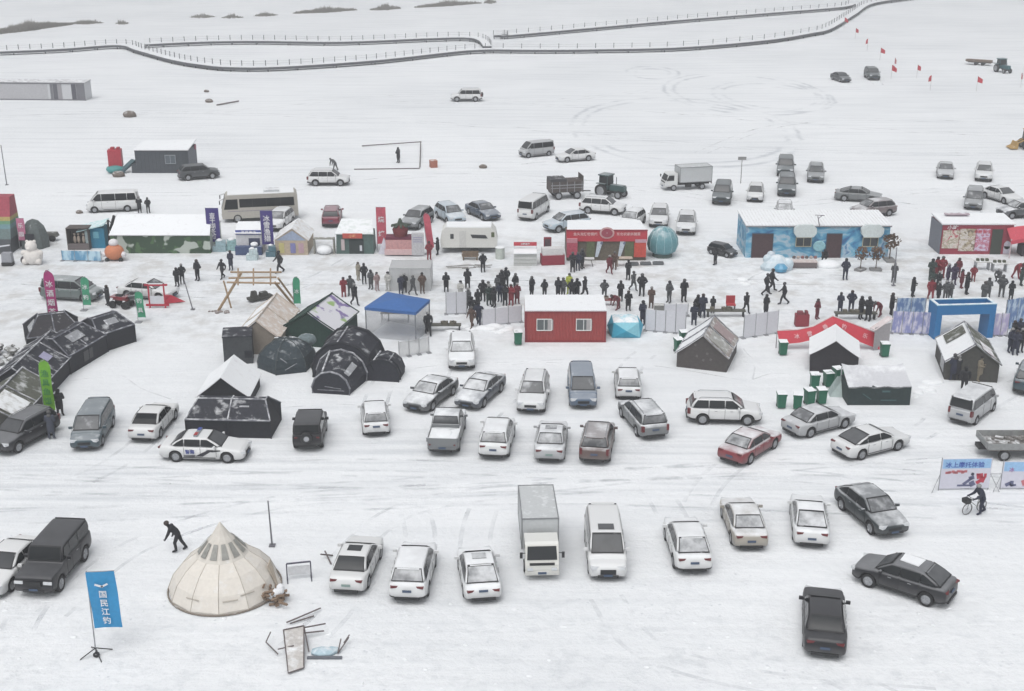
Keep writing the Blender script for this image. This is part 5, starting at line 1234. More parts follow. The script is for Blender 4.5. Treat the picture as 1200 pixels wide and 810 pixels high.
hw2, hr2, D_ = 1.65, 2.9, 4.6
m = MB(); m.add([(-W_ / 2, 0, 0), (W_ / 2, 0, 0), (W_ / 2, D_, 0), (-W_ / 2, D_, 0), (-W_ / 2, 0, hw2), (W_ / 2, 0, hw2), (W_ / 2, D_, hw2), (-W_ / 2, D_, hw2), (-W_ / 2 + .25, D_ / 2, hr2), (W_ / 2 - .25, D_ / 2, hr2)], [(0, 1, 5, 4), (2, 3, 7, 6), (1, 2, 6, 9, 5), (3, 0, 4, 8, 7)]); m.build('wall', camo(), r)
for s in (0, 1):
    m = MB(); y = -.1 if s == 0 else D_ + .1; q_ = [(-W_ / 2 - .06, y, hw2), (W_ / 2 + .06, y, hw2), (W_ / 2 - .2, D_ / 2, hr2 + .03), (-W_ / 2 + .2, D_ / 2, hr2 + .03)]
    m.slab(q_ if s == 0 else q_[::-1], .09); m.build('roof', SNOWROOF, r)
# ================================================================ STALLS, SIGNS, FENCES
def txtmat(n, c): return M(n, c, .6)
TW = txtmat('ink_white', (.72, .72, .74)); TB = txtmat('ink_blue', (.05, .10, .40))
# feather flags ---------------------------------------------------
def feather(px, pyb, pyt, wpx, col, txt, label, tcol=TW, lean=0, tsize=None):
    b = P(px, pyb); H_ = HT(px, pyb, pyt); w_ = wpx * (b - P(px + 1, pyb)).length
    r = thing('feather_flag', label, 'flag', b, 0, 'tall feather flags')
    m = MB(); m.tube([(-w_ / 2 - .02, 0, 0), (-w_ / 2 - .02 + lean * .7, 0, H_ * .8), (-w_ / 2 + .1 + lean, 0, H_ * .95), (lean + .1, 0, H_)], .025, 5); m.box((-w_ / 2, 0, .04), (.5, .5, .06)); m.build('pole', STEEL, r)
    m = MB(); n = 14; vs = []
    for i in range(n + 1):
        f = i / n; z = H_ * (.16 + .83 * f); k = 1 if f < .8 else sqrt(max(0.02, 1 - ((f - .8) / .2) ** 2))
        x0 = -w_ / 2 + lean * f + (w_ * .35) * (1 - k); x1 = -w_ / 2 + lean * f + w_ * (.35 + .65 * k)
        wv = .05 * sin(f * 9)
        for fx in (0, .5, 1): vs.append((x0 + (x1 - x0) * fx, wv * fx + .04 * sin(fx * 3 + f * 5), z))
    fs = [(i * 3 + j, i * 3 + j + 1, i * 3 + j + 4, i * 3 + j + 3) for i in range(n) for j in range(2)]
    m.add(vs, fs); m.add([(x, y + .012, z) for x, y, z in vs], [tuple(reversed(f)) for f in fs]); m.build('cloth', col, r, smooth=60)
    if txt:
        s_ = tsize or w_ * .72; k = len(txt)
        for i, ch in enumerate(txt):
            f = .82 - .72 * (i + .5) / k; z = H_ * (.16 + .83 * f); lettering(ch, s_, tcol, r, (lean * f, -.10, z))
    return r
MAG = M('flag_magenta', (.38, .03, .17), .6, .1, .1); TGR = M('flag_teal_green', (.05, .30, .17), .6, .15, .15); LIM = M('flag_lime', (.16, .40, .03), .6, .1, .12)
feather(65, 388, 316, 12, MAG, '冰酒烟茶', 'magenta feather flag with four white characters behind the black tents')
feather(103, 364, 324, 9, TGR, '冰钓', 'teal feather flag left one of two beside the grey-green people carrier')
feather(167, 378, 341, 9, TGR, '钓具', 'teal feather flag in front of the red sled', lean=-.1)
feather(60, 492, 421, 13, LIM, '渔具鱼饵', 'lime green feather flag standing by the black car at the left', tcol=txtmat('ink_dark_green', (.05, .22, .06)))
feather(349, 362, 324, 8, TGR, '冰', 'teal feather flag between the wooden swing frame and the green tent')
# rectangular pole banners
def banner(px, pyb, pyt, wpx, mat, txt, label, z0=.5, tcol=TW, tilt=0, size=None, head=None, group='tall rectangular banners', rz=0, crossarm=True, name='pole_banner'):
    b = P(px, pyb); H_ = HT(px, pyb, pyt); w_ = wpx * (b - P(px + 1, pyb)).length
    r = thing(name, label, 'banner', b, rz, group)
    m = MB(); m.tube([(-w_ / 2, .03, 0), (-w_ / 2 + tilt * .1, .03, H_ + .05)], .03, 6); m.build('pole', STEEL, r)
    m = MB(); m.tube([(-w_ / 2, .03, H_), (w_ / 2, .03, H_ + tilt * .2)], .02, 5); m.build('crossarm', STEEL, r)
    m = MB(); n = 10; vs = []
    for i in range(n + 1):
        f = i / n; z = z0 + (H_ - z0) * f
        for fx in (0, .33, .66, 1): vs.append((-w_ / 2 + w_ * fx + tilt * .25 * (1 - f), .04 * sin(f * 6 + fx * 4), z + tilt * .2 * fx))
    fs = [(i * 4 + j, i * 4 + j + 1, i * 4 + j + 5, i * 4 + j + 4) for i in range(n) for j in range(3)]
    m.add(vs, fs); m.add([(x, y + .012, z) for x, y, z in vs], [tuple(reversed(f)) for f in fs]); m.build('cloth', mat, r, smooth=60)
    k = len(txt); s_ = size or min(w_ * .7, (H_ - z0) / (k + 1))
    for i, ch in enumerate(txt):
        f = .86 - .78 * (i + .5) / k; lettering(ch, s_, tcol, r, (tilt * .25 * (1 - f) + tilt * .05, -.10, z0 + (H_ - z0) * f))
    if head: lettering(head, w_ * .28, tcol, r, (tilt * .1, -.10, z0 + (H_ - z0) * .93))
    return r
PUR = M('banner_purple', (.05, .035, .19), .6, .1, .12)
banner(252, 293, 244, 15, PUR, '查干湖冬捕', 'purple banner with white vertical writing at the right end of the camouflage tent', z0=.75)
banner(315, 298, 247, 14, PUR, '冰雪渔猎', 'purple banner with white vertical writing left of the beige house tent', z0=.9)
RPK = M('banner_red_pink', (.50, .09, .13), .6, .25, .2)
banner(448, 296, 243, 11, RPK, '烧烤', 'red upright sign banner right of the green snack booth', z0=.8)
banner(28, 293, 256, 9, M('banner_pink', (.50, .16, .27), .6, .2, .2), '乐园', 'pink banner fading to lilac beside the rainbow inflatable', z0=.9, rz=0)
feather(505, 298, 249, 8, RPK, '', 'pink feather flag leaning left of the caravan', lean=-.35)
BLB = M('banner_azure', (.03, .25, .50), .6, .08, .08)
r = banner(129, 768, 671, 33, BLB, ' 国民江钓', 'azure blue banner with white characters on a tripod stand at bottom left', z0=1.35, tilt=.35, size=.36)
m = MB()
for k in range(4): a = .6 + k * pi / 2; m.tube([(-.6, .03, .35), (-.6 + cos(a) * .7, .03 + sin(a) * .7, .02)], .025, 5)
m.build('stand_leg', BLACK, r)
m = MB(); m.ball((-.55, -.1, .1), .15, n=6, sz=.8); m.build('sandbag', BLACK, r)
m = MB(); z = HT(129, 768, 684) - .05; m.box((-.08, -.10, z), (.36, .01, .09), ry=.3); m.box((.16, -.10, z + .02), (.32, .01, .08), ry=-.5); m.build('emblem', TW, r)
# red race flags
def make_rflag():
    r = thing('marker_flag', 'x', 'flag', (0, 0, 0)); m = MB(); m.tube([(0, 0, 0), (0, 0, 2.4)], .025, 5); m.build('pole', M('flag_pole', (.4, .38, .38), .6), r)
    m = MB(); vs = []
    for i in range(6):
        f = i / 5; vs += [(f * .85, .12 * sin(f * 5), 2.4 - f * .55), (f * .85, .12 * sin(f * 5), 1.45 - f * .25)]
    fs = [(2 * i, 2 * i + 1, 2 * i + 3, 2 * i + 2) for i in range(5)]; m.add(vs, fs); m.add([(x, y + .012, z) for x, y, z in vs], [f[::-1] for f in fs]); m.build('cloth', M('flag_red', (.48, .03, .05), .6), r, smooth=60); return r
for k, (x, y, l) in enumerate(((989, 33, 'red marker flag planted beside the boardwalk bend'), (1002, 46, 'second red marker flag down from the boardwalk bend'), (1016, 60, 'third red marker flag down from the boardwalk bend'), (1031, 71, 'fourth red marker flag down from the boardwalk bend'),
        (1048, 84, 'red marker flag right behind the dark green off-roader, upper of two'), (1044, 93, 'red marker flag right behind the dark green off-roader, lower of two'), (1074, 92, 'red marker flag left one of a pair right of the dark green off-roader'), (1090, 106, 'red marker flag right one of a pair right of the dark green off-roader'), (1144, 107, 'dark red marker flag left below the teal tractor'), (1196, 103, 'red marker flag at the right edge near the teal tractor'))):
    place('rflag', make_rflag, P(x, y), (-.5, .7, 1.9, .2, 1.2)[k % 5], l, 'flag', 'red marker flags on the far snow')
# ------------------------------------------------ bins
def make_bin():
    r = thing('wheelie_bin', 'x', 'bin', (0, 0, 0)); g_ = M('bin_green', (.012, .12, .07), .5, .1, .15)
    m = MB(); m.box((0, 0, .5), (.48, .5, .82), taper=1.14); m.box((0, -.0, .93), (.60, .62, .05)); m.build('body', g_, r)
    m = MB(); m.box((0, .02, 1.0), (.60, .66, .09), rx=.06); m.box((0, .36, .98), (.5, .05, .05)); m.build('lid', M('bin_lid', (.012, .10, .06), .5, .95, .1), r)
    for s in (-1, 1):
        m = MB(); m.lathe([(.1, -.03), (.1, .03)], 10, 0, Matrix.Translation((s * .22, .24, .1)) @ Matrix.Rotation(pi / 2, 4, 'Y')); m.build('wheel', RUBBER, r)
    return r
for x, y, l, rz in ((607, 404, 'green wheelie bin at the left corner of the red cabin', .1), (917, 416, 'green wheelie bin under the left end of the red banner', 0), (1036, 418, 'green wheelie bin under the right end of the red banner', 0), (795, 413, 'green wheelie bin at the left rear of the khaki tent', .3), (801, 404, 'green wheelie bin behind the left side of the khaki tent', .2),
        (954, 455, 'snow-lidded green bin in front left corner of the charcoal tent', 0), (970, 453, 'snow-lidded green bin, left of two close to the snow-sheeted tent', .2), (981, 448, 'snow-lidded green bin, nearest the snow-sheeted tent', .3), (915, 478, 'leftmost of the four green bins above the grey sedan', 0), (934, 479, 'second from left of the four green bins above the grey sedan', -.2), (948, 474, 'third from left of the four green bins above the grey sedan', .3), (962, 473, 'rightmost of the four green bins above the grey sedan', .1)):
    place('bin', make_bin, P(x, y), rz, l, 'bin', 'green wheelie bins')
m = MB(); c = P(981, 462); m.add([(-.6, -.5, 0), (.6, -.6, 0), (.75, .5, 0), (-.5, .6, 0), (-.1, 0, 1.25), (.45, .2, 1.2)], [(0, 1, 5, 4), (1, 2, 5), (2, 3, 4, 5), (3, 0, 4)]); o = m.build('tarpaulin', M('pale_green_tarp', (.38, .46, .45), .7, .3, .1), loc=(c.x, c.y, 0)); tag(o, 'pale green tarpaulin draped beside the snow-sheeted tent', 'tarpaulin')
# ------------------------------------------------ fences
def panel_fence(pa, pb, htop, label, mat, n, group='white fence panels', posts=STEEL, name='panel_fence', z0=.1):
    r, W_ = front(name, label, 'fence', pa, pb, group)
    for k in range(n):
        x0 = -W_ / 2 + W_ * k / n + .03; x1 = -W_ / 2 + W_ * (k + 1) / n - .03
        m = MB(); m.box(((x0 + x1) / 2, 0, (z0 + htop) / 2), (x1 - x0, .03, htop - z0)); m.build('panel', mat, r)
    for k in range(n + 1): m = MB(); x = -W_ / 2 + W_ * k / n; m.tube([(x, .03, 0), (x, .03, htop + .05)], .03, 5); m.box((x, .1, .03), (.3, .5, .05)); m.build('post', posts, r)
    return r
WFN = M('fence_sheet', (.60, .61, .65), .55, .15, .06)
panel_fence((565, 383), (611, 378), 1.35, 'white sheet fence between the single white hatchback and the red cabin', WFN, 3)
panel_fence((523, 369), (547, 368), 1.8, 'tall white double fence panel right of the blue gazebo', WFN, 2)
panel_fence((756, 388), (803, 392), 1.7, 'white fence panels between the cyan tent and khaki tent', WFN, 4)
panel_fence((871, 397), (911, 391), 1.8, 'three tall white fence panels left of the long red banner', WFN, 3)
panel_fence((778, 371), (806, 371), 1.0, 'low lilac-white fence panels behind the people near the khaki tent', WFN, 2)
def pattern(name, a, b, sc=2.2):
    m, t, bb = _nt(name); tc = nd(t, 'ShaderNodeTexCoord'); mp = nd(t, 'ShaderNodeMapping'); mp.inputs['Scale'].default_value = (1.6, 1, .6); t.links.new(tc.outputs['Object'], mp.inputs[0]); n = nd(t, 'ShaderNodeTexNoise'); n.inputs['Scale'].default_value = sc; n.inputs['Detail'].default_value = 4; t.links.new(mp.outputs[0], n.inputs[0])
    c = mixc(t, mth(t, 'MULTIPLY', mth(t, 'SUBTRACT', n.outputs[0], .45), 7, clamp=True), a, b); t.links.new(c, bb.inputs['Base Color']); bb.inputs['Roughness'].default_value = .6; return m
PP = pattern('lilac_print', (.24, .26, .48), (.62, .60, .68)); PB = pattern('indigo_print', (.10, .18, .36), (.42, .52, .62)); PL = pattern('lilac_pale_print', (.42, .38, .58), (.64, .62, .70))
panel_fence((1044, 391), (1092, 393), 1.75, 'lilac printed fence left of the blue gate frame', PP, 4, 'printed fences')
panel_fence((1049, 375), (1083, 375), 1.75, 'upper lilac printed fence board behind the left lilac fence', PB, 2, 'printed fences')
panel_fence((1163, 394), (1180, 394), 1.75, 'small pinkish-lilac fence right of the blue gate frame', PL, 2, 'printed fences')
panel_fence((1176, 388), (1216, 380), 2.4, 'tall indigo printed fence at the right edge', PB, 3, 'printed fences')
panel_fence((468, 420), (503, 414), 1.2, 'transparent mesh barrier left of the single white hatchback', M('mesh_pale', (.55, .56, .56), .7, .2, .1, alpha=.4), 3, 'mesh barriers')
r, W_ = front('clear_shelter', 'pale see-through sheet shelter behind the blue gazebo', 'shelter', (457, 341), (505, 341)); fl = M('shelter_film', (.62, .63, .64), .5, .3, .05, alpha=.42); H_ = 1.9
for c_, d_ in (((0, 0, H_ / 2), (W_, .02, H_)), ((0, 2.4, H_ / 2), (W_, .02, H_)), ((-W_ / 2, 1.2, H_ / 2), (.02, 2.4, H_)), ((W_ / 2, 1.2, H_ / 2), (.02, 2.4, H_)), ((0, 1.2, H_ + .02), (W_, 2.4, .03))): m = MB(); m.box(c_, d_); m.build('film_sheet', fl, r)
for x in (-W_ / 2, 0, W_ / 2):
    for y in (0, 2.4): m = MB(); m.tube([(x, y, 0), (x, y, H_)], .03, 5); m.build('post', M('shelter_post', (.4, .42, .42), .6), r)
m = MB(); m.tube([(-W_ / 2, 0, H_), (W_ / 2, 0, H_)], .035, 5); m.tube([(-W_ / 2, 2.4, H_), (W_ / 2, 2.4, H_)], .035, 5); m.build('top_rail', M('shelter_post', (.4, .42, .42)), r)
m = MB(); m.box((0, 1.3, .45), (2.2, .9, .8)); m.build('stacked_goods', M('goods_pale', (.42, .40, .38), .8, .3, .2), r)
# picture banners at right
def picboard(pa, pb, pyt, label, big):
    r, W_ = front('picture_banner', label, 'banner', pa, pb, 'snow sport picture banners'); H_ = HT((pa[0] + pb[0]) / 2, pa[1], pyt); z0 = .12
    lil = M('banner_lilac', (.60, .60, .68), .55, .1, .05)
    m = MB(); m.box((0, 0, (z0 + H_) / 2), (W_, .03, H_ - z0)); m.build('sheet', lil, r)
    m = MB(); m.box((0, -.019, H_ - .30), (W_ - .1, .008, .55)); m.build('sky_strip', M('banner_sky', (.30, .50, .74), .55), r)
    for x in (-W_ / 2, W_ / 2): m = MB(); m.tube([(x, .04, 0), (x, .04, H_ + .05)], .03, 5); m.tube([(x, .04, 1), (x + (.5 if x > 0 else -.5), -.3, 0)], .02, 4); m.build('post', STEEL, r)
    if big:
        lettering('冰上摩托体验', .36, TB, r, (-.1, -.03, H_ - .38))
        m = MB(); random.seed(4)
        for k in range(12): m.box((-W_ / 2 + .3 + k * .09 + random.uniform(0, .1), -.021, H_ - .78 + random.uniform(-.06, .04)), (.16, .012, .13))
        m.build('print_crowd', M('print_rose', (.5, .16, .18), .6), r)
        m = MB()
        for (x, z, a, b_, an) in ((.35, .55, .6, .16, .7), (.55, .75, .3, .22, .3), (.2, .3, .8, .10, 0), (.62, .40, .3, .3, .5)): m.box((x - .2, -.022, z), (a, .012, b_), ry=-an)
        m.build('print_sled', M('print_slate', (.12, .13, .22), .6), r)
        m = MB(); m.lathe([(.09, 0), (.09, .012)], 12, 0, Matrix.Translation((.38, -.02, .98)) @ Matrix.Rotation(pi / 2, 4, 'X'))
        m.build('print_helmet', M('print_dark', (.05, .05, .08), .6), r)
        m = MB()
        for (x, z, a, b_, an) in ((.95, .85, .35, .3, .2), (1.1, .65, .3, .35, -.3), (.9, .5, .25, .2, .6), (1.25, .88, .14, .24, 0), (.85, .95, .2, .12, 0)): m.box((x - .15, -.024, z), (a, .012, b_), ry=-an)
        m.build('print_rider', M('print_red', (.45, .05, .08), .6), r)
    else:
        lettering('冰', .3, M('ink_rose', (.35, .12, .3), .6), r, (-.7, -.03, H_ - .5))
        m = MB()
        for (x, z, a, b_, an) in ((-.8, .35, .3, .2, .5), (-.6, .4, .2, .3, 0), (-.5, .28, .3, .12, .2)): m.box((x, -.022, z), (a, .012, b_), ry=-an)
        m.build('print_sled', M('print_slate', (.12, .13, .22)), r)
        m = MB()
        for (x, z, a, b_, an) in ((.1, .45, .3, .35, .4), (.3, .3, .3, .2, 0)): m.box((x, -.022, z), (a, .012, b_), ry=-an)
        m.build('print_rider', M('print_rose', (.5, .16, .18)), r)
picboard((1100, 575), (1158, 574), 538, 'lilac and sky-blue picture banner with blue title behind the cyclist', True)
picboard((1172, 574), (1222, 574), 541, 'pale lilac picture banner cut by the right edge below the flatbed', False)
# ------------------------------------------------ red long banner over tent
yb = P(975, 408).y; c = Vector((P(970, 408).x, yb, 0)); r = thing('red_banner', 'long red banner with white characters peaked over the charcoal tent', 'banner', c)
def at_y(px, py, y):
    u = (px - 600) / FOC; v = (py - 405) / FOC; dx, dy, dz = u, cos(TH) - v * sin(TH), -sin(TH) - v * cos(TH); t = y / dy; return Vector((dx * t, y, HC + dz * t))
T = [at_y(*q, yb) - c for q in ((911, 388), (935, 387), (953, 383), (976, 371), (1000, 380), (1028, 391))]; B = [at_y(*q, yb) - c for q in ((912, 401), (935, 399), (953, 395), (977, 382), (1003, 397), (1029, 407))]
m = MB(); vs = [tuple(p) for p in T] + [(p.x, p.y - .45, p.z - .02) for p in B]; n = 6; fs = [(i + n, i + n + 1, i + 1, i) for i in range(n - 1)]
m.add(vs, fs); m.add([(x, y + .03, z) for x, y, z in vs], [f[::-1] for f in fs]); m.build('cloth', M('banner_red', (.55, .045, .07), .6, .12, .08), r)
m = MB(); m.tube([(p.x, p.y + .04, p.z + .03) for p in T], .06, 6); m.build('top_rail', M('rail_pale', (.6, .5, .5), .6, .6), r)
for k in (0, 3, 5): m = MB(); m.tube([(T[k].x, .06, 0), (T[k].x, .06, T[k].z)], .035, 5); m.build('post', STEEL, r)
for i, (a, ch) in enumerate(((.9, '冰'), (1.7, '雪'), (2.55, '垂'), (3.45, '钓'), (4.4, '乐'))):
    k = int(a); f = a - k; p = (T[k].lerp(T[min(k + 1, 5)], f) + B[k].lerp(B[min(k + 1, 5)], f)) / 2; an = atan2(T[min(k + 1, 5)].z - T[k].z, T[min(k + 1, 5)].x - T[k].x)
    lettering(ch, .38, M('ink_pale_pink', (.75, .5, .52), .6), r, (p.x, -.34, p.z + .03), (pi / 2 - .5, -an, 0))
r, W_ = front('side_board', 'pinkish grey angled board at the right end of the red banner', 'board', (1023, 412), (1041, 406)); m = MB(); m.box((0, 0, .95), (W_, .04, 1.7)); m.build('panel', M('board_grey', (.38, .36, .37), .7, .2), r); m = MB(); m.slab([(-W_ / 2 - .1, -.1, 1.6), (W_ / 2 + .1, -.1, 2.1), (W_ / 2 + .1, .4, 2.15), (-W_ / 2 - .1, .4, 1.65)], .05); m.build('cap', M('cap_pink', (.62, .55, .55), .7, .4), r)
# small dark red blocks behind the banner
c = P(939, 382); r = thing('red_booth', 'small dark red counter booth behind the red banner left part', 'booth', c); m = MB(); m.box((0, 0, .5), (1.0, .6, .9)); m.build('counter', M('booth_red', (.25, .035, .05), .7, .3), r); m = MB(); m.box((-.15, 0, 1.05), (.4, .5, .2)); m.box((.3, 0, 1.05), (.2, .4, .3)); m.build('goods', M('booth_goods', (.2, .05, .06), .7), r)
# ------------------------------------------------ blue gate frame
r, W_ = front('blue_gate', 'sky blue rectangular gate frame with an open tray top behind the olive tent', 'gate', (1094, 398), (1163, 396)); gb = M('gate_blue', (.02, .16, .38), .55, .15, .06); hh = 2.25; d = 1.5
for s in (-1, 1): m = MB(); m.box((s * (W_ / 2 - .22), d / 2, hh / 2 - .2), (.44, d, hh - .4)); m.build('pillar', gb, r)
m = MB()
for y in (.1, d - .1): m.box((0, y, hh - .02), (W_ + .02, .2, .75))
for s in (-1, 1): m.box((s * (W_ / 2 - .12), d / 2, hh - .02), (.22, d - .42, .74))
m.build('top_frame', gb, r)
m = MB(); m.box((0, .09, hh + .37), (W_ + .06, .22, .06)); m.box((0, d - .09, hh + .37), (W_ + .06, .22, .06))
for s in (-1, 1): m.box((s * (W_ / 2 - .1), d / 2, hh + .37), (.22, d - .4, .055))
m.build('snow_edge', M('gate_edge', (.45, .66, .76), .7, .8), r)
m = MB(); m.box((0, d / 2, hh - .2), (W_ - .46, d - .42, .1)); m.build('tray', M('tray_blue', (.03, .15, .33), .6), r)
# ------------------------------------------------ wooden swing frame
r = thing('timber_swing', 'large tan timber swing frame with two cross beams', 'swing frame', P(292, 362)); wd = M('tan_timber', (.34, .24, .15), .8, .2, .2); o0 = P(292, 362)
def loc(px, py, z): q = P(px, py, z) - Vector((o0.x, o0.y, 0)); return q
top = 3.0; TL, TR = loc(279, 323, top), loc(322, 323, top); TL2, TR2 = loc(268, 331, top - .1), loc(325, 332, top - .15)
for a, b_, rr in ((loc(256, 364, 0), TL + Vector((.25, 0, .2)), .11), (loc(271, 361, 0), loc(262, 329, 2.2), .07), (loc(350, 365, 0), loc(322, 331, top), .10), (loc(345, 352, 0), loc(326, 326, top), .08)):
    m = MB(); m.tube([a, b_], rr, 8); m.build('leg', wd, r)
for a, b_ in ((loc(270, 319, top), loc(330, 319, top)), (loc(266, 331, top - .3), loc(328, 332, top - .3)), (loc(268, 326, top - .15), loc(324, 325, top - .15))):
    m = MB(); m.tube([a, b_], .075, 8); m.build('cross_beam', wd, r)
m = MB()
for px in (279, 297, 317): m.tube([loc(px, 315, top + .1), loc(px, 334, top - .35)], .06, 6)
m.build('tie', wd, r)
c = P(256, 366); m = MB()
for k in range(14): m.ball((random.uniform(-.8, .8), random.uniform(-.3, .3), .05), random.uniform(.08, .2), n=5, sz=.6)
o = m.build('stone_heap', M('frozen_rubble', (.25, .22, .21), .9, .4), loc=c); tag(o, 'scattered rubble at the left foot of the timber frame', 'rubble')
r = thing('camp_sled', 'dark sled of gear between the timber frame and beige tent', 'sled', P(305, 352), .6); m = MB(); m.box((0, 0, .25), (2.0, .7, .2)); m.build('base', OLIVW, r); m = MB(); m.box((-.5, 0, .6), (.5, .5, .5), taper=.7); m.box((.3, 0, .5), (.7, .5, .35), taper=.8); m.build('load', M('load_dark', (.05, .05, .045), .8, .35), r)
# ------------------------------------------------ red-white sled frame & kayak
r, W_ = front('sign_stand', 'red tubular frame with white panels standing before the white car', 'frame', (176, 361), (194, 361)); rd = M('bright_red', (.42, .02, .045), .5, .15)
m = MB(); H_ = HT(185, 361, 334)
for c_, d_ in (((0, 0, H_), (W_ + .6, .12, .14)), ((0, 0, .25), (W_ + .6, .12, .16)), ((W_ / 2, 0, H_ / 2), (.1, .1, H_)), ((-W_ / 2, 0, H_ / 2), (.1, .1, H_))): m.box(c_, d_)
m.build('frame', rd, r); m = MB(); m.box((0, 0, H_ * .32), (W_ - .1, .04, H_ * .4)); m.build('panel', WFN, r)
m = MB(); m.box((0, .0, H_ + .09), (W_ * .9, .12, .05)); m.build('snow_cap', SNOWM, r)
c = P(203, 355); r = thing('kayak', 'red pointed plastic sled lying right of the red frame', 'sled', c); m = MB(); m.add([(-.8, -.35, 0), (-.8, .35, 0), (1.0, 0, .1), (-.7, -.3, .6), (-.7, .3, .6), (-.1, 0, .65)], [(0, 1, 2), (0, 3, 4, 1), (3, 5, 4), (0, 2, 5, 3), (1, 4, 5, 2)]); m.build('hull', rd, r)
# quad bikes left of frame (reddish machines)
def make_quad():
    r = thing('quad_bike', 'x', 'quad bike', (0, 0, 0)); m = MB(); m.box((0, 0, .75), (1.3, .5, .25), taper=.8); m.box((.45, 0, .9), (.4, .7, .12)); m.box((-.5, 0, .88), (.5, .75, .1)); m.build('body', PAINT, r)
    m = MB(); m.box((-.15, 0, .98), (.6, .3, .12), taper=.8); m.build('seat', BLACK, r); m = MB(); m.tube([(.35, -.4, 1.2), (.3, 0, 1.1), (.35, .4, 1.2)], .03, 5); m.tube([(.3, 0, 1.1), (.5, 0, .7)], .03, 5); m.build('handlebar', BLACK, r)
    t, _ = wheel_mesh(.3, .23)
    for x in (-.55, .55):
        for y in (-.42, .42): o = bpy.data.objects.new('wheel', t); COL.objects.link(o); o.parent = r; o.location = (x, y, .3)
    return r
for (x, y, rz, c_, l) in ((143, 360, -.3, C_R, 'dark red quad bike left one behind the right end black tent'), (156, 358, -1.2, C_DG, 'dark quad bike between the red quad and the teal feather flag')):
    p = P(x, y); place('quad', make_quad, (p.x, p.y, 0), rz, l, 'quad bike', 'quad bikes', (*c_, .4))
# poles
for (x, yb_, yt, l, rr) in ((319, 640, 587, 'thin dark pole standing behind the cream tipi', .05), (226, 363, 326, 'pale leaning pole on the snow left of the timber frame', .05), (8, 217, 170, 'thin pole standing near the upper left edge', .06), (1047, 335, 290, 'pale pole right of the blue house', .05)):
    b = P(x, yb_); m = MB(); H_ = HT(x, yb_, yt); m.tube([(0, 0, 0), (-.05 if x != 226 else -.5, 0, H_)], rr, 6, r2=rr * .7); m.box((0, 0, .04), (.3, .3, .06)); o = m.build('pole', M('pole_grey', (.16, .16, .18), .7, .1), loc=b); tag(o, l, 'pole')
r, W_ = front('metal_frame', 'small black metal trestle between the tipi and the first white sedan', 'trestle', (337, 681), (365, 678))
m = MB(); H_ = HT(351, 680, 660)
for s in (-1, 1): m.tube([(s * W_ / 2, 0, 0), (s * W_ / 2, 0, H_)], .035, 5); m.tube([(s * W_ / 2, -.3, .03), (s * W_ / 2, .3, .03)], .03, 5)
m.tube([(-W_ / 2, 0, H_), (W_ / 2, 0, H_)], .045, 5); m.build('tube_frame', M('frame_slate', (.08, .08, .11), .6, .2), r)
m = MB(); m.box((0, .03, H_ * .55), (W_ * .9, .02, H_ * .5)); m.build('sheet', M('frame_sheet', (.62, .63, .65), .7, .3), r)
# broken frames in the foreground
def rods(name, label, cat, px, py, segs, rr=.03, mat=None, extra=None):
    c = P(px, py); m = MB()
    for a, za, b_, zb_ in segs: A = P(*a) - c; B_ = P(*b_) - c; m.tube([(A.x, A.y, za), (B_.x, B_.y, zb_)], rr, 5)
    r = thing(name, label, cat, c); m.build('rod', mat or M('rust_grey', (.13, .11, .11), .7, .3), r)
    if extra: extra(r, c)
    return r
def ex1(r, c):
    q = [P(333, 752) - c, P(357, 747) - c, P(356, 785) - c, P(338, 791) - c]; m = MB(); m.slab([(q[0].x, q[0].y, .55), (q[3].x, q[3].y, .1), (q[2].x, q[2].y, .1), (q[1].x, q[1].y, .55)], .02); m.build('sheet', M('mesh_tan', (.52, .50, .48), .8, .5, .2), r)
rods('bed_frame', 'broken folding bed frame of thin rusty rods lying in the foreground snow', 'bed frame', 345, 770, [((333, 752), .6, (338, 791), .1), ((357, 747), .6, (356, 785), .1), ((338, 791), .1, (356, 785), .1), ((333, 752), .6, (357, 747), .6), ((326, 768), .3, (345, 766), .4), ((312, 757), .2, (326, 770), .15), ((312, 757), .2, (318, 752), .5), ((357, 747), .6, (362, 766), .1)], extra=ex1)
rods('steel_bars', 'long thin steel bars lying above the broken bed frame', 'steel bars', 357, 738, [((336, 733), .15, (376, 716), .15), ((340, 733), .1, (368, 724), .1), ((352, 748), .5, (382, 740), .4), ((345, 750), .3, (380, 744), .2)], rr=.035)
for k in range(5): pass
r = rods('snow_shovel_heap', 'pale blue sheet with grey rods right of the broken bed frame', 'scrap', 382, 766, [((396, 768), .1, (409, 754), .3), ((396, 768), .1, (400, 758), .4), ((403, 756), .1, (410, 753), .4)])
c = P(382, 766); m = MB(); m.ball((-.1, 0, .1), .4, n=5, sx=1.5, sy=.9, sz=.4); m.ball((.25, .15, .08), .25, n=5, sx=1.5, sz=.5); m.build('blue_sheet', M('pale_blue_sheet', (.42, .55, .62), .7, .6), r, smooth=60); m = MB(); m.box((.0, -.4, .06), (1.5, .12, .1)); m.build('plank', M('plank_dark', (.14, .15, .17), .8, .3), r)
r = rods('dropped_tripod', 'small dark tripod stool lying left of the first white sedan', 'stool', 383, 656, [((376, 656), .3, (390, 652), .05), ((381, 650), .2, (388, 662), .05)], rr=.04)
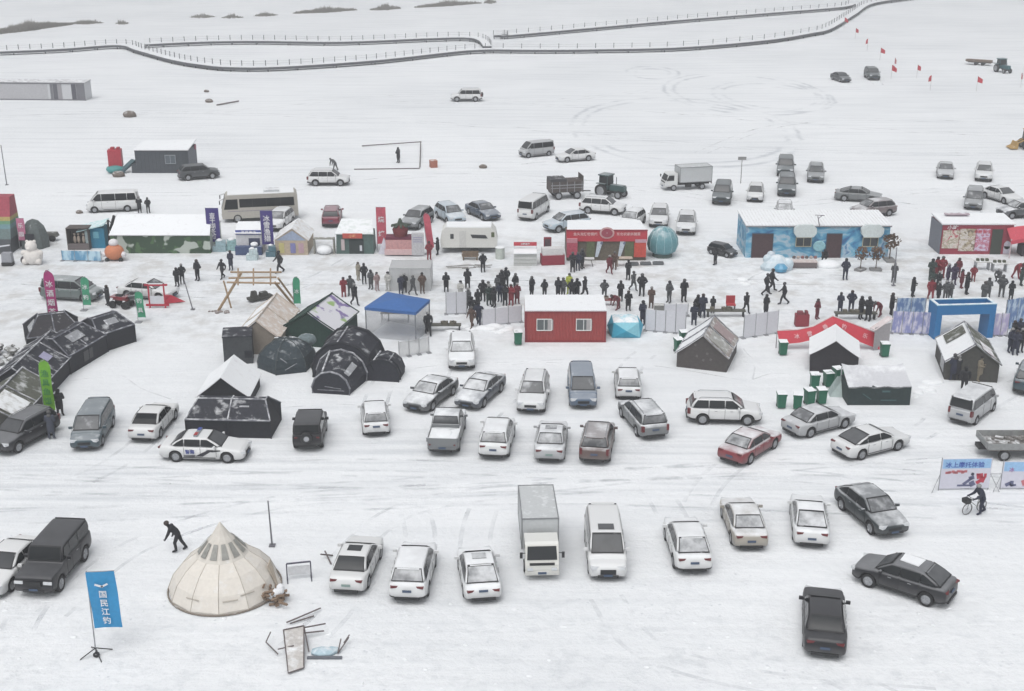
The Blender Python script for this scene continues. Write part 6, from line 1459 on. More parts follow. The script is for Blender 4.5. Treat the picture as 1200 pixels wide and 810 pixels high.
# rope frame net at the top, orange box
rods('goal_frame', 'thin dark tube goal frame around the lone standing person', 'goal frame', 470, 185, [((424, 172), .1, (494, 170), .4), ((493, 170), .4, (492, 197), .1), ((415, 199), .05, (492, 198), .05)], rr=.07)
p = P(508, 196); r = thing('orange_box', 'small orange-brown box on the open snow right of the goal frame', 'box', p, .3); m = MB(); m.box((0, 0, .4), (.8, .8, .8)); m.build('carton', M('carton', (.35, .13, .09), .8, .35), r); m = MB(); m.box((0, 0, .81), (.84, .84, .03)); m.build('lid', M('carton_lid', (.4, .2, .15), .8, .5), r)
for x, y, s_, l in ((152, 137, .8, 'dark round rock lump left of the dark cabin'), (245, 120, .5, 'small dark lump on the far snow above the dark cabin'), (139, 207, .6, 'tan lump in front of the red inflatable block'), (93, 250, .3, 'little dark lump left of the white minibus'), (566, 197, .4, 'small dark lump right of the orange-brown box'), (242, 108, .35, 'tiny grey lump above the other far lump')):
    p = P(x, y); m = MB(); m.ball((0, 0, s_ * .4), s_, n=8, sx=1.2, sz=.7); m.ball((s_ * .6, .1, s_ * .2), s_ * .6, n=6, sz=.7); o = m.build('rock', M('lump_brown', (.16, .13, .11), .9, .5, .3), loc=p, smooth=50); tag(o, l, 'rock')
rods('fallen_branch', 'thin dark branch lying on the far snow right of the small lump', 'branch', 268, 122, [((254, 124), .1, (280, 121), .3)], rr=.12)
rods('sign_post', 'thin signpost with a small plate between two dark vehicles', 'signpost', 868, 215, [((868, 215), 0, (868, 214.8), 2.8)], rr=.04, extra=lambda r, c: MB().box((0, 0, 2.8), (.9, .05, .35)).build('plate', M('plate_grey', (.25, .25, .25)), r))
# ------------------------------------------------ stalls along the upper street
# rainbow inflatable at left edge
r, W_ = front('rainbow_inflatable', 'tall rainbow striped inflatable with a red top cut by the left edge', 'inflatable', (-30, 298), (13, 298)); H_ = HT(0, 298, 237)
for k, (z0, z1, col, yo) in enumerate(((.0, .26, (.06, .065, .075), .0), (.26, .44, (.12, .17, .17), .05), (.44, .52, (.13, .24, .27), .1), (.52, .58, (.11, .24, .14), .14), (.58, .65, (.38, .30, .10), .18), (.65, 1.0, (.33, .05, .08), .22))):
    m = MB(); k0 = 1 - z0 * .16; k1 = 1 - z1 * .16; y0 = 2.0 * z0; y1 = 2.0 * z1
    m.add([(-W_ / 2 * k0, y0, z0 * H_), (W_ / 2 * k0, y0, z0 * H_), (W_ / 2 * k0, 3.2, z0 * H_), (-W_ / 2 * k0, 3.2, z0 * H_), (-W_ / 2 * k1, y1, z1 * H_), (W_ / 2 * k1, y1, z1 * H_), (W_ / 2 * k1, 3.2, z1 * H_), (-W_ / 2 * k1, 3.2, z1 * H_)], [(0, 1, 5, 4), (1, 2, 6, 5), (2, 3, 7, 6), (3, 0, 4, 7), (4, 5, 6, 7), (0, 3, 2, 1)]); m.build('stripe_panel', M('inflat%d' % k, col, .6, .15, .2), r)
m = MB(); m.tube([(-W_ / 2, -.1, .9), (0, -.2, .65), (W_ / 2, -.05, .85)], .07, 6); m.build('rope', WFN, r)
p = P(10, 311); r = thing('hand_cart', 'small grey hand cart in front of the rainbow inflatable', 'cart', p); m = MB(); m.box((0, 0, .7), (.9, .6, .9), taper=.9); m.build('box_body', M('cart_grey', (.30, .31, .34), .6, .3), r); m = MB(); m.box((0, -.05, .18), (.9, .7, .3)); m.build('base', BLACK, r)
r = thing('dark_hut', 'dark grey-green dome hut right of the pink banner', 'hut', P(42, 289)); m = MB(); m.lathe([(1.3, 0), (1.3, .9), (1.0, 1.8), (.5, 2.4), (.05, 2.6)], 8, 0); m.build('shell', M('hut_slate', (.10, .12, .12), .8, .35, .3), r)
m = MB(); m.box((0, -1.2, .8), (.8, .1, 1.4)); m.build('door', BLKW, r)
r = thing('camp_trailer', 'small dark trailer of gear at the right of the dark dome hut', 'trailer', P(57, 282)); m = MB(); m.box((0, 0, .6), (1.9, .8, .35), taper=.85); m.build('bed', M('gear_dark', (.13, .13, .12), .8, .4), r)
for x in (-.5, .5): o = bpy.data.objects.new('wheel', wheel_mesh(.3, .23)[0]); COL.objects.link(o); o.parent = r; o.location = (x, -.35, .3)
# snow animal sculpture
r = thing('snow_sculpture', 'rounded white snow sculpture of a seated animal at the left', 'sculpture', P(40, 309)); sn = M('sculpted_snow', (.70, .67, .64), .9, .2, .08)
m = MB(); m.ball((0, 0, .65), .78, n=12, sx=1.05, sz=1.0); m.ball((-.05, -.1, 1.6), .5, n=12); m.ball((-.38, 0, 2.0), .15, n=6); m.ball((.25, 0, 2.0), .15, n=6); m.ball((-.1, -.5, 1.5), .2, n=6); m.ball((-.6, -.4, .3), .3, n=8); m.ball((.55, -.4, .3), .3, n=8); m.ball((-.75, -.1, 1.0), .25, n=6); m.ball((.7, -.1, 1.0), .25, n=6); m.build('body', sn, r, smooth=70)
m = MB(); m.ball((-.85, .1, .3), .35, n=6); m.build('dark_base', M('base_dark', (.08, .07, .08), .9), r)
# stage box and blue kiosk
r, W_ = front('display_booth', 'dark open-fronted display booth with pale figures inside', 'booth', (80, 293), (105, 293)); H_ = 2.0
m = MB(); m.box((0, 1.2, H_ / 2), (W_, .06, H_)); m.box((-W_ / 2, .6, H_ / 2), (.06, 1.2, H_)); m.box((W_ / 2, .6, H_ / 2), (.06, 1.2, H_)); m.box((0, .6, H_), (W_ + .06, 1.26, .06)); m.build('shell', M('booth_brown', (.09, .075, .07), .8, .2), r)
for x in (-.5, -.15, .3): m = MB(); m.ball((x, .7, .8), .14, n=8, sz=2.6); m.ball((x, .7, 1.3), .1, n=8); m.build('figurine', M('fig_cream', (.6, .5, .42), .7), r, smooth=60)
m = MB(); m.box((0, .1, .3), (W_, .3, .5)); m.build('counter', M('booth_brown2', (.14, .12, .12), .8), r)
r, W_ = front('blue_kiosk', 'small teal-blue kiosk with a pale slanted roof', 'kiosk', (107, 291), (124, 291)); m = MB(); m.box((0, .7, .95), (W_, 1.4, 1.9)); m.build('wall', M('kiosk_blue', (.02, .20, .33), .6, .1, .15), r)
m = MB(); m.slab([(-W_ / 2 - 1.1, -.3, 1.55), (W_ / 2 + .1, -.2, 2.15), (W_ / 2 + .1, 1.6, 2.35), (-W_ / 2 - 1.1, 1.6, 1.75)], .08); m.build('roof', M('kiosk_roof', (.50, .70, .72), .7, .6), r); m = MB(); m.box((-W_ / 2 - .25, .4, .8), (.5, .5, 1.5)); m.build('side_shelf', M('kiosk_pale', (.55, .68, .70), .6), r)
m = MB(); m.box((-.1, -.02, 1.25), (.5, .04, .6)); m.build('window', M('kiosk_pane', (.15, .4, .5), .3), r)
m = MB(); m.tube([(W_ / 2 + .3, .2, 0), (W_ / 2 + .4, .2, 2.6), (W_ / 2 + .9, .2, 2.1)], .1, 6); m.build('hose_arm', BLACK, r)
panel_fence((73, 306), (119, 307), .95, 'low icy blue printed fence in front of the display booth', pattern('ice_print', (.10, .28, .45), (.45, .62, .72), 1.2), 3, 'printed fences')
r = thing('orange_figure', 'plump orange and white inflatable figure in front of the camouflage tent', 'inflatable', P(135, 305)); m = MB(); m.ball((0, 0, .75), .75, n=12, sz=.95, sx=1.15); m.build('belly', M('fig_orange', (.55, .20, .10), .6, .05), r, smooth=70)
m = MB(); m.ball((0, 0, 1.6), .42, n=10, sz=.8); m.build('head', M('fig_white', (.72, .70, .72), .7), r, smooth=70)
for x in (-.85, .85): m = MB(); m.ball((x, -.2, .6), .25, n=8); m.build('hand', M('fig_white', (.7, .7, .7)), r, smooth=70)
m = MB(); m.ball((-.6, -.3, .1), .22, n=6); m.ball((.6, -.3, .1), .22, n=6); m.build('boots', BLACK, r, smooth=60)
m = MB(); m.tube([(0, 0, 0), (.15, 0, .9), (.05, 0, 1.4), (.5, 0, 2.6)], .14, 7); b = P(129, 262); b2 = P(140, 262); o = m.build('black_hose', BLACK, loc=(P(131, 285).x, P(131, 285).y, 0)); tag(o, 'curved black duct at the left end of the camouflage tent roof', 'duct')
# white/blue booth between purple banners
r, W_ = front('bait_booth', 'white booth with a blue lettered roof sign between the purple banners', 'booth', (277, 298), (308, 298)); m = MB(); m.box((0, 1.1, .9), (W_, 1.6, 1.8)); m.build('wall', M('booth_white', (.6, .6, .62), .6, .2), r)
m = MB(); m.slab([(-W_ / 2 - .1, .1, 1.85), (W_ / 2 + .1, .1, 1.85), (W_ / 2 + .1, 2.2, 2.4), (-W_ / 2 - .1, 2.2, 2.4)], .07); m.build('roof', SNOWROOF, r); m = MB(); m.box((0, .25, 1.95), (W_, .05, .42)); s_ = m.build('sign_board', M('sign_blue', (.08, .10, .30), .6), r)
lettering('渔具商店', .34, TW, r, (0, .21, 1.93)); m = MB(); m.box((.45, .28, 1.0), (1.0, .04, .8)); m.build('hatch', M('hatch_dark', (.04, .05, .10), .6), r); m = MB(); m.box((0, -.1, .4), (W_, .6, .75)); m.build('counter', M('counter_navy', (.05, .08, .17), .7, .4), r)
m = MB(); m.ball((.5, -.1, .95), .35, n=8, sz=.6); m.build('snow_heap', SNOWM, r, smooth=60)
for x, y, cc, l, s_ in ((258, 294, (.30, .42, .46), 'pale icy crate stack below the left purple banner', 1.0), (272, 293, (.28, .45, .46), 'pale teal crate stack left of the white and blue booth', 1.1), (296, 304, (.5, .6, .62), 'whitish tub in front of the white and blue booth', .8), (318, 300, (.08, .16, .2), 'dark teal crate under the right purple banner', .7)):
    p = P(x, y); r = thing('crate_stack', l, 'crates', p); m = MB(); m.box((0, 0, .25), (1.2 * s_, .8, .48)); m.box((.1, 0, .72), (.9 * s_, .7, .42), rz=.2); m.build('crate', M('cr%d' % x, cc, .7, .5, .3), r); m = MB(); m.ball((.0, 0, 1.0), .28 * s_, n=6, sz=.5); m.build('snow_cap', SNOWM, r)
# beige house tent
r, W_ = front('house_tent', 'beige printed little house tent with blue gable and snowy roof', 'tent', (323, 299), (361, 299))
m = MB(); m.prism([(-W_ / 2, 0), (W_ / 2, 0), (W_ / 2, 1.35), (W_ * .05, 2.35), (-W_ / 2, 1.35)], 0, 3.6); m.build('wall', M('house_beige', (.45, .37, .28), .8, .1, .2), r)
m = MB(); m.slab([(W_ / 2 + .1, -.05, 1.3), (W_ / 2 + .1, 3.7, 1.3), (W_ * .05, 3.7, 2.42), (W_ * .05, -.05, 2.42)], .06); m.slab([(W_ * .05, -.05, 2.42), (W_ * .05, 3.7, 2.42), (-W_ / 2 - .1, 3.7, 1.3), (-W_ / 2 - .1, -.05, 1.3)], .06); m.build('roof', M('cream_snow_roof', (.62, .58, .54), .8, .8, lo=.1, hi=.5), r)
m = MB(); m.add([(-W_ / 2 + .1, -.02, 1.35), (W_ / 2 - .1, -.02, 1.35), (W_ * .05, -.02, 2.25)], [(0, 1, 2)]); m.build('gable_panel', M('gable_blue', (.30, .36, .48), .7, .2, .2), r)
for x, c_ in ((-W_ * .3, (.5, .45, .2)), (W_ * .05, (.2, .2, .4)), (W_ * .3, (.45, .3, .35))): m = MB(); m.box((x, -.02, .65), (W_ * .16, .03, .9)); m.build('wall_picture', M('hp%d' % int(x * 10), c_, .7), r)
r, W_ = front('small_arch', 'low white snow-topped arch right of the beige house tent', 'arch', (369, 297), (392, 297)); m = MB()
for s in (-1, 1): m.box((s * W_ / 2, 0, .7), (.12, .5, 1.4))
m.box((0, 0, 1.4), (W_ + .12, .5, .1)); m.build('frame', M('arch_grey', (.25, .25, .22), .7, .5), r); m = MB(); m.ball((0, 0, .35), .75, n=8, sz=.6); m.build('snow_heap', SNOWM, r, smooth=60)
# green booth with red sign
r, W_ = front('snack_booth', 'dark green snack booth with a red sign board and snow roof', 'booth', (394, 298), (438, 298)); m = MB(); m.box((0, 1.2, .9), (W_, 2.2, 1.8), taper=.96); m.build('wall', M('booth_green', (.08, .13, .12), .7, .15, .2), r); m = MB(); m.slab([(-W_ / 2 - .05, 0, 1.82), (W_ / 2 + .05, 0, 1.82), (W_ / 2 - .3, 2.4, 2.6), (-W_ / 2 + .3, 2.4, 2.6)], .08); m.build('roof', M('greenish_snow', (.60, .66, .64), .8, .8, lo=.1, hi=.5), r)
m = MB(); m.box((-.15, -.1, 1.72), (1.75, .08, .45)); m.build('sign_board', M('sign_tomato', (.48, .08, .06), .6), r); lettering('小吃', .34, txtmat('ink_orange', (.75, .4, .2)), r, (-.15, -.16, 1.7))
m = MB(); m.box((.15, .08, .7), (1.3, .06, 1.3)); m.build('opening', M('opening_dark', (.03, .04, .04), .8), r); m = MB(); m.box((-1.05, .06, .85), (.3, .05, 1.0)); m.build('wall_poster', M('poster_pale', (.5, .42, .42), .7), r); m = MB(); m.box((.55, .03, .55), (.2, .05, .5)); m.build('white_bottle', WFN, r)
# red ornament stall
r = thing('ornament_stall', 'dark red lantern-shaped stall with green leafy top', 'stall', P(470, 298)); m = MB(); m.lathe([(.35, 1.5), (.6, 1.8), (.72, 2.3), (.5, 2.7), (.2, 2.8)], 8, 0); m.build('lantern', M('lantern_red', (.16, .02, .025), .7, .2, .35), r, smooth=50); m = MB()
for k in range(9): a = k * .7; m.box((cos(a) * .45, sin(a) * .4, 2.75), (.8, .22, .1), rz=a, ry=.3)
m.lathe([(.3, 2.75), (.1, 3.3)], 8); m.build('leaf_top', M('leaf_dark', (.05, .07, .05), .8, .3), r); m = MB(); m.box((0, 0, 1.0), (2.6, 1.2, .9)); m.build('counter', M('counter_pink', (.52, .28, .28), .7, .3, .2), r); m = MB(); m.box((0, .1, 1.55), (2.6, 1.1, .3)); m.build('shelf', M('shelf_maroon', (.15, .03, .06), .7, .2), r); m = MB(); m.box((0, -.6, .4), (2.8, .3, .5)); m.build('skirt', M('skirt_pink', (.6, .42, .42), .7, .3), r)
r, W_ = front('menu_stand', 'whitish striped menu stand left of the red-coated person', 'stand', (483, 300), (497, 300)); m = MB(); m.box((0, 0, 1.1), (W_, .4, 2.0)); m.build('board', M('menu_white', (.5, .5, .52), .6, .3, .2), r); m = MB()
for k in range(3): m.box((0, -.21, 1.75 - k * .2), (W_ * .8, .02, .06))
m.build('print_line', M('print_lilac', (.3, .28, .42)), r)
c = P(450, 298); m = MB(); m.add([(-.5, 0, 0), (.5, -.1, 0), (.7, .6, 0), (-.3, .8, 0), (0, .3, 1.5)], [(0, 1, 4), (1, 2, 4), (2, 3, 4), (3, 0, 4)]); o = m.build('lilac_sheet', M('lilac_sheet', (.55, .55, .62), .7, .2), loc=c); tag(o, 'lilac-white draped sheet below the red upright banner', 'sheet')
m = MB(); c = P(551, 305)
for k in range(7): m.box((0, k * .12, .35 + .13 * (k % 3)), (1.4 + .1 * (k % 2), .1, .11))
m.box((-.6, .3, .16), (.1, .8, .3)); m.box((.6, .3, .16), (.1, .8, .3)); o = m.build('timber_stack', M('stack_brown', (.19, .14, .10), .9, .35, .3), loc=c); tag(o, 'small stack of brown timber in front of the caravan', 'timber')
c = P(552, 313); m = MB()
for k in range(10): m.box((random.uniform(-1.3, 1.3), random.uniform(-.6, .6), .05), (random.uniform(.6, 2.2), .08, .05), rz=random.uniform(-.3, .3))
o = m.build('loose_planks', M('plank_grey', (.30, .29, .28), .9, .45, .2), loc=c); tag(o, 'loose grey planks lying below the timber stack', 'planks')
p = P(586, 303); r = thing('white_drum', 'pale drum at the right end of the caravan', 'drum', p); m = MB(); m.lathe([(.4, 0), (.42, .5), (.4, 1.0)], 12); m.build('shell', M('drum_pale', (.48, .52, .48), .6, .3), r, smooth=40); m = MB(); m.lathe([(.43, 1.0), (.43, 1.05)], 12); m.build('lid', SNOWM, r)
# white chest with red top
r, W_ = front('ice_cream_chest', 'white snack counter with a red top strip left of red counter', 'counter', (602, 312), (629, 312)); m = MB(); m.box((0, .6, .55), (W_, 1.1, 1.1)); m.build('cabinet', M('cabinet_white', (.55, .56, .55), .6, .3, .1), r); m = MB(); m.box((0, .9, 1.75), (W_, .1, .32)); m.build('sign_strip', M('strip_red', (.48, .05, .07), .6, .1), r); lettering('冰糖葫芦', .2, TW, r, (0, .83, 1.75)); 
for s in (-1, 1): m = MB(); m.box((s * (W_ / 2 - .04), .9, 1.3), (.07, .08, .9)); m.build('post', WFN, r)
m = MB()
for k in range(3): m.box((0, .02, .25 + k * .32), (W_ - .1, .03, .06))
m.build('slat', M('slat_grey', (.4, .42, .40), .7), r)
m = MB(); m.slab([(-W_ / 2, -.1, 1.12), (W_ / 2, -.1, 1.12), (W_ / 2, 1.2, 1.3), (-W_ / 2, 1.2, 1.3)], .05); m.build('lid', SNOWM, r)
r, W_ = front('red_counter', 'dark red sales counter with a white top beside the restaurant tent', 'counter', (635, 312), (662, 311)); m = MB(); m.box((0, .6, .45), (W_, 1.0, .85)); m.build('cabinet', M('cab_red', (.25, .025, .045), .6, .15), r); m = MB(); m.box((0, .65, 1.15), (W_ - .2, .9, .6)); m.build('display', M('display_white', (.62, .62, .62), .5, .4), r)
r, W_ = front('menu_board', 'narrow dark menu board in a red frame behind the red counter', 'board', (637, 303), (646, 303)); H_ = HT(641, 303, 278); m = MB(); m.box((0, 0, H_ / 2), (W_, .06, H_)); m.build('frame', M('cab_red', (.25, .03, .05)), r); m = MB(); m.box((0, -.04, H_ * .55), (W_ * .75, .02, H_ * .72)); m.build('board', M('board_dark', (.10, .07, .08), .6, 0, .4), r)
# red restaurant tent
r, W_ = front('restaurant_tent', 'red fronted food tent with a wide lettered sign and round emblem', 'tent', (664, 306), (757, 306)); rdw = M('rest_red', (.46, .04, .06), .6, .1, .12); H_ = 2.1
m = MB(); m.box((0, 2.2, 1.0), (W_, 4.0, 2.0)); m.build('wall', M('rest_brown', (.12, .10, .075), .8, .1, .3), r)
m = MB(); m.box((0, .12, 2.25), (W_ + .1, .16, .95)); sb = m.build('sign_board', rdw, r); m = MB(); m.box((0, .1, 2.76), (W_ + .14, .2, .08)); m.build('sign_trim', M('trim_maroon', (.25, .03, .05)), sb)
lettering('鱼头泡饼铁锅炖', .3, txtmat('ink_pink', (.72, .5, .5)), r, (-W_ * .27, .02, 2.42)); lettering('东北农家杀猪菜', .3, txtmat('ink_pink', (.72, .5, .5)), r, (W_ * .27, .02, 2.42))
m = MB(); m.lathe([(.52, 0), (.52, .05)], 20, 0, Matrix.Translation((0, .02, 2.55)) @ Matrix.Rotation(pi / 2, 4, 'X'), sx=1.25); m.build('emblem_ring', M('emblem_pale', (.55, .35, .35), .6), r); m = MB(); m.lathe([(.38, 0), (.38, .05)], 20, 0, Matrix.Translation((0, -.035, 2.55)) @ Matrix.Rotation(pi / 2, 4, 'X'), sx=1.3); m.build('emblem_face', M('emblem_maroon', (.3, .05, .08), .6), r)
m = MB(); m.add([(-.25, -.06, 2.5), (.25, -.06, 2.5), (0, -.06, 2.15), (0, -.09, 2.6)], [(0, 1, 3), (0, 3, 2), (3, 1, 2)]); m.build('emblem_flame', TW, r)
m = MB(); m.slab([(-W_ / 2, .2, 2.7), (W_ / 2, .2, 2.7), (W_ / 2 - .2, 4.2, 2.55), (-W_ / 2 + .2, 4.2, 2.55)], .08); m.build('roof', SNOWROOF, r)
m = MB(); m.box((-W_ / 2 + .45, -.1, 1.1), (.95, .3, 1.4)); m.build('side_panel', M('side_rose', (.42, .07, .11), .6, 0, .3), r); m = MB(); m.box((W_ / 2 - .55, .06, 1.0), (1.05, .1, 1.3)); m.build('side_panel', M('side_orange', (.52, .07, .05), .6, 0, .15), r)
m = MB(); m.box((W_ / 2 - .5, .04, 1.82), (1.0, .12, .3)); m.build('panel_header', M('rose_pale', (.5, .3, .36), .6), r); m = MB(); m.box((-W_ / 2 + .45, -.12, 1.9), (.9, .3, .35)); m.build('panel_header', M('rose_pale2', (.5, .22, .26), .6), r)
for x in (-.65, 1.35): m = MB(); m.slab([(x - .35, .1, .35), (x - .1, .1, .35), (x + .35, .1, 1.85), (x - .15, .1, 1.85)], .03); m.build('slant_poster', M('poster_blue_white', (.50, .56, .62), .6, .1, .2), r); 
for x in (-.5, 1.5): m = MB(); m.lathe([(.12, 0), (.12, .02)], 10, 0, Matrix.Translation((x + .05, .06, 1.6)) @ Matrix.Rotation(pi / 2, 4, 'X')); m.build('poster_dot', M('dot_slate', (.15, .18, .25)), r)
m = MB(); m.box((-1.4, .1, 1.0), (.7, .06, 1.6)); m.build('green_curtain', M('curtain_olive', (.10, .12, .06), .8, 0, .3), r); m = MB(); m.box((2.0, .1, 1.05), (.8, .06, 1.5)); m.build('green_curtain', M('curtain_olive', (.1, .12, .06)), r)
r, W_ = front('bench_table', 'pale wooden bench table before the red food tent', 'table', (720, 313), (741, 313)); m = MB(); m.box((0, .3, .75), (W_, .6, .07)); m.build('tabletop', M('bench_tan', (.48, .40, .33), .8, .4), r)
for x in (-.5, .5): m = MB(); m.box((x, .3, .36), (.08, .5, .72)); m.build('leg', M('bench_leg', (.35, .3, .26), .8), r)
r = thing('camp_table', 'small folding table with a stool left of the food tent centre', 'table', P(688, 312)); m = MB(); m.box((0, 0, .7), (1.2, .6, .05)); m.build('tabletop', M('camp_white', (.6, .6, .6), .7, .4), r)
for x in (-.5, .5): m = MB(); m.tube([(x, -.2, 0), (x * .6, .2, .7)], .025, 5); m.build('leg', BLACK, r)
c = P(758, 311); r = thing('sled_row', 'row of dark low sleds on the snow below the teal dome', 'sleds', c); 
for k in range(3): m = MB(); m.box((-1.2 + k * 1.1, .1 * k, .15), (.95, .4, .16)); m.box((-1.2 + k * 1.1, .1 * k, .26), (.8, .3, .05)); m.build('sled', M('sled_dark', (.12, .13, .14), .8, .4), r)
# teal dome globe
r = thing('teal_globe', 'pale teal globe-shaped inflatable dome on a low base beside the food tent', 'inflatable', P(776, 300)); m = MB()
m.lathe([(.75, .25), (1.2, .55), (1.38, 1.1), (1.3, 1.7), (.95, 2.3), (.5, 2.62), (.1, 2.7)], 12); b_ = m.build('globe', M('globe_teal', (.12, .28, .32), .5, .6, .15, lo=.3, hi=1.0), r, smooth=25); m = MB()
for k in range(12): a = 2 * pi * k / 12; m.tube([(cos(a) * x, sin(a) * x, z) for x, z in ((1.21, .55), (1.39, 1.1), (1.31, 1.7), (.96, 2.3), (.5, 2.64))], .025, 4)
m.build('globe_seam', M('seam_teal_pale', (.35, .52, .55), .6, .3), b_); m = MB(); m.lathe([(.9, 0), (.85, .3)], 12); m.build('base', M('globe_base', (.10, .14, .13), .8, .3), r)
# ice sculptures and table before the blue house
r = thing('ice_sculpture', 'translucent pale blue ice sculpture at the left front of the blue house', 'sculpture', P(910, 316)); ice = M('ice_pale', (.52, .62, .68), .3, .6, .12)
m = MB(); m.lathe([(1.2, 0), (1.3, .3), (1.0, .7), (.7, 1.0), (.4, 1.25), (.1, 1.35)], 9, 0, sx=1.1, sy=.6, a0=.3); m.ball((.9, 0, .5), .55, n=8); m.ball((-.8, .2, .9), .4, n=8); m.build('block', ice, r); m = MB(); m.lathe([(.5, 0), (.6, .3), (.3, .6)], 9, 0, Matrix.Translation((.2, -.75, .1))); m.build('blue_pool', M('ice_blue', (.10, .32, .50), .25), r)
m = MB(); m.ball((-.5, .4, 1.2), .35, n=8, sz=1.0); m.build('ice_tip', M('ice_cloud', (.55, .62, .68), .4, .4), r)
r, W_ = front('goods_table', 'long low pink-white table of goods in front of the blue house', 'table', (926, 315), (958, 315)); m = MB(); m.box((0, .5, .55), (W_, .9, .08)); m.build('tabletop', M('table_pinkish', (.55, .47, .45), .8, .5), r); m = MB(); m.box((0, .1, .28), (W_ - .1, .05, .45)); m.build('skirt', M('skirt_dark', (.16, .13, .13), .8), r)
for x in (-1, 1): m = MB(); m.box((x * (W_ / 2 - .1), .5, .25), (.08, .8, .5)); m.build('leg', BLACK, r)
for k in range(6):
    p = P(930 + k * 5, 311); m = MB(); m.lathe([(.14, 0), (.17, .12), (.12, .2), (.02, .24)], 8); o = m.build('goods_bag', M('bag%d' % (k % 3), ((.12, .10, .10), (.45, .38, .35), (.25, .12, .12))[k % 3], .8, .3), loc=(p.x, p.y + .1, .6)); tag(o, ['leftmost dark bag', 'pale bag second from left', 'reddish bag third from left', 'dark bag fourth from left', 'pale bag fifth from left', 'rightmost reddish bag'][k] + ' on the goods table by the blue house', 'bag')
r = thing('snow_mound', 'white snow mound right of the goods table', 'snow mound', P(970, 312)); m = MB(); m.ball((0, 0, .1), .9, n=8, sx=1.3, sz=.5); m.build('mound', SNOWM, r, smooth=60)
# potted artificial trees right of the blue house
def make_pot(): 
    r = thing('potted_tree', 'x', 'potted tree', (0, 0, 0)); m = MB(); m.tube([(0, 0, 0), (.03, 0, 1.6)], .06, 6, r2=.04); m.build('trunk', M('bark', (.10, .07, .05), .9), r); m = MB(); random.seed(3)
    for k in range(170):
        a = random.uniform(0, 6.3); q = random.uniform(0, 1) ** .5 * .8; z = 1.8 + random.uniform(-.6, .7); s_ = random.uniform(.06, .14); c = Vector((cos(a) * q * (1.2 - abs(z - 1.8)), sin(a) * q * (1.2 - abs(z - 1.8)), z)); d = Vector((random.gauss(0, 1), random.gauss(0, 1), random.gauss(0, 1))).normalized() * s_; e = d.orthogonal()
        m.add([tuple(c - d), tuple(c + e), tuple(c + d), tuple(c - e)], [(0, 1, 2, 3)])
    m.build('crown', M('autumn_leaf', (.13, .08, .05), .9, .3, .4), r); m = MB(); m.box((0, 0, .12), (1.2, .8, .22)); m.build('planter', M('planter_grey', (.22, .22, .22), .8, .4), r); return r
for x, y, s_, l in ((1008, 317, 1.0, 'left one of two brown-leaved trees in grey planters by the blue house'), (1026, 317, 1.0, 'right one of two brown-leaved trees in grey planters by the blue house'), (1042, 306, 1.2, 'orange-brown leafy tree at the right corner of the blue house')):
    place('pot', make_pot, P(x, y), x * .3, l, 'potted tree', 'brown leaved trees by the blue house', scale=s_ * .82)
# tables near snack house
for k, (x, y, l) in enumerate(((1150, 316, 'left snow-covered serving table before the snack house'), (1170, 318, 'right snow-covered serving table before the snack house'))):
    r = thing('serving_table', l, 'table', P(x, y)); m = MB(); m.box((0, 0, .75), (1.3, .7, .06)); m.build('tabletop', M('serve_top', (.5, .5, .48), .7, .7), r)
    for a in (-.55, .55): m = MB(); m.box((a, 0, .36), (.06, .6, .72)); m.build('leg', STEEL, r)
    for q in range(3): m = MB(); m.box((-.4 + q * .4, .05, .88), (.22, .25, .2)); m.build('food_tray', M('tray_dark', (.08, .09, .06), .7, .1), r)
# red block inflatable
r = thing('red_block_slide', 'red inflatable block on a teal boat-shaped base left of the dark cabin', 'inflatable', P(139, 202)); m = MB(); m.box((-.2, 0, 1.7), (1.5, 1.2, 1.9), rz=.15); m.box((-.45, .1, 2.75), (.4, .5, .3)); m.box((.2, .1, 2.75), (.3, .5, .3)); m.build('tower', M('slide_red', (.40, .03, .05), .5, .15, .15), r)
m = MB(); m.ball((-.2, -.3, .45), 1.0, n=10, sx=1.1, sz=.5); m.build('pool', M('slide_teal', (.06, .26, .26), .5, .25), r, smooth=60); m = MB(); m.slab([(.3, -.9, .1), (.8, -1.0, .1), (2.0, .5, 1.1), (1.5, .7, 1.2)], .3); m.build('slide', M('slide_slate', (.06, .12, .14), .5, .2), r)
# misc around crowd: low tables/stoves
for x, y, w2, l in ((1002, 374, 3.2, 'dark low plank bench behind the red banner peak'), (850, 371, 3.0, 'green-grey low rail behind the khaki tent'), (520, 388, 2.6, 'brown clutter of crates right of the blue gazebo'), (715, 358, 1.6, 'dark red grill cart behind the cyan tent')):
    r = thing('low_bench', l, 'bench', P(x, y)); m = MB(); m.box((0, 0, .5), (w2, .5, .1)); m.build('top', M('bench_%d' % x, (.10, .10, .085) if x != 715 else (.22, .05, .05), .8, .25), r)
    for a in (-.45, .45): m = MB(); m.box((a * w2, 0, .23), (.1, .4, .45)); m.build('leg', BLACK, r)
    m = MB()
    for q in range(4): m.box((random.uniform(-.4, .4) * w2, 0, .66), (.3, .3, .22), rz=q)
    m.build('load', M('load_%d' % (x % 2), ((.14, .13, .10), (.25, .20, .17))[x % 2], .8, .3), r)
p = P(875, 365); 
r = thing('red_chair', 'small red folding seat behind the khaki tent', 'seat', P(856, 364)); m = MB(); m.box((0, 0, .5), (.7, .5, .1)); m.box((0, .25, .85), (.7, .08, .6)); m.build('seat', M('seat_red', (.40, .04, .05), .7), r)
for a in (-.3, .3): m = MB(); m.box((a, 0, .22), (.05, .45, .45)); m.build('leg', BLACK, r)
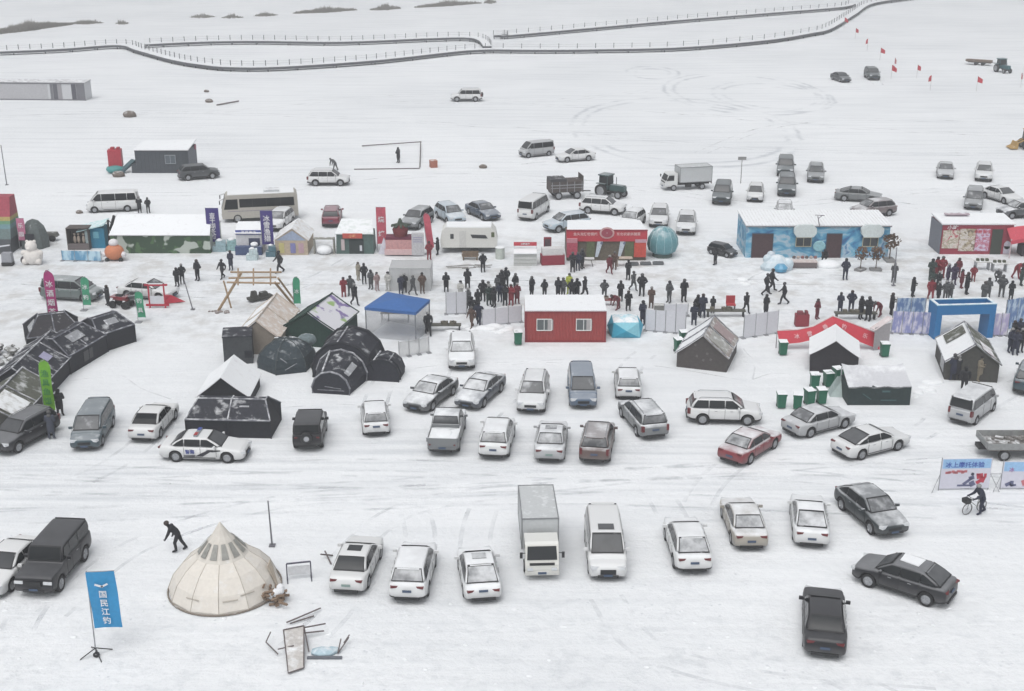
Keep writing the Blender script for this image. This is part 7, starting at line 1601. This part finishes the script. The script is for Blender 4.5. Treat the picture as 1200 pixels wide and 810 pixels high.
# ================================================================ PEOPLE
def person_template(pose):
    J = {}; E = []
    def j(n, x, y, z, r): J[n] = (Vector((x, y, z)), r)
    hip = .93; lean = 0
    j('pel', 0, 0, hip, .155); j('waist', 0, 0, 1.1, .165); j('chest', 0, 0, 1.3, .18); j('neck', 0, .01, 1.46, .075); j('head0', 0, .02, 1.54, .085); j('head', 0, .035, 1.62, .105); j('crown', 0, .02, 1.69, .08)
    for s, t in ((-1, 'l'), (1, 'r')):
        j('sh' + t, s * .19, 0, 1.40, .095); j('el' + t, s * .27, -.02, 1.15, .075); j('wr' + t, s * .26, .08, .93, .055); j('hd' + t, s * .25, .11, .85, .045)
        j('hp' + t, s * .10, 0, .88, .115); j('kn' + t, s * .12, .02, .50, .082); j('an' + t, s * .13, -.02, .12, .065); j('to' + t, s * .14, .13, .06, .055)
    def mv(n, x, y, z): J[n] = (Vector((x, y, z)), J[n][1])
    if pose == 'walk':
        mv('knl', -.11, .17, .53); mv('anl', -.12, .22, .14); mv('tol', -.12, .38, .09); mv('knr', .11, -.06, .50); mv('anr', .12, -.38, .18); mv('tor', .12, -.28, .06)
        mv('ell', -.27, -.14, 1.17); mv('wrl', -.27, -.10, .95); mv('hdl', -.26, -.08, .88); mv('elr', .27, .10, 1.16); mv('wrr', .24, .27, 1.0); mv('hdr', .23, .33, .96)
    if pose == 'pocket':
        mv('ell', -.32, -.03, 1.16); mv('wrl', -.2, .13, 1.02); mv('hdl', -.15, .17, 1.0); mv('elr', .32, -.03, 1.16); mv('wrr', .2, .13, 1.02); mv('hdr', .15, .17, 1.0)
    if pose == 'coat':
        J['pel'] = (Vector((0, 0, .9)), .20); J['waist'] = (Vector((0, 0, 1.08)), .18); j('hem', 0, 0, .62, .20)
        mv('wrl', -.12, .24, 1.2); mv('hdl', -.06, .3, 1.24); mv('ell', -.26, .06, 1.14); mv('elr', .26, .03, 1.14); mv('wrr', .14, .22, 1.1); mv('hdr', .08, .28, 1.12)
    if pose == 'bend':
        mv('waist', 0, .13, 1.06); mv('chest', 0, .34, 1.18); mv('neck', 0, .48, 1.24); mv('head0', 0, .54, 1.27); mv('head', 0, .61, 1.30); mv('crown', 0, .67, 1.33)
        for s, t in ((-1, 'l'), (1, 'r')): mv('sh' + t, s * .19, .42, 1.20); mv('el' + t, s * .22, .50, .92); mv('wr' + t, s * .18, .56, .68); mv('hd' + t, s * .17, .58, .58)
        mv('knl', -.12, .08, .5); mv('anl', -.14, .16, .12); mv('tol', -.14, .31, .06); mv('knr', .12, -.08, .5); mv('anr', .13, -.28, .12); mv('tor', .13, -.14, .06)
    if pose == 'squat':
        mv('pel', 0, -.1, .42); mv('waist', 0, -.04, .58); mv('chest', 0, .08, .78); mv('neck', 0, .16, .92); mv('head0', 0, .18, .99); mv('head', 0, .21, 1.06); mv('crown', 0, .2, 1.13)
        for s, t in ((-1, 'l'), (1, 'r')):
            mv('sh' + t, s * .19, .11, .88); mv('el' + t, s * .25, .3, .68); mv('wr' + t, s * .15, .47, .6); mv('hd' + t, s * .1, .54, .6)
            mv('hp' + t, s * .11, -.08, .38); mv('kn' + t, s * .17, .3, .48); mv('an' + t, s * .15, .02, .12); mv('to' + t, s * .16, .2, .06)
    if pose == 'lean':
        mv('waist', 0, .08, 1.09); mv('chest', 0, .24, 1.25); mv('neck', 0, .36, 1.37); mv('head0', 0, .40, 1.43); mv('head', 0, .45, 1.49); mv('crown', 0, .47, 1.56)
        for s, t in ((-1, 'l'), (1, 'r')): mv('sh' + t, s * .19, .27, 1.31)
        mv('ell', -.23, .38, 1.05); mv('wrl', -.21, .50, .82); mv('hdl', -.2, .54, .75); mv('elr', .26, .2, 1.05); mv('wrr', .25, .24, .82); mv('hdr', .24, .27, .75)
        mv('knl', -.11, .14, .52); mv('anl', -.13, .1, .12); mv('tol', -.13, .25, .06); mv('knr', .11, -.12, .5); mv('anr', .12, -.32, .14); mv('tor', .12, -.18, .06)
    if pose == 'push':
        mv('waist', 0, .06, 1.09); mv('chest', 0, .17, 1.27); mv('neck', 0, .25, 1.41); mv('head0', 0, .28, 1.48); mv('head', 0, .31, 1.55); mv('crown', 0, .3, 1.62)
        for s, t in ((-1, 'l'), (1, 'r')): mv('sh' + t, s * .19, .19, 1.34); mv('el' + t, s * .25, .33, 1.1); mv('wr' + t, s * .24, .55, 1.02); mv('hd' + t, s * .24, .63, 1.0)
        mv('knl', -.11, .12, .5); mv('anl', -.12, .1, .12); mv('tol', -.12, .26, .06); mv('anr', .12, -.3, .14); mv('tor', .12, -.16, .06); mv('knr', .12, -.08, .5)
    E = [('pel', 'waist', 'J'), ('waist', 'chest', 'J'), ('chest', 'neck', 'J'), ('neck', 'head0', 'S'), ('head0', 'head', 'S'), ('head', 'crown', 'S')]
    if pose == 'coat': E.append(('pel', 'hem', 'J'))
    for t in 'lr': E += [('chest', 'sh' + t, 'J'), ('sh' + t, 'el' + t, 'J'), ('el' + t, 'wr' + t, 'J'), ('wr' + t, 'hd' + t, 'S'), ('pel', 'hp' + t, 'J' if pose != 'squat' else 'T'), ('hp' + t, 'kn' + t, 'T'), ('kn' + t, 'an' + t, 'T'), ('an' + t, 'to' + t, 'B')]
    # one fused surface: overlapping tapered limbs merged by a voxel remesh
    me = bpy.data.meshes.new('person'); bm = bmesh.new()
    for a, b, k in E:
        (pa, ra), (pb, rb) = J[a], J[b]; d = pb - pa; n = max(2, int(d.length / .03))
        for i in range(n + 1):
            f = i / n; p = pa.lerp(pb, f); r = ra + (rb - ra) * f
            s = Matrix.Translation(p) @ Matrix.Diagonal((r * (1.0 if k != 'J' or a not in ('pel', 'waist') else 1.08), r * (.92 if a in ('pel', 'waist', 'chest') else 1), r, 1))
            bmesh.ops.create_icosphere(bm, subdivisions=2, radius=1, matrix=s)
    hp_, _ = J['head']; fd = Vector((0, 1, 0)) if pose != 'bend' else Vector((0, .35, -1)).normalized()
    up_ = (J['crown'][0] - J['head0'][0]).normalized()
    bmesh.ops.create_icosphere(bm, subdivisions=1, radius=1, matrix=Matrix.Translation(hp_ + fd * .108 - up_ * .005) @ Matrix.Diagonal((.018, .022, .026, 1)))
    for s in (-1, 1): bmesh.ops.create_icosphere(bm, subdivisions=1, radius=1, matrix=Matrix.Translation(hp_ + Vector((s * .105, 0, 0))) @ Matrix.Diagonal((.018, .03, .035, 1)))
    bm.to_mesh(me); bm.free(); o = bpy.data.objects.new('tmp', me); COL.objects.link(o)
    md = o.modifiers.new('r', 'REMESH'); md.mode = 'VOXEL'; md.voxel_size = .026
    dg = bpy.context.evaluated_depsgraph_get(); m2 = bpy.data.meshes.new_from_object(o.evaluated_get(dg)); bpy.data.objects.remove(o); bpy.data.meshes.remove(me)
    bm = bmesh.new(); bm.from_mesh(m2); bmesh.ops.smooth_vert(bm, verts=bm.verts, factor=.5, use_axis_x=True, use_axis_y=True, use_axis_z=True)
    segs = [(J[a][0], J[b][0], J[a][1], k) for a, b, k in E]; idx = {'J': 0, 'T': 1, 'S': 2, 'B': 3}
    for f in bm.faces:
        c = f.calc_center_median(); best = 9; bk = 'J'
        for a, b, r, k in segs:
            ab = b - a; t_ = max(0, min(1, (c - a).dot(ab) / ab.length_squared)); d = (c - a - ab * t_).length - r
            if d < best: best = d; bk = k
        f.material_index = idx[bk]; f.smooth = True
    # fingers, eyes and mouth as small pieces rooted in the surface
    def tiny(p0, p1, r, mi):
        d = p1 - p0; q = d.to_track_quat('Z', 'Y').to_matrix().to_4x4()
        res = bmesh.ops.create_cone(bm, cap_ends=True, segments=5, radius1=r, radius2=r * .7, depth=d.length, matrix=Matrix.Translation((p0 + p1) / 2) @ q)
        for v in res['verts']:
            for f in v.link_faces: f.material_index = mi
    for s, t in ((-1, 'l'), (1, 'r')):
        h0, w0 = J['hd' + t][0], J['wr' + t][0]; d = (h0 - w0).normalized(); sd_ = d.cross(Vector((s, 0, .01))).normalized()
        for k, ln in enumerate((.075, .088, .082, .065)):
            b0 = h0 + sd_ * (.022 * (k - 1.5)) + d * .025; m_ = b0 + d * ln * .55; tiny(b0, m_, .011, 2); tiny(m_, m_ + (d * .8 + Vector((-s * .6, 0, 0))).normalized() * ln * .5, .010, 2)
        tiny(h0 - d * .01 + sd_ * .03, h0 + sd_ * .07 + d * .04, .012, 2)
    sd_ = Vector((1, 0, 0))
    for s in (-1, 1): tiny(hp_ + fd * .085 + sd_ * s * .038 + up_ * .022, hp_ + fd * .107 + sd_ * s * .038 + up_ * .022, .012, 4)
    tiny(hp_ + fd * .085 - up_ * .05 - sd_ * .02, hp_ + fd * .09 - up_ * .05 + sd_ * .02, .012, 4)
    bm.to_mesh(m2); bm.free(); m2.materials.clear()
    for mm in (JACKET, TROUSER, SKIN, BOOT, HAIR): m2.materials.append(mm)
    m2.name = 'person_' + pose
    ht = MB(); up = up_; q = up.to_track_quat('Z', 'Y').to_matrix().to_4x4(); hc = (J['head'][0] + J['crown'][0]) / 2 - fd * .015
    ht.lathe([(.108, -.05), (.125, -.01), (.12, .05), (.09, .095), (.03, .125)], 12, 0, Matrix.Translation(hc) @ q)
    if pose in ('coat', 'pocket'): ht.ball(J['neck'][0] + Vector((0, -.09, .02)), .1, n=6, sx=1.3)
    ho_ = ht.build('hat', JACKET, smooth=50); hm_ = ho_.data; bpy.data.objects.remove(ho_); return m2, hm_
PT = {}; PR = random.Random(11)
def person(px, py, pose, rz, col, legs, label, h=1.0, group=None, hat=HAIR):
    if pose not in PT: PT[pose] = person_template(pose)
    o = bpy.data.objects.new('person', PT[pose][0]); COL.objects.link(o); o.location = P(px, py); jit = PR.uniform(-55, 55) if rz in (180, 0) else PR.uniform(-15, 15) if pose in ('coat', 'pocket') else 0; o.rotation_euler = (0, 0, radians(rz + jit)); hh = h * PR.uniform(.92, 1.02); o.scale = (hh * PR.uniform(.92, 1.12), hh * 1.05, hh)
    o.color = (*col, legs); tag(o, label, 'person', group); k = bpy.data.objects.new('hat', PT[pose][1]); COL.objects.link(k); k.parent = o; k.color = (*PR.choice(((.01, .01, .012), (.01, .01, .012), (.02, .02, .03), (.1, .1, .1), (.3, .3, .3), (.06, .06, .065), (.05, .035, .03))), 1); return o
BK = (.012, .013, .017); NV = (.02, .025, .05); GY = (.07, .075, .08); RD = (.22, .02, .03); YL = (.42, .48, .06); WT = (.5, .5, .48); BR = (.10, .06, .045); PU = (.045, .03, .07); KH = (.20, .18, .13); DR = (.14, .02, .03); GN = (.025, .045, .04); BG = (.36, .33, .27)
CN = {BK: 'black', NV: 'navy', GY: 'grey', RD: 'red', YL: 'yellow-green', WT: 'white', BR: 'brown', PU: 'purple', KH: 'khaki', DR: 'dark red', GN: 'dark green', BG: 'beige'}
GP = 'people walking and standing on the snow'
PEOPLE = [
 (210, 646, 'lean', 95, BK, 0, 'person in black leaning forward on the open snow above the tipi', 1.08),
 (1149, 602, 'push', 105, NV, 0, 'person in dark coat pushing a bicycle below the picture banner', 1.08),
 (164, 250, 'coat', 20, BK, 0, 'left one of two dark-clad people behind the white minibus', 1), (174, 250, 'pocket', 180, BK, 0, 'right one of two dark-clad people behind the white minibus', 1),
 (393, 200, 'bend', 60, GY, 0, 'person stooping behind the white off-roader in the distance', 1), (467, 191, 'coat', 180, BK, 0, 'lone dark person inside the thin goal frame', 1.05),
 (503, 305, 'pocket', 180, RD, .8, 'person in a red jacket beside the caravan front', 1), (513, 299, 'coat', 100, BK, 0, 'person in black behind the leaning pink flag', 1),
 (566, 319, 'pocket', 180, BK, .2, 'person in black below the caravan planks', 1), (671, 319, 'coat', 170, BK, 0, 'left person in black at the left end of the food tent', 1.05), (677, 317, 'pocket', 200, NV, .2, 'navy coated person second from left at the food tent', 1), (682, 315, 'coat', 180, BK, 0, 'third dark person from left at the food tent', 1),
 (714, 321, 'walk', 200, DR, 0, 'person in dark red before the middle of the food tent', 1), (720, 316, 'pocket', 180, BR, 0, 'brown coated person right behind the dark red one at the food tent', 1), (736, 328, 'coat', 170, BK, 0, 'person in black walking down from the food tent bench', 1.05),
 (838, 311, 'pocket', 0, BK, 0, 'person in black standing by the small dark hatchback', 1), (990, 328, 'pocket', 180, NV, 0, 'person in dark coat alone before the blue house right door', 1.05), (965, 306, 'squat', 180, BK, 0, 'person crouching at the blue house wall by the goods table', 1),
 (127, 358, 'coat', 180, BK, .2, 'person in black behind the right end of the black tents', 1), (208, 336, 'coat', 150, BK, 0, 'left one of a dark pair walking left of the timber frame', 1), (214, 333, 'pocket', 210, BK, 0, 'right one of a dark pair walking left of the timber frame', 1), (232, 329, 'pocket', 180, BK, .1, 'lone tall person in black below the purple banner', 1.08),
 (261, 327, 'walk', 150, BK, .1, 'person in black walking left of a navy one near the timber frame', 1.05), (271, 317, 'coat', 180, NV, .1, 'navy coated person just behind the timber frame left end', 1), (328, 320, 'walk', 120, BK, 0, 'person in black with arms down below the right purple banner', 1.1),
 (420, 329, 'coat', 180, BG, .6, 'person in beige beside one in black above the green tent', 1), (427, 333, 'pocket', 180, BK, 0, 'slim person in black right of the beige clad one', 1.05), (435, 339, 'coat', 160, GY, 0, 'grey coated person left above the blue gazebo', 1), (442, 341, 'pocket', 180, (.35, .25, .25), .5, 'person in dusty pink at the left corner of the blue gazebo', .95), (403, 348, 'coat', 180, RD, 0, 'person in red half behind the printed roof of the green tent', 1), (416, 358, 'walk', 220, BK, 0, 'person in black at the right of the printed tent roof', 1.05), (411, 347, 'pocket', 180, GY, 0, 'grey clad person behind the printed tent roof', 1),
 (470, 345, 'coat', 180, NV, 0, 'navy person left one behind the blue gazebo roof', 1), (474, 343, 'coat', 190, BK, 0, 'person in black second behind the blue gazebo roof', 1), (484, 346, 'walk', 230, GY, .4, 'grey person leaning right behind the blue gazebo roof', 1), (495, 344, 'pocket', 180, BR, .3, 'brown jacketed person at the right behind the blue gazebo', 1.05), (523, 342, 'coat', 180, BK, .1, 'person in black behind the tall white double fence panel', 1), (502, 393, 'walk', 190, BK, .1, 'person in black right beside the blue gazebo', 1.1),
 (548, 338, 'coat', 180, BK, .2, 'person in black at the left rear of the dense crowd', 1), (549, 363, 'coat', 180, GY, 0, 'grey coated person at the left edge of the dense crowd', 1.05), (553, 372, 'pocket', 200, BK, .2, 'person in black second row at the left of the crowd', 1), (553, 385, 'walk', 150, BR, .1, 'brown coated person nearest the viewer in the dense crowd', 1), (560, 362, 'coat', 180, BK, 0, 'dark person with back to viewer in the crowd left', 1), (561, 382, 'walk', 170, NV, .1, 'navy person nearest the white sheet fence in the crowd', 1.1), (566, 353, 'pocket', 180, BK, 0, 'person in black in the middle row of the crowd left', 1),
 (573, 358, 'coat', 180, GN, .2, 'dark green coated person in the crowd', 1), (579, 360, 'coat', 180, BK, 0, 'person in black directly behind the white sheet fence', 1.05), (586, 354, 'pocket', 180, NV, .1, 'navy person centre of the dense crowd', 1), (592, 358, 'coat', 170, BK, 0, 'person in black left of the red coated one in the crowd', 1), (588, 341, 'coat', 180, BK, 0, 'person in black topmost in the dense crowd', 1.05), (593, 337, 'pocket', 180, BK, .1, 'person in black right at the top of the dense crowd', 1.05), (599, 358, 'coat', 180, RD, 0, 'person in a red coat at the right of the dense crowd', 1), (604, 345, 'pocket', 180, BK, 0, 'person in black above the red coated one left of cabin', 1), (606, 356, 'coat', 180, DR, 0, 'dark red person at the left rear corner of the red cabin', 1), (583, 345, 'coat', 160, GY, 0, 'grey person high in the dense crowd', 1), (570, 346, 'squat', 180, WT, .5, 'whitish clad crouching person in the crowd', 1),
 (623, 348, 'coat', 180, BK, 0, 'first dark person from the left behind the red cabin roof', 1), (638, 349, 'pocket', 200, BK, 0, 'second dark person from the left behind the red cabin roof', .95), (654, 350, 'coat', 180, BK, 0, 'tall dark person left of the yellow-green vest behind the cabin', 1.1), (660, 350, 'pocket', 150, GY, 0, 'grey person left against the yellow-green vest behind the cabin', 1), (667, 345, 'coat', 180, YL, 0, 'person in a yellow-green vest behind the red cabin', 1.1), (670, 351, 'pocket', 180, BK, 0, 'dark person right against the yellow-green vest', 1), (676, 350, 'coat', 180, BK, .1, 'dark person second right of the yellow-green vest', 1), (685, 350, 'walk', 230, BK, 0, 'person in black striding behind the cabin roof right part', 1.1),
 (708, 350, 'pocket', 180, GY, .3, 'small grey person behind the right end of the cabin roof', .9), (727, 353, 'coat', 180, BK, .2, 'person in black behind the dark red grill cart', 1), (724, 363, 'bend', 120, DR, 0, 'dark red person bending at the grill cart', 1), (736, 364, 'coat', 200, BK, 0, 'dark person just above the cyan tent', 1), (753, 381, 'coat', 180, NV, 0, 'navy person standing right beside the cyan tent', 1.15),
 (742, 341, 'walk', 180, GY, .5, 'grey person left one of two walking down right of the cabin', 1), (752, 347, 'pocket', 180, BK, .1, 'dark person right one of two walking down right of the cabin', 1.08), (763, 361, 'coat', 170, BR, 0, 'brown coated person left of a small grey stool', 1), (784, 355, 'pocket', 180, GY, .1, 'grey jacketed person alone above the lilac-white panels', 1.05), (801, 354, 'coat', 180, BK, .1, 'person in black standing alone on the street above the khaki tent', 1.12),
 (813, 381, 'coat', 180, NV, 0, 'navy person lowest of the trio left of the khaki tent ridge', 1.05), (817, 371, 'pocket', 180, BK, 0, 'black clad person in the middle of the trio behind the khaki tent', 1), (823, 372, 'coat', 180, NV, 0, 'right person of the trio behind the khaki tent', 1.1), (835, 367, 'coat', 180, BK, 0, 'dark person sitting alone behind the khaki tent ridge', .85),
 (874, 367, 'walk', 200, BK, .1, 'person in black left above the three tall white fence panels', 1), (897, 371, 'coat', 180, BK, 0, 'stout dark person behind the three tall white fence panels', 1.05), (898, 346, 'walk', -90, BK, .1, 'left one of a striding pair on the street', 1.1), (904, 342, 'walk', -90, BK, .1, 'right one of a striding pair on the street', 1.1), (918, 357, 'walk', 80, BK, .1, 'lone person in black striding right of the striding pair', 1.12), (957, 374, 'pocket', 180, DR, 0, 'dark red jacketed person above the red banner', 1), (984, 367, 'coat', 180, NV, .3, 'navy person left of a row behind the red banner peak', 1), (997, 365, 'pocket', 180, NV, .1, 'second person in the row behind the red banner peak', 1), (1008, 374, 'coat', 180, BK, 0, 'tall dark person third in the row behind the red banner', 1.1), (1017, 376, 'coat', 180, BK, 0, 'tall dark person fourth in the row behind the red banner', 1.1), (1031, 371, 'bend', 120, DR, 0, 'person in dark red stooping left of the lilac fence', 1), (1044, 369, 'coat', 180, BK, 0, 'dark person touching the lilac fence left end', 1), (1069, 348, 'coat', 180, BK, 0, 'dark person behind the top of the lilac fence', 1), (1047, 331, 'coat', 180, GY, .6, 'pale grey coated person by the thin pole right of the blue house', 1.05),
 (1091, 329, 'coat', 180, GN, .1, 'dark green coated person at the left of the red house crowd', 1.15), (1097, 325, 'coat', 180, RD, 0, 'person in a red robe left in the red house crowd', 1.1), (1103, 326, 'pocket', 180, RD, .1, 'second person in red in the red house crowd', 1.1), (1092, 340, 'pocket', 180, GN, 0, 'green coated person lower left in the red house crowd', 1), (1099, 341, 'coat', 180, BK, .2, 'person in black centre left in the red house crowd', 1), (1110, 332, 'coat', 180, PU, 0, 'purple coated person left in the red house crowd', 1.05), (1117, 334, 'coat', 180, PU, 0, 'purple coated person right in the red house crowd', 1.05), (1122, 326, 'pocket', 200, DR, 0, 'dark red person at the upper right of the red house crowd', 1), (1090, 352, 'walk', 170, RD, 0, 'person in red trousers and coat striding before the blue gate', 1.05), (1099, 353, 'coat', 180, BK, 0, 'dark person right of the striding red one', 1), (1107, 353, 'pocket', 180, GY, .5, 'grey person in the low row before the blue gate', 1), (1113, 352, 'coat', 180, GY, .3, 'second grey person in the low row before the blue gate', 1), (1132, 345, 'coat', 180, BK, 0, 'plump black coated person right of the red house crowd', 1.1), (1126, 338, 'coat', 180, DR, 0, 'dark red person between the crowd and the plump black coat', 1),
 (1152, 354, 'coat', 180, GY, .9, 'grey and white clad person behind the blue gate right part', 1.0), (1157, 350, 'coat', 150, GY, .4, 'stooped grey person beside the grey and white one', 1.05), (1173, 348, 'pocket', 180, GY, .3, 'slim grey person right behind the blue gate', 1.05), (1184, 352, 'coat', 180, BK, 0, 'dark person behind the tall indigo fence', 1), (1190, 327, 'bend', 200, RD, .2, 'person in bright red bending before the red awning', 1.1), (1196, 335, 'coat', 180, GN, 0, 'green coated person at the right edge below the red awning', 1),
 (1183, 413, 'coat', 180, NV, 0, 'front left person of the dark group at the right edge', 1.1), (1189, 416, 'coat', 170, NV, 0, 'front second person of the dark group at the right edge', 1.1), (1195, 413, 'pocket', 180, BK, 0, 'front right person of the dark group at the right edge', 1.1), (1186, 403, 'coat', 180, BK, 0, 'rear left person of the dark group at the right edge', 1.1), (1193, 401, 'coat', 180, NV, 0, 'rear right person of the dark group at the right edge', 1.1), (1200, 405, 'coat', 180, BK, 0, 'dark person cut by the edge in the group at the right', 1.1),
 (1116, 446, 'coat', 0, NV, 0, 'left one of a close dark pair at the olive tent gable', 1.08), (1121, 446, 'coat', 10, BK, 0, 'right one of a close dark pair at the olive tent gable', 1.08), (1129, 459, 'walk', 160, BK, .1, 'dark person stepping above the silver minivan', 1.05), (1147, 447, 'coat', 180, (.22, .19, .14), 0, 'person in a tan coat at the olive tent gable', 1.1),
 (61, 515, 'coat', 20, (.06, .07, .10), .2, 'person in dark blue-grey at the foot of the lime flag', 1.15), (71, 487, 'coat', 180, BK, 0, 'dark person just right of the lime flag', 1.05),
 (455, 341, 'pocket', 180, WT, .5, 'pale clad person left behind the blue gazebo', .95), (540, 352, 'coat', 180, WT, .4, 'pale grey person left of the dense crowd', .95), (1170, 330, 'squat', 180, GY, 0, 'crouching person before the serving tables', 1), (1140, 330, 'pocket', 150, RD, 0, 'small person in red left of the serving tables', .8),
]
for q in PEOPLE: person(*q[:4], q[4], q[5], q[6], q[7], GP)
p = P(772, 366); r = thing('camp_stool', 'small grey box stool right of the brown coated person', 'stool', p); m = MB(); m.box((0, 0, .35), (.7, .5, .5)); m.build('base', M('stool_grey', (.2, .2, .19), .8, .4), r); m = MB(); m.box((0, 0, .62), (.75, .55, .06)); m.build('seat', M('stool_top', (.4, .4, .38), .8, .6), r)
# bicycle
p = P(1141, 601); r = thing('bicycle', 'small bicycle with pale wheels pushed by the person in dark', 'bicycle', (p.x, p.y, 0), radians(25 + 180))
for x in (-.5, .5):
    m = MB(); m.lathe([(.30, -.02), (.335, -.025), (.335, .025), (.30, .02)], 20, 0, Matrix.Translation((x, 0, .33)) @ Matrix.Rotation(pi / 2, 4, 'X')); m.f = m.f[:-2]; m.m = m.m[:-2]; w_ = m.build('wheel', M('bike_tyre', (.2, .2, .2), .7, .5), r)
    m = MB()
    for k in range(8): a = pi * k / 8; m.tube([(x - cos(a) * .3, 0, .33 - sin(a) * .3), (x + cos(a) * .3, 0, .33 + sin(a) * .3)], .006, 3)
    m.build('spokes', RIM, w_)
m = MB()
for a, b in (((-.5, 0, .33), (-.15, 0, .35)), ((-.15, 0, .35), (.38, 0, .78)), ((-.15, 0, .35), (-.25, 0, .85)), ((-.25, 0, .78), (.38, 0, .85)), ((-.5, 0, .33), (-.25, 0, .78)), ((.5, 0, .33), (.36, 0, .95))): m.tube([a, b], .02, 5)
m.build('frame', M('bike_frame', (.35, .36, .36), .5), r); m = MB(); m.tube([(.3, -.28, 1.0), (.36, 0, .96), (.3, .28, 1.0)], .018, 5); m.build('handlebar', BLACK, r); m = MB(); m.box((-.27, 0, .9), (.26, .14, .06), taper=.8); m.build('saddle', BLACK, r)
m = MB(); m.box((.62, 0, .85), (.3, .36, .24), taper=1.1); m.build('basket', BLACK, r)
# ================================================================ AIR
apply_colors()
TR = random.Random(5)
for c, d in CARS:
    for sg in (-1, 1):
        if TR.random() < .85: continue
        pts = []; a = atan2(d.y, d.x) + (pi if sg < 0 else 0); p = Vector((c.x, c.y, 0)) + Vector((cos(a), sin(a), 0)) * 1.6; k = TR.uniform(-.12, .12)
        for i in range(5): pts.append(p.copy()); a += k; p = p + Vector((cos(a), sin(a), 0)) * TR.uniform(1.0, 1.8)
        pts = smooth_path(pts, 3); zt += .00005
        for s in (-.75, .75):
            vs = []
            for i, q in enumerate(pts):
                dd = (pts[min(i + 1, len(pts) - 1)] - pts[max(0, i - 1)]).normalized(); nn = Vector((-dd.y, dd.x, 0))
                for e in (-.12, .12): r_ = q + nn * (s + e); vs.append((r_.x, r_.y, zt))
            TRACKS.add(vs, [(2 * i, 2 * i + 1, 2 * i + 3, 2 * i + 2) for i in range(len(pts) - 1)])
tag(TRACKS.build('tyre_tracks', track_mat()), kind='structure')
hz = MB(); hz.box((0, 850, 24), (3400, 2500, 50))
hm = bpy.data.materials.new('falling_snow_haze'); hm.use_nodes = True; t = hm.node_tree; t.nodes.clear()
o_ = t.nodes.new('ShaderNodeOutputMaterial'); pv = t.nodes.new('ShaderNodeVolumePrincipled')
pv.inputs['Color'].default_value = (.93, .955, .98, 1); pv.inputs['Density'].default_value = HAZE; pv.inputs['Anisotropy'].default_value = 0
t.links.new(pv.outputs[0], o_.inputs['Volume'])
ho = hz.build('haze', hm); tag(ho, kind='stuff'); ho['label'] = 'thin pale snowy haze over the whole field'
